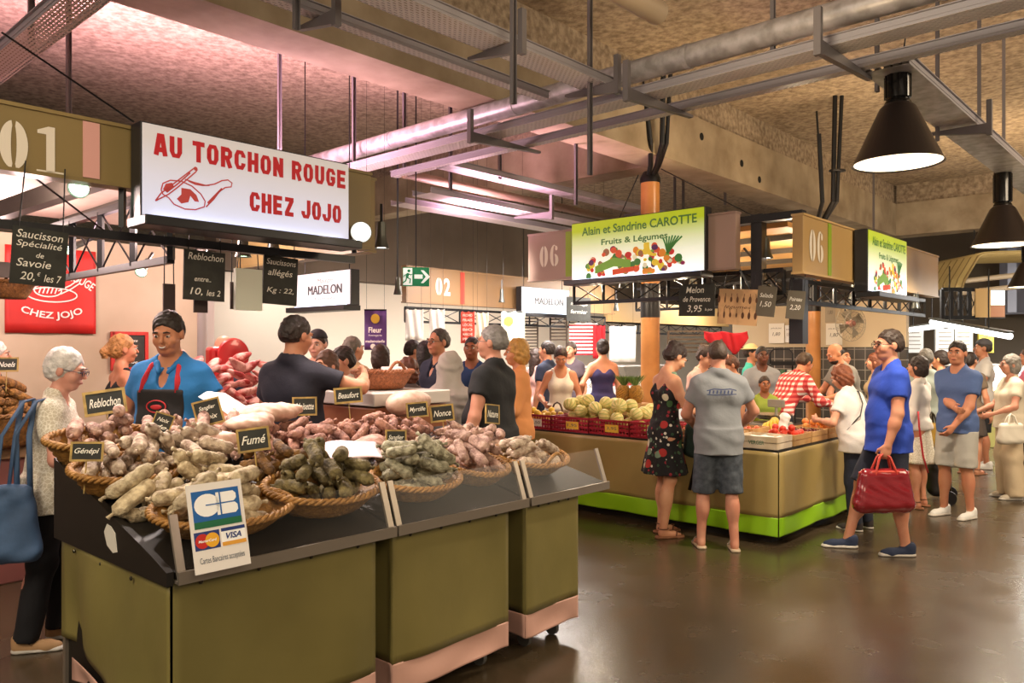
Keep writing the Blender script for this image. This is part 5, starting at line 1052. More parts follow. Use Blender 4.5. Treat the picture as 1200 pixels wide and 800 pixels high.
def person(lab, px, Y, face, ytop, z0=0, sex='m', fat=0, skin='#c68e6e', hair=('short', '#3a2a20'), top=('tshirt', '#888888'), bot=('trousers', '#2a2a33'), shoe='#3a302a', L=None, Rr=None, lean=0, yaw=0, pitch=0, feet=((-.11, .0), (.11, .0)), curl=.5, glasses=None, cap=None, beard=None, h=None, brow=True, nL=None, nR=None, polL=None, polR=None, smile=0, apron=None, bend=0):
    p = gnd(px, Y); H = h or (EYE+(CY-ytop)/F*Y-z0); k = H/1.75; rz = R(face); root = thing('person', lab, 'person', (p.x, p.y, z0), rz)
    near = Y < 8; g = .013 if Y < 7 else (.016 if near else .020); hf = .0062 if Y < 7 else (.008 if near else .011)
    fem = sex == 'f'; kid = sex == 'c'; sh = .158 if fem else (.145 if kid else .176); la = R(lean); hip = V3(0, 0, .95)
    M = rotx(-la)
    T = lambda *a: hip+M @ (V3(*a)-hip) if a[2] > .95 else V3(*a)
    nb = T(0, -.012, 1.45); HM = rotz(R(yaw)) @ rotx(-R(pitch)); hc0 = nb+rotx(-la*.6) @ V3(0, .018, .065); HC_ = lambda x, y, z: hc0+HM @ (V3(x, y, z+.112)*1.06)
    sk = skinm(skin); fine = []
    def torso(s, grow=0, shoulders=True, k_=.08):
        if fem:
            s.cone(T(-.075, 0, .93), T(.075, 0, .93), .108+.03*fat, k=k_); s.cone(T(-.045, .0, 1.10), T(.045, .0, 1.10), .085+.05*fat, k=k_); s.cone(T(-.07, -.005, 1.27), T(.07, -.005, 1.27), .095+.02*fat, k=k_)
            for q in (-1, 1): s.ell(T(q*.07, .075+.02*fat, 1.25), (.062, .055, .06), k=.05)
        else:
            s.cone(T(-.065, 0, .95), T(.065, 0, .95), .108+.03*fat, k=k_); s.cone(T(-.06, .01, 1.10), T(.06, .01, 1.10), .098+.03*fat, k=k_); s.cone(T(-.085, 0, 1.28), T(.085, 0, 1.28), .108+.01*fat, k=k_)
        if fat: s.ell(T(0, .07*fat, 1.08), (.13+.04*fat, .09+.06*fat, .14), k=.07)
        if shoulders:
            s.cone(T(-sh+.045, -.01, 1.385), T(sh-.045, -.01, 1.385), .055, k=k_)
            for q in (-1, 1): s.cone(T(q*.028, -.022, 1.482), T(q*(sh-.045), -.012, 1.408), .040, .040, k=.04)
        return s
    # arms
    arms = {}
    for q, W, pol in ((-1, L, polL), (1, Rr, polR)):
        S_ = T(q*sh, -.01, 1.388); W = V3(q*(.25+.05*fat), .06, .86) if W is None else V3(*W); a, b_ = .285, .255; d = W-S_; n = np.linalg.norm(d)
        if n > a+b_-.004: W = S_+d/n*(a+b_-.004); d = W-S_; n = np.linalg.norm(d)
        x = (a*a-b_*b_+n*n)/(2*n); hgt = math.sqrt(max(a*a-x*x, 0)); pole = V3(*pol) if pol is not None else V3(q*.55, -.7, -.45); u = d/n; pp = unit(pole-u*(pole @ u)); E = S_+u*x+pp*hgt; arms[q] = (S_, E, W)
    legs = {}
    for q, (fx, fy) in ((-1, feet[0]), (1, feet[1])):
        hp_, an = V3(q*.088, 0, .92), V3(fx, fy-.02, .085); kn = (hp_+an)/2+V3(0, .035, .02); legs[q] = (hp_, kn, an)
    # body: one continuous skin
    s = Soft(.035); torso(s); s.cone(nb+V3(0, 0, -.04), HC_(0, -.01, -.06), .055 if not fem else .047, k=.04)
    for q, (S_, E, W) in arms.items():
        t_ = .9 if fem else 1; s.cone(S_, E, .052*t_, .040*t_, k=.05); s.cone(E, E+(W-E)*.35, .041*t_, .041*t_, k=.03); s.cone(E+(W-E)*.3, W, .041*t_, .027*t_, k=.03)
        f = unit(W-E); n_ = V3(*((nL if q < 0 else nR) or (-q, 0, 0.0))); n_ = unit(n_-f*(n_ @ f)); sd = np.cross(f, n_)*q; th = -sd if sd[1] < 0 else sd; th = sd if sd @ V3(0, 1, .3) > 0 else -sd
        Mh = np.stack([th, f, n_]); s.ell(W+f*.045, (.040, .052, .019), Mh, k=.02); fine.append((W+f*.07, (.085, .085, .085)))
        for i in range(4):
            r0 = W+f*.082+th*(.027-.018*i)-n_*.002; ln = (.040, .045, .042, .034)[i]; c1, c2 = curl*1.0+.06*i, curl*2.1+.08*i
            d1 = f*math.cos(c1)+n_*math.sin(c1); d2 = f*math.cos(c2)+n_*math.sin(c2); m1 = r0+d1*ln; e1 = m1+d2*ln*.9
            s.cone(r0-f*.012, m1, .0092, .0086, k=.006); s.cone(m1, e1, .0086, .0072, k=.006)
        t0 = W+f*.022+th*.030; t1 = t0+(f*.75+th*.55+n_*.3)*.038; t2 = t1+(f*.9+n_*(.3+.4*curl))*.032; s.cone(t0, t1, .013, .0105, k=.012); s.cone(t1, t2, .0105, .008, k=.006)
    for q, (a, kn, an) in legs.items():
        s.cone(a, kn, .088, .056, k=.06); s.cone(kn, an, .052, .036, k=.04); s.ell(kn*.62+an*.38+V3(0, -.022, 0), (.05, .05, .10), k=.05)
        s.cone(an+V3(0, -.015, -.045), an+V3(q*.012, .10, -.058), .034, .027, k=.03); s.cone(an+V3(q*.012, .10, -.06), an+V3(q*.012, .155, -.066), .032, .018, k=.02)
    s.clip((0, 0, .004), (0, 0, -1))
    Mh = HM.T
    e = lambda c, r, kk=.022, sub=False: s.ell(HC_(*c), r, Mh, kk, sub)
    e((0, -.014, .03), (.073, .092, .086)); jw = 0 if fem else .005; e((0, .020, -.03), (.060+jw, .070, .085)); e((0, .045, -.080), (.038+jw*1.6, .038+jw*.5, .032)); 
    for q in (-1, 1): e((q*.034, .058, -.028), (.028, .028, .03)); e((q*.074, -.008, -.008), (.010, .022, .032), .012)
    s.cone(HC_(-.032, .080, .022), HC_(.032, .080, .022), .012, k=.014)
    for q in (-1, 1): e((q*.030, .098, .004), (.019, .016, .012), .01, True)
    s.cone(HC_(0, .086, .010), HC_(0, .1045, -.021), .0075, .0125, k=.012); e((0, .088, -.055), (.024, .011, .011), .012)
    fine.append((HC_(0, .02, 0), (.10, .13, .14)))
    if not near: fine = fine[-1:]
    soft_obj('body', s, sk, g, root, k, fine=fine, hf=hf)
    # face
    b = B()
    for q in (-1, 1):
        c = HC_(q*.030, .0765, .003); b.mi = 0; b.ball(c*k, Vector((.0125, .0115, .0095))*k, 10); b.mi = 1; b.ball(HC_(q*.030, .0855, .0035)*k, .0066*k, 8)
    obj('eyes', b, [meye, miris], root, True)
    hcol = hair[1]; mh = mat('hair_'+hcol, hcol, .55, noise=(28, .8, 3), bump=(40, .6))
    if brow:
        b = B()
        for q in (-1, 1): b.tube([HC_(q*.046, .083, .022)*k, HC_(q*.032, .094, .030)*k, HC_(q*.014, .094, .026)*k], [.003*k, .0055*k, .004*k], 6)
        obj('eyebrows', b, mat('brow_'+hcol, mix(hcol, '#3a2a22', .5), .7), root, True)
    b = B(); b.tube([HC_(x*.023, .0955-.012*x*x, -.055+(.007*x*x if smile else -.002*x*x))*k for x in np.linspace(-1, 1, 7)], [.002*k, .005*k, .0062*k, .006*k, .0062*k, .005*k, .002*k], 6); obj('mouth', b, mat('lips_'+skin, mix(skin, '#8a2a2c', .5), .5), root, True)
    if smile: b = B(); b.tube([HC_(x*.018, .1015-.010*x*x, -.0545+.006*x*x)*k for x in np.linspace(-1, 1, 7)], [.001*k, .003*k, .0036*k, .0036*k, .0036*k, .003*k, .001*k], 6); obj('teeth', b, mteeth, root, True)
    # hair
    st = hair[0]; s = Soft(.02); he = lambda c, r, kk=.02, sub=False: s.ell(HC_(*c), r, Mh, kk, sub); nz = (.0045, 95)
    cl = lambda y, z, ny, nz_: s.clip(HC_(0, y, z), HM @ V3(0, ny, nz_))
    if st in ('short', 'crop', 'bun', 'pony', 'receding'):
        g_ = .005 if st == 'crop' else (.013 if fem else .010)
        he((0, -.018, .030), (.074+g_*.7, .092+g_, .088+g_)); he((0, -.05, -.02 if fem else -.004), (.064+g_*.6, .062+g_, .06), .03)
        hl = .022 if st == 'receding' else 0; nz = (.0012, 95) if st == 'crop' else nz
        he((0, .094-hl*.6, -.022+hl), (.063+hl*.3, .088, .088+hl*.5), .008, True)
        for q in (-1, 1): s.cone(HC_(q*.05, .004, -.03), HC_(q*.12, .002, -.02), .030, .032, k=.006, sub=True)
        cl(0, -.022, .75, -.66); cl(0, -.075 if fem else -.052, 0, -1)
    if st == 'pixie':
        he((0, -.022, .034), (.087, .104, .100)); he((0, -.045, -.018), (.080, .074, .066), .03); he((0, .098, -.035), (.062, .088, .100), .01, True); nz = (.004, 70)
    if st in ('bob', 'curly', 'long'):
        he((0, -.02, .034), (.088, .103, .100)); he((0, -.035, -.035), (.088 if st != 'curly' else .10, .085, .095 if st != 'long' else .11), .03)
        if st == 'long': s.cone(HC_(0, -.055, -.06), HC_(0, -.075, -.24), .075, .055, k=.04)
        he((0, .095, -.035), (.062, .085, .098), .01, True); nz = (.010, 55) if st == 'curly' else (.004, 60)
    if st == 'bald': s = None
    if st == 'fringe':
        he((0, -.02, .0), (.079, .097, .062)); cl(0, .0, .85, -.4); cl(0, .045, 0, 1)
    if st == 'bun': he((0, -.085, .075), (.045, .042, .04), .02)
    if st == 'pony': s.cone(HC_(0, -.10, .03), HC_(0, -.145, -.02), .026, .03, k=.02); s.cone(HC_(0, -.145, -.02), HC_(0, -.125, -.15), .03, .012, k=.02)
    if s: soft_obj('hair', s, mh, g*.52, root, k, nz=nz)
    if beard:
        s = Soft(.02); s.ell(HC_(0, .032, -.07), (.058, .066, .052), Mh); s.ell(HC_(0, .115, -.052), (.030, .03, .012), Mh, .01, True); s.clip(HC_(0, .0, -.045), HM @ V3(0, -.1, 1)); s.clip(HC_(0, -.01, 0), HM @ V3(0, -1, 0)); soft_obj('beard', s, mat('hair_'+beard, beard, .7, noise=(28, .8, 3), bump=(40, .6)), g*.6, root, k)
    if glasses:
        b = B(); mg_ = mat('glasses_'+glasses, glasses, .3)
        for q in (-1, 1): b.tube([(HC_(q*.031+.021*math.cos(a), .103, .002+.015*math.sin(a)))*k for a in np.linspace(0, 2*PI, 15)], .0022*k, 5, False); b.tube([HC_(q*.052, .102, .006)*k, HC_(q*.073, .06, .006)*k, HC_(q*.079, -.01, .004)*k], .0022*k, 5)
        b.tube([HC_(-.010, .106, .005)*k, HC_(.010, .106, .005)*k], .002*k, 5); obj('glasses', b, mg_, root, True)
    if cap:
        s = Soft(.012); s.ell(HC_(0, -.016, .040), (.088, .106, .098), Mh); s.clip(HC_(0, 0, .048), HM @ V3(0, .12, -1)); d = 1
        if cap[0] == 'peak': s.ell(HC_(0, .12, .050), (.062, .065, .010), Mh)
        if cap[0] == 'brim': s.ell(HC_(0, -.01, .055), (.155, .17, .012), Mh)
        soft_obj('hat', s, mat('hat_'+cap[1], cap[1], .8, bump=(60, .3)), g*.7, root, k)
    # clothes
    kind, tm = top[0], top[1] if not isinstance(top[1], str) else cloth(top[1]); hem = top[2] if len(top) > 2 else .88; inf = .016
    nrm = M @ V3(0, 0, 1)
    def neck(s, v=0):
        s.cone(T(0, .004, 1.458), T(0, .01, 1.64), .062, .095, k=.01, sub=True)
        if v: s.ell(T(0, .12, 1.40), (.04, .07, .085), None, .01, True)
    if kind in ('tshirt', 'polo', 'long', 'cardigan'):
        s = Soft(.05); torso(s); fr = {'tshirt': .56, 'polo': .46}.get(kind, 1)
        for q, (S_, E, W) in arms.items():
            if fr < 1: s.cone(S_, S_+(E-S_)*fr, .046, .049, k=.05, cut=True)
            else: s.cone(S_, E, .050, .042, k=.06); s.cone(E, W-(W-E)*.06, .043, .030, k=.04, cut=True)
        if hem < .95: s.skirt(hem, 1.0, (0, .01), (0, .0), (.190+.045*fat, .146+.07*fat), (.172+.035*fat, .124+.05*fat), .02, 7, k=.06)
        else: s.clip(T(0, 0, hem), -nrm)
        s.clip((0, 0, hem), (0, 0, -1)); neck(s, 1 if kind == 'polo' else 0); soft_obj('shirt', s, tm, g, root, k, infl=inf, nz=(.0035, 26), fine=[(T(0, 0, 1.46), (.13, .13, .075)), (V3(0, 0, hem), (.0, .0, .02))] if near else (), hf=hf)
        if kind == 'polo':
            s = Soft(.01)
            for q in (-1, 1): s.cone(T(q*.055, -.05, 1.465), T(q*.062, .03, 1.452), .020, .022); s.cone(T(q*.062, .03, 1.452), T(q*.028, .085, 1.405), .022, .012)
            s.cone(T(-.055, -.05, 1.468), T(.055, -.05, 1.468), .020); soft_obj('collar', s, cloth(top[3]) if len(top) > 3 else tm, g*.7, root, k)
    if kind in ('tank', 'dress'):
        s = Soft(.05); torso(s, shoulders=False)
        for q in (-1, 1):
            s.cone(T(q*.075, .085, 1.30), T(q*.095, .0, 1.452), .020, .014, k=.03); s.cone(T(q*.095, .0, 1.452), T(q*.08, -.09, 1.28), .014, .018, k=.03)
        s.clip(T(0, 0, 1.335 if False else 1.48), nrm); s.ell(T(0, .06, 1.47), (.075, .12, .11), None, .01, True); s.ell(T(0, -.10, 1.44), (.07, .07, .13), None, .01, True)
        if kind == 'dress': z_ = top[2]; s.skirt(z_, 1.02, (0, .0), (0, 0), (.235+.05*fat, .20+.05*fat), (.125+.05*fat, .10+.05*fat), .05, 9, k=.05)
        elif hem < .95: s.skirt(hem, 1.0, (0, .01), (0, .0), (.195+.04*fat, .145+.06*fat), (.165+.035*fat, .122+.05*fat), .02, 7, k=.06)
        soft_obj('dress' if kind == 'dress' else 'tank_top', s, tm, g, root, k, infl=.012, nz=(.003, 26))
    if kind == 'veil':
        s = Soft(.05); s.ell(HC_(0, -.02, .03), (.10, .122, .118), Mh); s.cone(HC_(0, -.03, -.04), T(0, -.02, 1.36), .10, .13, k=.08); s.cone(T(-sh+.01, -.01, 1.37), T(sh-.01, -.01, 1.37), .09, k=.08); s.skirt(.55, 1.38, (0, .0), (0, 0), (.29, .25), (.21, .15), .05, 8, k=.08)
        s.ell(HC_(0, .12, -.03), (.066, .085, .085), Mh, .01, True); soft_obj('veil', s, tm, g, root, k, nz=(.009, 38))
    bk_, bm = bot[0], bot[1] if not isinstance(bot[1], str) else cloth(bot[1])
    if bk_ in ('trousers', 'shorts', 'wide'):
        s = Soft(.045); ad = .03*fat; s.cone((-.075, 0, .94), (.075, 0, .94), .108+ad, k=.06); s.cone((-.06, 0, 1.02), (.06, 0, 1.02), .098+ad, k=.06)
        for q, (a, kn, an) in legs.items():
            if bk_ == 'shorts': s.cone(a, kn+(an-kn)*(bot[2] if len(bot) > 2 else 0), .098, .085, k=.05, cut=True)
            elif bk_ == 'wide': s.cone(a, kn, .10, .095, k=.05); s.cone(kn, an+V3(0, 0, -.04), .095, .105, k=.05, cut=True)
            else: s.cone(a, kn, .094, .066, k=.05); s.cone(kn, an+V3(0, 0, -.02), .064, .058, k=.04, cut=True)
        s.clip((0, 0, min(.985, hem+.025)), (0, 0, 1)); soft_obj('shorts' if bk_ == 'shorts' else 'trousers', s, bm, g, root, k, infl=.012, nz=(.004, 24))
    if bk_ == 'skirt':
        s = Soft(.05); s.skirt(bot[2], 1.04, (0, 0), (0, 0), (.22, .19), (.135, .11), .05, 9); soft_obj('skirt', s, bm, g, root, k, infl=.012)
    if shoe:
        for q, (a, kn, an) in legs.items():
            s = Soft(.02); A = an+V3(0, -.03, -.05); c_ = an+V3(q*.012, .12, -.06)
            if shoe == 'sandal' or shoe == 'flip':
                s.cone(A+V3(0, -.01, -.03), c_+V3(0, .04, -.03), .042, .046); s.clip((0, 0, .022), (0, 0, 1)); s.clip((0, 0, .001), (0, 0, -1)); o_ = soft_obj('sole', s, mat('sole_'+shoe, '#b9a58a' if shoe == 'flip' else '#8a5a3c', .6), .008, root, k)
                b = B(); b.tube([(c_+V3(-.045, -.02, -.0))*k, (c_+V3(-.02, .0, .032))*k, (c_+V3(0, .02, .036))*k, (c_+V3(.02, .0, .032))*k, (c_+V3(.045, -.02, .0))*k], .006*k, 6)
                if shoe == 'sandal': b.tube([(an+V3(.045*math.cos(x), .045*math.sin(x), .0))*k for x in np.linspace(0, 2*PI, 13)], .005*k, 6)
                obj('strap', b, mat('strap_'+shoe, '#8a8074' if shoe == 'flip' else '#6a3f2a', .6), root, True)
            else:
                s.cone(A, c_, .043, .036); s.cone(c_, c_+V3(0, .045, -.004), .037, .030); s.ell(an+V3(0, -.02, -.01), (.045, .055, .045)); s.clip((0, 0, .002), (0, 0, -1)); s.ell(an+V3(0, -.005, .05), (.040, .05, .045), None, .005, True); soft_obj('shoe', s, cloth(shoe), .010, root, k)
                s = Soft(.02); s.cone(A+V3(0, 0, -.03), c_+V3(0, .05, -.03), .046, .042); s.clip((0, 0, .026), (0, 0, 1)); s.clip((0, 0, .0005), (0, 0, -1)); soft_obj('sole', s, mat('sole_white', '#c9c2b8', .6), .009, root, k)
    root['_k'] = 0; del root['_k']
    return dict(root=root, k=k, T=T, HC=HC_, arms=arms, legs=legs, M=M, p=Vector((p.x, p.y, z0)), rz=rz)
def wpos(P_, v): v = Vector(tuple(np.array(v)*P_['k'])); return P_['p']+Matrix.Rotation(P_['rz'], 3, 'Z') @ v
def grip(P_, q): S_, E, W = P_['arms'][q]; return wpos(P_, W+unit(W-E)*.075)
# patterned cloths
def pat(key, fn, rough=.85):
    if key in MC: return MC[key]
    m = mat(key, '#888888', rough, bump=(30, .3)); nt = m.node_tree; tc = nt.nodes.new('ShaderNodeTexCoord'); out = fn(nt.nodes, nt.links, tc.outputs['Object']); nt.links.new(out, nt.nodes['Principled BSDF'].inputs['Base Color']); return m
def ramp(N, L, src, els, const=True):
    r = N.new('ShaderNodeValToRGB'); r.color_ramp.interpolation = 'CONSTANT' if const else 'LINEAR'
    while len(r.color_ramp.elements) < len(els): r.color_ramp.elements.new(.5)
    for e, (p_, c) in zip(r.color_ramp.elements, els): e.position = p_; e.color = lin(c)
    L.new(src, r.inputs[0]); return r.outputs[0]
def f_floral(N, L, co_):
    def lay(sc, cut, els, prev, off):
        mp = N.new('ShaderNodeMapping'); mp.inputs['Location'].default_value = (off, off*2, off*3); L.new(co_, mp.inputs[0]); v = N.new('ShaderNodeTexVoronoi'); v.inputs['Scale'].default_value = sc; L.new(mp.outputs[0], v.inputs['Vector'])
        lt = N.new('ShaderNodeMath'); lt.operation = 'LESS_THAN'; lt.inputs[1].default_value = cut; L.new(v.outputs['Distance'], lt.inputs[0]); sp = N.new('ShaderNodeSeparateColor'); L.new(v.outputs['Color'], sp.inputs[0]); c = ramp(N, L, sp.outputs[0], els)
        mx = N.new('ShaderNodeMix'); mx.data_type = 'RGBA'; L.new(lt.outputs[0], mx.inputs[0]); L.new(c, mx.inputs[7])
        if isinstance(prev, str): mx.inputs[6].default_value = lin(prev)
        else: L.new(prev, mx.inputs[6])
        return mx.outputs[2]
    a = lay(22, .30, [(0, '#2e4a34'), (.35, '#d8d4c4'), (.55, '#3a5a40'), (.75, '#8a2430')], '#131114', 0); return lay(9.5, .36, [(0, '#131114'), (.35, '#6f8a72'), (.55, '#a02a26'), (.72, '#c9c2a4'), (.86, '#45683f')], a, 3.1)
def f_plaid(N, L, co_):
    sp = N.new('ShaderNodeSeparateXYZ'); L.new(co_, sp.inputs[0]); outs = []
    for i in (0, 2):
        m1 = N.new('ShaderNodeMath'); m1.operation = 'MULTIPLY'; m1.inputs[1].default_value = 17; L.new(sp.outputs[i], m1.inputs[0]); m2 = N.new('ShaderNodeMath'); m2.operation = 'FRACT'; L.new(m1.outputs[0], m2.inputs[0]); m3 = N.new('ShaderNodeMath'); m3.operation = 'GREATER_THAN'; m3.inputs[1].default_value = .5; L.new(m2.outputs[0], m3.inputs[0]); outs.append(m3.outputs[0])
    ad = N.new('ShaderNodeMath'); ad.operation = 'ADD'; L.new(outs[0], ad.inputs[0]); L.new(outs[1], ad.inputs[1]); dv = N.new('ShaderNodeMath'); dv.operation = 'MULTIPLY'; dv.inputs[1].default_value = .5; L.new(ad.outputs[0], dv.inputs[0]); return ramp(N, L, dv.outputs[0], [(0, '#e6d3cc'), (.3, '#cc5a54'), (.8, '#a81f26')])
def f_lace(N, L, co_):
    v = N.new('ShaderNodeTexVoronoi'); v.feature = 'DISTANCE_TO_EDGE'; v.inputs['Scale'].default_value = 52; L.new(co_, v.inputs['Vector']); return ramp(N, L, v.outputs['Distance'], [(0, '#fbf5e8'), (.12, '#d3c8b2')], False)
def f_jean(N, L, co_):
    n = N.new('ShaderNodeTexNoise'); n.inputs['Scale'].default_value = 16; n.inputs['Detail'].default_value = 6; L.new(co_, n.inputs['Vector']); return ramp(N, L, n.outputs[0], [(.3, '#2c323b'), (.7, '#565d66')], False)
FLORAL = pat('cloth_floral', f_floral); PLAID = pat('cloth_plaid', f_plaid); LACE = pat('cloth_lace', f_lace); JEAN = pat('cloth_jean', f_jean)

# --- behind and around the sausage stall
old = person('old white haired woman with glasses and a cream lace top, beside the left baskets', 58, 4.4, -72, 409, sex='f', fat=.5, skin='#d9a08c', hair=('pixie', '#f0e9e4'), top=('tshirt', LACE, .80), bot=('trousers', '#141318'), shoe='#b08a62', Rr=(.17, .29, .98), L=(-.15, .29, 1.0), glasses='#23264a', pitch=14, lean=6, yaw=-8, feet=((-.09, .05), (.1, -.08)))
person('white haired head at the very left edge behind the big brown sausages', -6, 6.7, -60, 400, sex='f', hair=('bob', '#e4ddd4'), skin='#cf9a80', top=('tshirt', '#5a4a4a'))
ven = person('smiling vendor in a blue polo shirt and a black apron with red straps', 200, 4.6, 176, 366, .1, skin='#bf8260', hair=('short', '#2a1e17'), top=('polo', '#1f6aa6', .88), bot=('trousers', '#22222a'), L=(-.27, .15, 1.0), Rr=(.27, .15, 1.0), fat=.45, pitch=16, yaw=6, smile=1, beard='#6b4836' if False else None)
person('woman with a blond ponytail and black strapped top, left of the vendor', 144, 6.4, -48, 393, .08, sex='f', skin='#d2926f', hair=('pony', '#c08a4e'), top=('tank', '#17161a', .9), Rr=(.2, .3, 1.1))
person('bald man looking down behind the red meat', 266, 7.2, 165, 393, hair=('fringe', '#4a3a30'), skin='#d49a7e', top=('tshirt', '#2a3142'), pitch=22)
dk = person('dark haired man in a navy T-shirt seen from behind, red at the collar', 344, 5.05, -22, 371, .06, hair=('short', '#2b1c15'), skin='#c88c6c', top=('tshirt', '#1f1d2a', .86), bot=('trousers', '#23232b'), Rr=(.30, .34, 1.37), L=(-.22, .3, 1.05), fat=.35, pitch=10, yaw=-12, polR=(.7, -.5, -.3))
b = B(); b.tube([np.array((.070*math.cos(a), .0+.066*math.sin(a)-.002, 1.478-.012*math.sin(a)))*dk['k'] for a in np.linspace(0, 2*PI, 17)], .015, 8, False); obj('collar', b, cloth('#b02a30'), dk['root'], True, label='red collar')
person('man in a black cap facing the picture behind the dark shirted vendor', 373, 7.5, 172, 388, cap=('flat', '#1d1b20'), skin='#d8a890', top=('tshirt', '#d8cdbb'), pitch=8)
person('grey haired man behind the basket of cheeses, left of the purple banner', 414, 8.0, -40, 395, hair=('short', '#6f675c'), top=('tshirt', '#a58a62'), skin='#c99474')
person('woman with a dark fringe looking left behind the basket of cheeses', 404, 6.6, 125, 407, sex='f', hair=('short', '#2a1b14'), top=('tshirt', '#c9b8a8'), skin='#d8a284', pitch=10)
person('woman with dark brown hair seen from behind the basket of cheeses', 446, 7.2, 5, 405, sex='f', hair=('bob', '#3a2418'), top=('tshirt', '#26242c'))
person('brown haired person right behind the shoulder of the dark shirted vendor', 382, 6.1, 150, 412, sex='f', hair=('bob', '#5a3a26'), top=('tshirt', '#8a6a4a'), skin='#d8a284')
person('dark haired man in a black jacket under the left white sheet', 485, 9.0, -70, 399, hair=('short', '#241a15'), top=('long', '#1d1b20'))
person('woman with long black hair and a bare back under the white sheets', 498, 8.0, 8, 401, sex='f', hair=('long', '#1b1412'), top=('tank', '#1a181c', .9), skin='#c98e6c')
person('tall man with glasses in a navy polo shirt facing left below the white sheets', 514, 7.6, 135, 386, hair=('receding', '#4a423a'), top=('polo', '#252c40', .9), glasses='#2a2622', skin='#c48a6a', fat=.3, L=(-.1, .3, 1.2))
person('person wrapped in a pale grey veil seen from behind', 527, 6.4, -25, 415, sex='f', hair=('bald', '#222222'), top=('veil', '#b3aaa2'), bot=('skirt', '#b3aaa2', .1), skin='#b8805c', pitch=10)
person('small person with curly reddish hair left of the grey veil', 478, 6.7, 20, 420, sex='f', hair=('curly', '#6a3a26'), top=('tshirt', '#5a4a4a'))
person('dark skinned man in a blue shirt with a yellow pattern, right of the grey veil', 553, 8.3, 170, 395, hair=('crop', '#1d1512'), skin='#8a5436', top=('tshirt', '#1f3a66'))
polo = person('stout grey haired man in a black polo shirt, right of the sausage stall', 577, 5.9, 62, 382, hair=('short', '#8a8580'), skin='#cc947a', top=('polo', '#1a1a1c', .84), bot=('trousers', '#2a2a30'), fat=.9, glasses='#3a3430', yaw=14)
person('woman with curly blond hair and an orange cardigan, right of the black polo shirt', 606, 7.2, 100, 398, sex='f', hair=('curly', '#c9954a'), skin='#cf8f68', top=('long', '#d08a52', .84), bot=('trousers', '#b08a6a'), L=(-.1, .3, 1.1), fat=.3)
person('man in a navy T-shirt facing left before the striped cloth', 641, 10.3, 60, 400, hair=('short', '#2a211c'), top=('tshirt', '#222c44'))
wt = person('woman in a white sleeveless top looking down behind the red crates', 657, 9.5, 178, 406, sex='f', hair=('bun', '#3a2418'), top=('tank', '#e6dccb', .86), bot=('trousers', '#6a5a48'), L=(-.17, .28, 1.02), Rr=(.2, .28, 1.05), pitch=28, skin='#c98a64')
person('woman in a purple sleeveless top seen from behind with her hair up', 706, 10.6, 8, 398, sex='f', hair=('bun', '#241914'), top=('tank', '#35305c', .88), bot=('trousers', '#7a8aa0'), skin='#cf9270', L=(-.3, .05, .95))
person('dark haired woman in pink near the slatted panel', 629, 11.2, -60, 409, sex='f', hair=('long', '#33221a'), top=('tshirt', '#d8a8a0'))
person('person standing right before the striped cloth', 669, 12.0, 150, 401, sex='f', hair=('short', '#3a2a20'), top=('tshirt', '#4a4048'))
# --- at the fruit stall
flo = person('woman in a black flowered dress looking down at her phone', 779, 6.98, -72, 400, sex='f', hair=('bun', '#33211a'), skin='#d09a78', top=('dress', FLORAL, .56), bot=('none', '#000000'), shoe='sandal', Rr=(.13, .31, 1.16), L=(-.09, .33, 1.18), pitch=36, lean=4, feet=((-.1, .04), (.1, -.05)), nR=(-.6, .1, .8), nL=(.6, .1, .8), curl=.7)
gry = person('man in a grey T-shirt and cargo shorts seen from behind at the fruit counter', 842, 6.5, -4, 399, hair=('crop', '#4a382c'), skin='#c68e74', top=('tshirt', '#83868a', .80), bot=('shorts', JEAN, .12), shoe='flip', L=(-.15, .26, 1.0), Rr=(.24, .27, 1.0), polL=(-.8, -.6, -.4), polR=(.9, -.5, -.3), fat=.25, pitch=18, feet=((-.14, .05), (.12, -.04)))
person('woman in pink bending over the fruit, between the flowered dress and the grey shirt', 823, 8.65, -140, 405, sex='f', hair=('bun', '#3a2620'), top=('tshirt', '#e0b8ae'), skin='#d8a284', pitch=24)
person('brown haired person bent behind the right elbow of the man in the grey shirt', 860, 9.0, 100, 416, sex='f', hair=('short', '#5a3424'), top=('tshirt', '#c9a070'), pitch=25, h=1.58)
person('dark skinned man in a grey T-shirt facing the picture by the wire rack', 893, 9.8, 178, 406, hair=('crop', '#171210'), skin='#5a3826', top=('tshirt', '#8a8e94'), Rr=(.2, .3, 1.1))
person('boy in a green and yellow shirt before the man in grey by the rack', 896, 9.0, 175, 441, sex='c', hair=('short', '#2a1d16'), skin='#9a6444', top=('tshirt', '#8a9a3a'))
person('person in a straw hat and a teal shirt by the red drape', 881, 10.6, -120, 404, cap=('brim', '#d8bf8a'), top=('tshirt', '#3fb0a0'), skin='#c98e6c')
plv = person('fruit vendor in a red checked shirt leaning forward to the right', 911, 9.15, -66, 421, hair=('receding', '#4a3828'), skin='#c8835e', top=('long', PLAID, .88), lean=40, pitch=34, h=1.74, Rr=(.2, .62, 1.02), L=(-.15, .66, 1.05))
person('bearded balding man in grey leaning left over the fruit', 1001, 9.7, 100, 416, hair=('fringe', '#2a1d16'), beard='#2a1d16', skin='#c48560', top=('tshirt', '#7f7a72'), lean=22, pitch=25, h=1.76, L=(-.2, .5, 1.05), Rr=(.2, .5, 1.05))
person('dark haired person standing behind the bearded man', 988, 10.5, -160, 408, hair=('short', '#241a15'), top=('tshirt', '#3a3a40'))
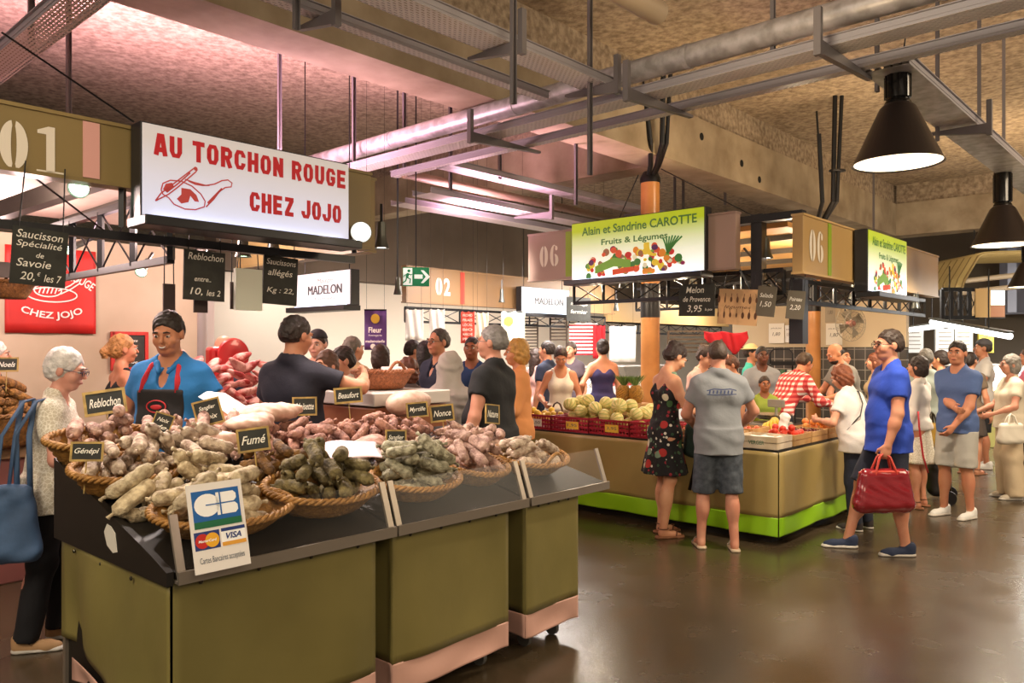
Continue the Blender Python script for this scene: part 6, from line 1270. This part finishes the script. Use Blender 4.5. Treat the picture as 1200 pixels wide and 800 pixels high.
wht = person('stooping woman with reddish hair in a white T-shirt and navy trousers', 1007, 7.2, 38, 437, sex='f', fat=.7, hair=('curly', '#8a4a2a'), skin='#d09a7c', top=('tshirt', '#e3dcd6', .82), bot=('trousers', '#252a3a'), shoe='#3a3230', lean=16, pitch=25, h=1.52, L=(-.2, .36, 1.14), Rr=(.2, .3, 1.1))
blu = person('tall man in a bright blue T-shirt with glasses, holding the red bag', 1042, 6.4, 84, 387, hair=('short', '#3b2b22'), skin='#c98d70', top=('tshirt', '#2748b4', .80), bot=('shorts', '#1d2233', .0), shoe='#28324c', L=(-.24, .10, .84), Rr=(.22, .0, .87), glasses='#23201e', fat=.4, yaw=8, feet=((-.12, -.06), (.10, .30)), curl=1.0)
person('woman in a white cardigan and a patterned skirt behind the blue T-shirt', 1076, 8.2, 45, 418, sex='f', hair=('bob', '#2f1f18'), skin='#c98e70', top=('long', '#d8d0c8', .9), bot=('skirt', pat('cloth_lace2', f_lace), .52), shoe='sandal')
person('grey haired man in a pale grey green shirt behind the blue T-shirt', 1085, 9.0, -20, 409, hair=('short', '#6f6a62'), top=('tshirt', '#9aa49c', .84), bot=('shorts', '#3f4a3a', .1), fat=.3, shoe='#55504a')
person('woman with short dark hair and bare shoulders left of the man with folded arms', 1102, 9.9, 40, 411, sex='f', hair=('short', '#2a1d18'), top=('tank', '#b88a62', .9), skin='#cf9670', bot=('skirt', '#6a4a3a', .5))
fol = person('man in a blue T-shirt and grey shorts holding one wrist across his body', 1122, 7.75, 118, 400, hair=('short', '#2a1e18'), skin='#bd8263', top=('tshirt', '#4a5f8e', .84), bot=('shorts', '#a8a49c', .05), shoe='#d8d6d2', L=(-.10, .22, .92), Rr=(-.13, .24, 1.10), beard=None, feet=((-.12, .0), (.12, .05)), yaw=15)
person('man in a cap, a pale T-shirt and black shorts far down the aisle', 1152, 10.9, 70, 398, cap=('flat', '#5a5a60'), skin='#b87f60', top=('tshirt', '#bdb8b2', .84), bot=('shorts', '#1c1c20', .05), shoe='#d8d6d2', L=(-.2, .3, 1.08), Rr=(.2, .25, 1.1), hair=('crop', '#3a3028'))
crm = person('elderly woman in cream clothes with a white handbag, facing left at the right edge', 1184, 8.7, 82, 416, sex='f', fat=.4, hair=('bob', '#8f8880'), skin='#c69078', top=('tshirt', '#d2c6b2', .86), bot=('wide', '#c7b395'), shoe='#c9bfae', L=(-.2, .3, 1.04), Rr=(.18, .3, 1.05), glasses='#4a443e')
person('person in pink cut by the right edge behind the elderly woman', 1204, 10.8, 60, 409, sex='f', hair=('short', '#6a4a38'), top=('tshirt', '#d0687a'))
person('woman with reddish brown hair between the bearded man and the blue T-shirt', 1025, 10.15, 70, 414, sex='f', hair=('long', '#7a4228'), top=('tshirt', '#c9b08a'), skin='#d8a284')
person('dark haired woman in sandals hidden behind the man with folded arms', 1137, 10.4, -60, 413, sex='f', hair=('pony', '#2a1d18'), top=('tshirt', '#6a5a4a'), bot=('skirt', '#4a3f38', .55), shoe='sandal')

# vendor's apron
K = ven['k']; r0 = ven['root']; mapr = cloth('#1b1718'); mstr = cloth('#b3202c'); Fm = .46
s = Soft(.03); 
def front(s, inf):
    s.cone((-.065, 0, .95), (.065, 0, .95), .122); s.cone((-.06, .01, 1.10), (.06, .01, 1.10), .112); s.cone((-.085, 0, 1.28), (.085, 0, 1.28), .111); s.ell((0, .0315, 1.08), (.148, .117, .14)); s.skirt(.55, .98, (0, .02), (0, .0), (.19, .15), (.17, .13)); return s
s = front(Soft(.07), 0); s.clip((0, 0, 1.31), (0, 0, 1)); s.clip((0, .03, 0), (0, -1, 0)); s.clip((.135, 0, 0), (1, 0, 0)); s.clip((-.135, 0, 0), (-1, 0, 0)); soft_obj('apron', s, mapr, .012, r0, K, infl=.026)
for q in (-1, 1): b = B(); b.tube([Vector(p_)*K for p_ in ((q*.105, .125, 1.29), (q*.098, .11, 1.36), (q*.082, .055, 1.44), (q*.07, -.02, 1.478))], .017, 8, True, .35); obj('apron_strap', b, mstr, r0, True, label='red strap')
b = B(); b.mi = 0; P_ = [(x, z) for x, z in arcpts(0, 1.215, .055, .034, 0, 2*PI, 24)]; b.tube([Vector((x, .163, z))*K for x, z in P_], .004, 5, False); b.ball(Vector((0, .163, 1.212))*K, Vector((.034, .004, .014))*K, 12); obj('apron_emblem', b, mat('emblem_red', '#c22a30', .6), r0, True)
# print on the back of the grey shirt
b = B(); v, f = text_poly('CAMARGUE' if False else 'OCEAN', .0, .2)
K = gry['k']; b2 = B(); stroke(b2, [(-.12, 1.335), (-.06, 1.35), (.0, 1.345), (.07, 1.35), (.12, 1.338)], .008, 0); stroke(b2, [(-.12, 1.305), (-.05, 1.300), (.03, 1.302), (.12, 1.308)], .007, 0)
for k_ in range(7): stroke(b2, [(-.10+.03*k_, 1.31), (-.095+.03*k_, 1.338)], .012, 0)
b2.v = [((x)*K, (-.131-.012*math.cos(x*9))*K, z*K) for x, y, z in b2.v]; obj('back_print', b2, cloth('#46527c'), gry['root'])

# --- things they carry
def bag(name, lab, loc, rz, w, d, h, m, mh, hl, cat='bag', drop=.0, pts=None):
    t = thing(name, lab, cat, loc, rz); s = Soft(.03); z = -hl-h
    for x in np.linspace(-1, 1, 5): s.cone((x*w*.42, 0, z+d*.5), (x*w*.36, 0, z+h*.8), d*.5, d*.34, k=.05)
    s.cone((-w*.36, 0, z+h*.9), (w*.36, 0, z+h*.9), d*.2, k=.04); soft_obj('bag_body', s, m, .011, t, nz=(.0025, 40))
    for q in (-1, 1):
        b = B(); zt = z+h*.92; b.tube(pts or [(-w*.22, q*d*.3, zt-h*.35), (-w*.2, q*d*.26, zt), (-w*.1, q*d*.12, -hl*.25), (0, 0, -.0), (w*.1, q*d*.12, -hl*.25), (w*.2, q*d*.26, zt), (w*.22, q*d*.3, zt-h*.35)], .010, 8); obj('handle', b, mh, t, True)
    return t
g = grip(blu, -1); tb = bag('shopping_bag', 'big red glossy bag with orange handles carried by the man in the blue T-shirt', g+Vector((-.01, -.0, .015)), R(4), .42, .15, .35, mat('bag_red', '#7d1a22', .22, coat=.4, bump=(6, .5)), mat('bag_strap', '#b5382a', .4), .12)
b = B(); b.tube([(-.2, -.0, -.155), (-.1, -.03, -.145), (.1, -.03, -.145), (.2, 0, -.155)], .014, 8); obj('zip_band', b, mat('bag_strap', '#b5382a', .4), tb, True, label='orange red band')
sp_ = wpos(old, (.12, -.02, 1.43)); t = thing('tote_bag', 'large blue tote bag hanging from the old woman’s shoulder', 'bag', sp_, R(-72)); s = Soft(.05)
for y in np.linspace(-.24, -.0, 4): s.cone((.17, y, -.76), (.16, y*.7-.03, -.44), .055, .032)
soft_obj('bag_body', s, mat('bag_blue', '#4d6c94', .7, noise=(5, .6), col2='#3b5373', bump=(8, .5)), .013, t, nz=(.006, 30))
for o_ in (-.03, .03): b = B(); b.tube([(.16, -.14+o_, -.44), (.16, -.11+o_, -.15), (.085, -.03+o_, .02), (.02, .0+o_, .03), (.03, -.05+o_, .02), (.14, -.05+o_, -.16), (.16, -.04+o_, -.44)], .014, 8, True, .5); obj('strap', b, mat('bag_blue', '#3b5272', .7), t, True)
g = wpos(flo, (.02, .40, 1.22)); t = thing('mobile_phone', 'phone held by the woman in the flowered dress', 'phone', g, R(-72)); t.rotation_euler = (R(50), 0, R(-72)); b = B(); b.box((0, 0, 0), (.07, .008, .14), bev=.004); obj('phone_case', b, mbox, t); b = B(); b.box((0, -.0045, 0), (.062, .001, .125)); obj('screen', b, mat('screen', '#aeb8c8', .2, emit=.5), t)
g = wpos(flo, (-.26, .10, 1.02)); g = wpos(flo, (.02, .34, .98)); t = bag('shoulder_bag', 'dark green bag with long black straps beside the flowered dress', wpos(flo, (.12, .24, 1.12)), R(-60), .20, .10, .30, mat('bag_green', '#2c3b34', .6, bump=(8, .4)), mblack, .10)
b = B(); b.tube([(.02, 0, -.38), (.0, -.02, -.55), (-.05, -.02, -.70)], .016, 8, True, .4); b.tube([(.06, 0, -.38), (.05, -.02, -.52), (.0, -.02, -.66)], .016, 8, True, .4); obj('loose_strap', b, mblack, t, True)
g = wpos(crm, (-.20, .10, 1.0)); bag('handbag', 'white handbag of the elderly woman in cream', g+Vector((-.06, -.12, .05)), R(12), .30, .10, .22, mat('bag_white', '#ddd5c6', .5, bump=(8, .3)), mat('bag_white', '#ddd5c6', .5), .10)
g = grip(wt, 1); bag('handbag', 'brown patterned bag of the woman in the white sleeveless top', g+Vector((.12, -.08, .05)), R(-8), .34, .12, .26, mat('bag_brown', '#4f3d2a', .6, noise=(26, .9, 2), col2='#8a744a'), mat('bag_leather', '#4a3222', .5), .09)
t = thing('shopping_trolley', 'black wheeled shopping trolley beside the man with folded arms', 'trolley', gnd(1099, 8.5), R(60)); s = Soft(.03)
for x in (-.1, .1): s.cone((x, .02, .16), (x, 0, .50), .09, .085)
soft_obj('trolley_bag', s, mat('bag_black', '#1c1a1c', .6, bump=(8, .4)), .012, t, nz=(.005, 30)); b = B()
for x in (-.13, .13): b.tube([(x, -.12, .07), (x, -.12, .9), (x*.6, -.14, .98), (0, -.14, .98)], .011, 8)
obj('frame', b, mstud, t, True)
for x in (-.17, .17): b = B(); b.tube([(x-.015, -.11, .075), (x+.015, -.11, .075)], .075, 18); obj('wheel', b, mbox, t)
g = wpos(fol, (-.02, -.0, 1.0)); t = bag('yellow_bag', 'mustard yellow bag between the blue T-shirts', gnd(1092, 8.6)+Vector((0, 0, .96)), R(20), .24, .10, .26, mat('bag_yellow', '#a8842e', .6), mstud, .12)
b = B(); b.tube([(0, 0, 0), (.01, 0, -.15), (.05, 0, -.45), (.1, 0, -.62)], .016, 8, True, .5); o = obj('red_strap', b, mat('strap_red', '#b8232c', .5), None, True, gnd(1076, 7.95)+Vector((0, 0, 1.02))); tag(o, 'red strap hanging at the side of the woman in the white cardigan', 'strap')
g = wpos(wht, (0, 0, 0)); K = wht['k']; b = B(); b.tube([np.array(q)*K for q in [wht['T'](*q_) for q_ in ((-.19, .0, 1.06), (-.13, -.15, 1.18), (-.03, -.155, 1.30), (.07, -.095, 1.44), (.09, -.0, 1.475), (.085, .07, 1.42))]], .010, 8, True, .6); obj('bag_strap', b, cloth('#55524e'), wht['root'], True, label='grey strap across the back')
# ---------------------------------------------------------------- shops at the back
mcase = mat('case_white2', '#e6e0d8', .35); mglass2 = mat('glass_case', '#ffffff', .03, 0, trans=1, alpha=.2)
def shop_case(lab, p, rz, w, m, h=.85, grp='white glass fronted cases of the shops at the back'):
    t = thing('display_case', lab, 'display case', p, rz, grp); b = B(); b.box((0, 0, h/2), (w, .8, h), bev=.01); obj('case_body', b, m, t)
    b = B(); b.prism([(-.4, h), (-.36, h), (-.16, h+.42), (-.2, h+.42)], -w/2, w/2, Matrix(((0, 1, 0), (1, 0, 0), (0, 0, 1)))); obj('glass_front', b, mglass2, t)
    b = B(); b.box((0, .06, h+.43), (w, .5, .025)); obj('glass_shelf', b, mat('case_top', '#d9d2cb', .25), t)
    for k in range(int(w/.5)): b = B(); b.box((-w/2+.3+.5*k, .02, h+.04), (.36, .4, .06), bev=.015); obj('tray', b, mat(('tray_red', 'tray_cream', 'tray_steel')[k % 3], ('#b8443a', '#d8c49a', '#b8b4b0')[k % 3], .5), t)
    return t
for u, lab in ((8.4, 'white glass fronted case below the purple banner'), (10.7, 'white glass fronted case behind the woman in the white sleeveless top'), (13.0, 'white glass fronted case behind the purple top'), (15.3, 'white glass fronted case behind the first wooden column')): shop_case(lab, UV(u, 9.9), RU, 2.1, mcase)
shop_case('olive fronted fish counter at the far right, behind the man in the cap', gnd(1118, 13.5), R(8), 4.4, mat('case_olive', '#a09a5a', .5), .95, None)
def sheet_hang(name, lab, a, m, cat, grp=None, wav=.01, extra=None):
    c, w, h, rz = pan(*a); t = thing(name, lab, cat, c, rz, grp); b = B(); b.grid(lambda x, k: ((x-.5)*w, wav*math.sin(x*14+k*3), (k-.5)*h), 18, 6); o = obj('cloth', b, m, t, True); md = o.modifiers.new('s', 'SOLIDIFY'); md.thickness = .005
    b = B(); b.tube([(-w/2, 0, h/2), (w/2, 0, h/2)], .008, 6); obj('hanging_rail', b, mblack, t)
    for s_ in (-1, 1): b = B(); b.tube([(s_*w*.4, 0, h/2), (s_*w*.4, 0, HC-c.z)], .0016, 5); obj('hanging_wire', b, mblack, t)
    if extra: extra(t, w, h)
    return t
mws = mat('sheet_white', '#fffaf2', .7); GW = 'cloths and posters hanging at the back'
sheet_hang('hanging_sheet', 'left of the two white sheets hanging above the dark haired people', (475, 496, 362, 399, 10, 'f'), mws, 'sheet', GW); sheet_hang('hanging_sheet', 'right of the two white sheets, with a black spotted edge', (503, 521, 362, 400, 10.1, 'f'), mws, 'sheet', GW)
def rl(t, w, h):
    b = B()
    for k in range(6): put_text(b, ('PROMO', 'FRAIS', 'LOCAL', 'BIO', 'MARCHE', 'PRIX')[k], 0, h*(.38-.15*k), w*.7, h*.08, -.016, .01)
    obj('lettering', b, mat('sheet_pale', '#f0d8cc', .7), t)
sheet_hang('hanging_poster', 'red poster with pale lines of writing, left of the black polo shirt', (540, 556, 365, 402, 10.4, 'f'), mat('poster_red', '#d04a38', .7), 'poster', GW, extra=rl)
sheet_hang('hanging_poster', 'cream poster right of the red one', (558, 572, 366, 396, 10.6, 'f'), mat('poster_cream', '#e6dcc0', .7), 'poster', GW)
def ob(t, w, h): b = B(); disc(b, -w*.18, h*.2, w*.2, w*.2, -.016, 18); obj('orange_spot', b, mat('poster_orange', '#e8843a', .7), t)
sheet_hang('hanging_poster', 'pale green poster with an orange blot behind the blond woman', (587, 615, 365, 402, 11, 'f'), mat('poster_green', '#dfe6cc', .7), 'poster', GW, extra=ob)
def pb(t, w, h):
    b = B(); b.ball((0, -.012, h*.28), (w*.2, .004, w*.22), 12); obj('yellow_emblem', b, mat('emblem_yellow', '#e2b93a', .6), t); b = B(); put_text(b, 'Fleur', 0, h*.0, w*.6, h*.14, -.018, .02); put_text(b, 'fromagerie', 0, -h*.14, w*.6, h*.06, -.018); put_text(b, 'mademoiselle', 0, -h*.28, w*.86, h*.07, -.018, .02); disc(b, -w*.1, -h*.41, w*.12, w*.12, -.018, 14); b.box((w*.2, -.018, -h*.41), (w*.2, .001, w*.2)); obj('lettering', b, mws, t)
sheet_hang('hanging_banner', 'purple banner with a yellow emblem and white lettering', (427, 453, 363, 410, 8.3, 'f'), mat('banner_purple', '#5d3a7a', .7), 'banner', GW, .004, pb)
c, w, h, rz = pan(667, 700, 378, 416, 13.2, 'f'); t = thing('striped_cloth', 'red and white striped cloth hanging at the back', 'cloth', c, 0, GW); b = B()
for k in range(18): b.mi = k % 2; z0, z1 = -h/2+h*k/18, -h/2+h*(k+1)/18; b.grid(lambda x, y: ((x-.5)*w, .012*math.sin(x*16), z0+(z1-z0)*y), 14, 1)
obj('cloth', b, [mat('stripe_dark_red', '#a81f2e', .7), mws], t, True); b = B(); b.tube([(-w/2, .01, h/2), (w/2, .01, h/2)], .01, 6); obj('hanging_rail', b, mblack, t)
sheet_hang('red_towel', 'plain red towel beside the striped cloth', (695, 709, 381, 420, 13, 'f'), mat('towel_red', '#c2252f', .8), 'towel', GW, .02); sheet_hang('white_towel', 'white towel with a red edge behind the purple top', (714, 745, 382, 424, 13.2, 'f'), mws, 'towel', GW, .02)
t = thing('red_drape', 'red cloth draped in swags behind the flowered dress', 'drape', at(851, 388, 10.9)); b = B(); mdr = mat('drape_red', '#b81626', .8)
b.grid(lambda x, k: ((x-.5)*.60, .04*math.sin(x*18+k*2), -.02*math.sin(min(x/.4, 1)*PI)-.025*math.sin(max(x-.4, 0)/.6*PI)+(k-1)*(.10+.05*math.sin(min(x/.4, 1)*PI)+.20*max(0, math.sin(max(x-.4, 0)/.6*PI))**1.3)), 30, 8); o = obj('cloth', b, mdr, t, True); md = o.modifiers.new('s', 'SOLIDIFY'); md.thickness = .006
for a, lab in (((614, 630, 373, 420, 14, 'f'), 'dark slatted panel behind the white poster'), ((645, 664, 366, 398, 14, 'f'), 'dark slatted panel left of the striped cloth'), ((783, 830, 388, 412, 11.3, 'f'), 'brown slatted shutter right of the wooden column')):
    c, w, h, rz = pan(*a); t = thing('slatted_panel', lab, 'panel', c, 0, 'slatted panels at the back'); b = B()
    for s_ in (-1, 1): zb_ = -c.z; b.box((s_*w/2, 0, (h/2+zb_)/2), (.03, .03, h/2-zb_))
    obj('frame', b, mat('slat_dark', '#4a3a2c', .6), t)
    b = B(); n = int(h/.055)
    for k in range(n+1): b.box((0, 0, -h/2+h*k/n), (w, .02, .024))
    obj('slats', b, mat('slat_dark', '#4a3a2c', .6), t)
# far right: fish counter canopy, tubes, menu boards
def tube_light(lab, a, e, r=.05):
    a, e = Vector(a), Vector(e); t = thing('tube_lamp', lab, 'lamp', a, 0, 'tube lamps over the fish counter'); d = e-a; b = B(); b.tube([(0, 0, 0), d], r, 12); obj('glowing_tube', b, mat('tube_white', '#ffffff', emit=3), t, True); b = B(); b.bar((0, 0, r*1.2), d+Vector((0, 0, r*1.2)), r*2.6, .03); obj('lamp_housing', b, mat('spot_metal', '#5b5d58', .35, .6), t); b = B(); b.tube([d*.25, d*.25+Vector((0, 0, .9))], .01); b.tube([d*.75, d*.75+Vector((0, 0, .9))], .01); obj('hanger', b, mblack, t); return t
tube_light('long tilted tube lamp over the fish counter, its right end lowest', at(1092, 377, 12.4), at(1184, 394, 10.8), .045); tube_light('tube lamp running left over the white menu boards', at(1052, 388, 14.6), at(1106, 381, 13.9), .045)
for px, lab, col in ((1050, 'leftmost bright menu board over the fish counter', '#f4f6f8'), (1071, 'second bright menu board over the fish counter', '#f4f6f8'), (1108, 'third bright menu board over the fish counter', '#fbfbf8'), (1129, 'fourth bright menu board, next to the yellow one', '#f6f2e0'), (1156, 'yellow end menu board over the fish counter', '#e8cf3e')):
    w = .32 if px > 1140 else .40; t = thing('menu_board', lab, 'menu board', at(px, 399, 14.9), 0, 'bright menu boards'); b = B(); b.box((0, .03, 0), (w-.03, .05, .46), bev=.005); obj('lit_panel', b, mat('menu_'+col, mixh(col, '#000000', .35), .5, emit=.25), t); b = B()
    for k in range(5): b.box((random.Random(px+k).uniform(-.02, .02), .0, .15-.075*k), (w*.6, .004, .016))
    obj('lettering', b, mink, t); b = B(); b.tube([(0, .03, .23), (0, .03, .7)], .012); obj('hanger', b, mblack, t)
t = thing('ribbed_canopy', 'pale ribbed canopy bent down at its left end, far right above the aisle', 'canopy', at(1118, 303, 15.5)); b = B(); prof = [(-.36, -.62), (-.30, -.45), (-.05, -.03), (.05, .02), (.3, .04), (3.2, .10)]
b.grid(lambda x, k: (lambda q: (prof[q[0]][0]+(prof[q[0]+1][0]-prof[q[0]][0])*q[1], -.9+1.8*k, prof[q[0]][1]+(prof[q[0]+1][1]-prof[q[0]][1])*q[1]))((min(int(x*5), 4), x*5-min(int(x*5), 4))), 40, 4); o = obj('canopy_sheet', b, mat('canopy_cream', '#d9c88e', .5), t, 'auto'); md = o.modifiers.new('s', 'SOLIDIFY'); md.thickness = .03
for k in range(9):
    b = B(); y = -.9+1.8*k/8; b.tube([(x, y, z-.03) for x, z in prof], .025, 6); obj('rib', b, mat('canopy_rib', '#a08a58', .5), t, True)
for x in (.4, 1.6, 2.8): b = B(); b.tube([(x, 0, .05), (x, 0, 1.2)], .012); obj('hanger', b, mblack, t)
for z, lab in ((.0, 'upper pale pipe under the ribbed canopy'), (-.22, 'lower pale pipe under the ribbed canopy')): duct('ceiling_pipe', lab, [at(1122, 330, 15.2)+Vector((0, 0, z)), at(1230, 318, 15.0)+Vector((0, 0, z))], .05, mat('pipe_beige', '#a3927c', .5))
truss('black steel frame over the fish counter at the far right', at(1104, 372, 12.6), at(1146, 372, 12.6), .45, 4, w=.06)
t = thing('stall_fascia', 'small olive brown fascia end over the fish counter', 'fascia', at(1150, 355, 12.6), 0, 'numbered fascia panels over the stalls'); b = B(); b.box((0, 0, 0), (.24, .1, .46)); obj('panel', b, mfas, t)
t = thing('lit_sign', 'small bright picture sign over the fish counter', 'sign', at(1169, 356, 12.6), 0); b = B(); b.box((0, .05, 0), (.26, .08, .46)); obj('sign_case', b, mbox, t); b = B(); b.box((0, .0, .1), (.23, .006, .24)); obj('lit_face', b, mat('menu_#ffffff', '#fffdf2', .4, emit=.9), t); b = B(); b.box((0, .0, -.12), (.23, .006, .18)); disc(b, -.03, -.12, .05, .05, -.004); obj('printed_picture', b, mat('print_dish', '#b07a5a', .5), t)
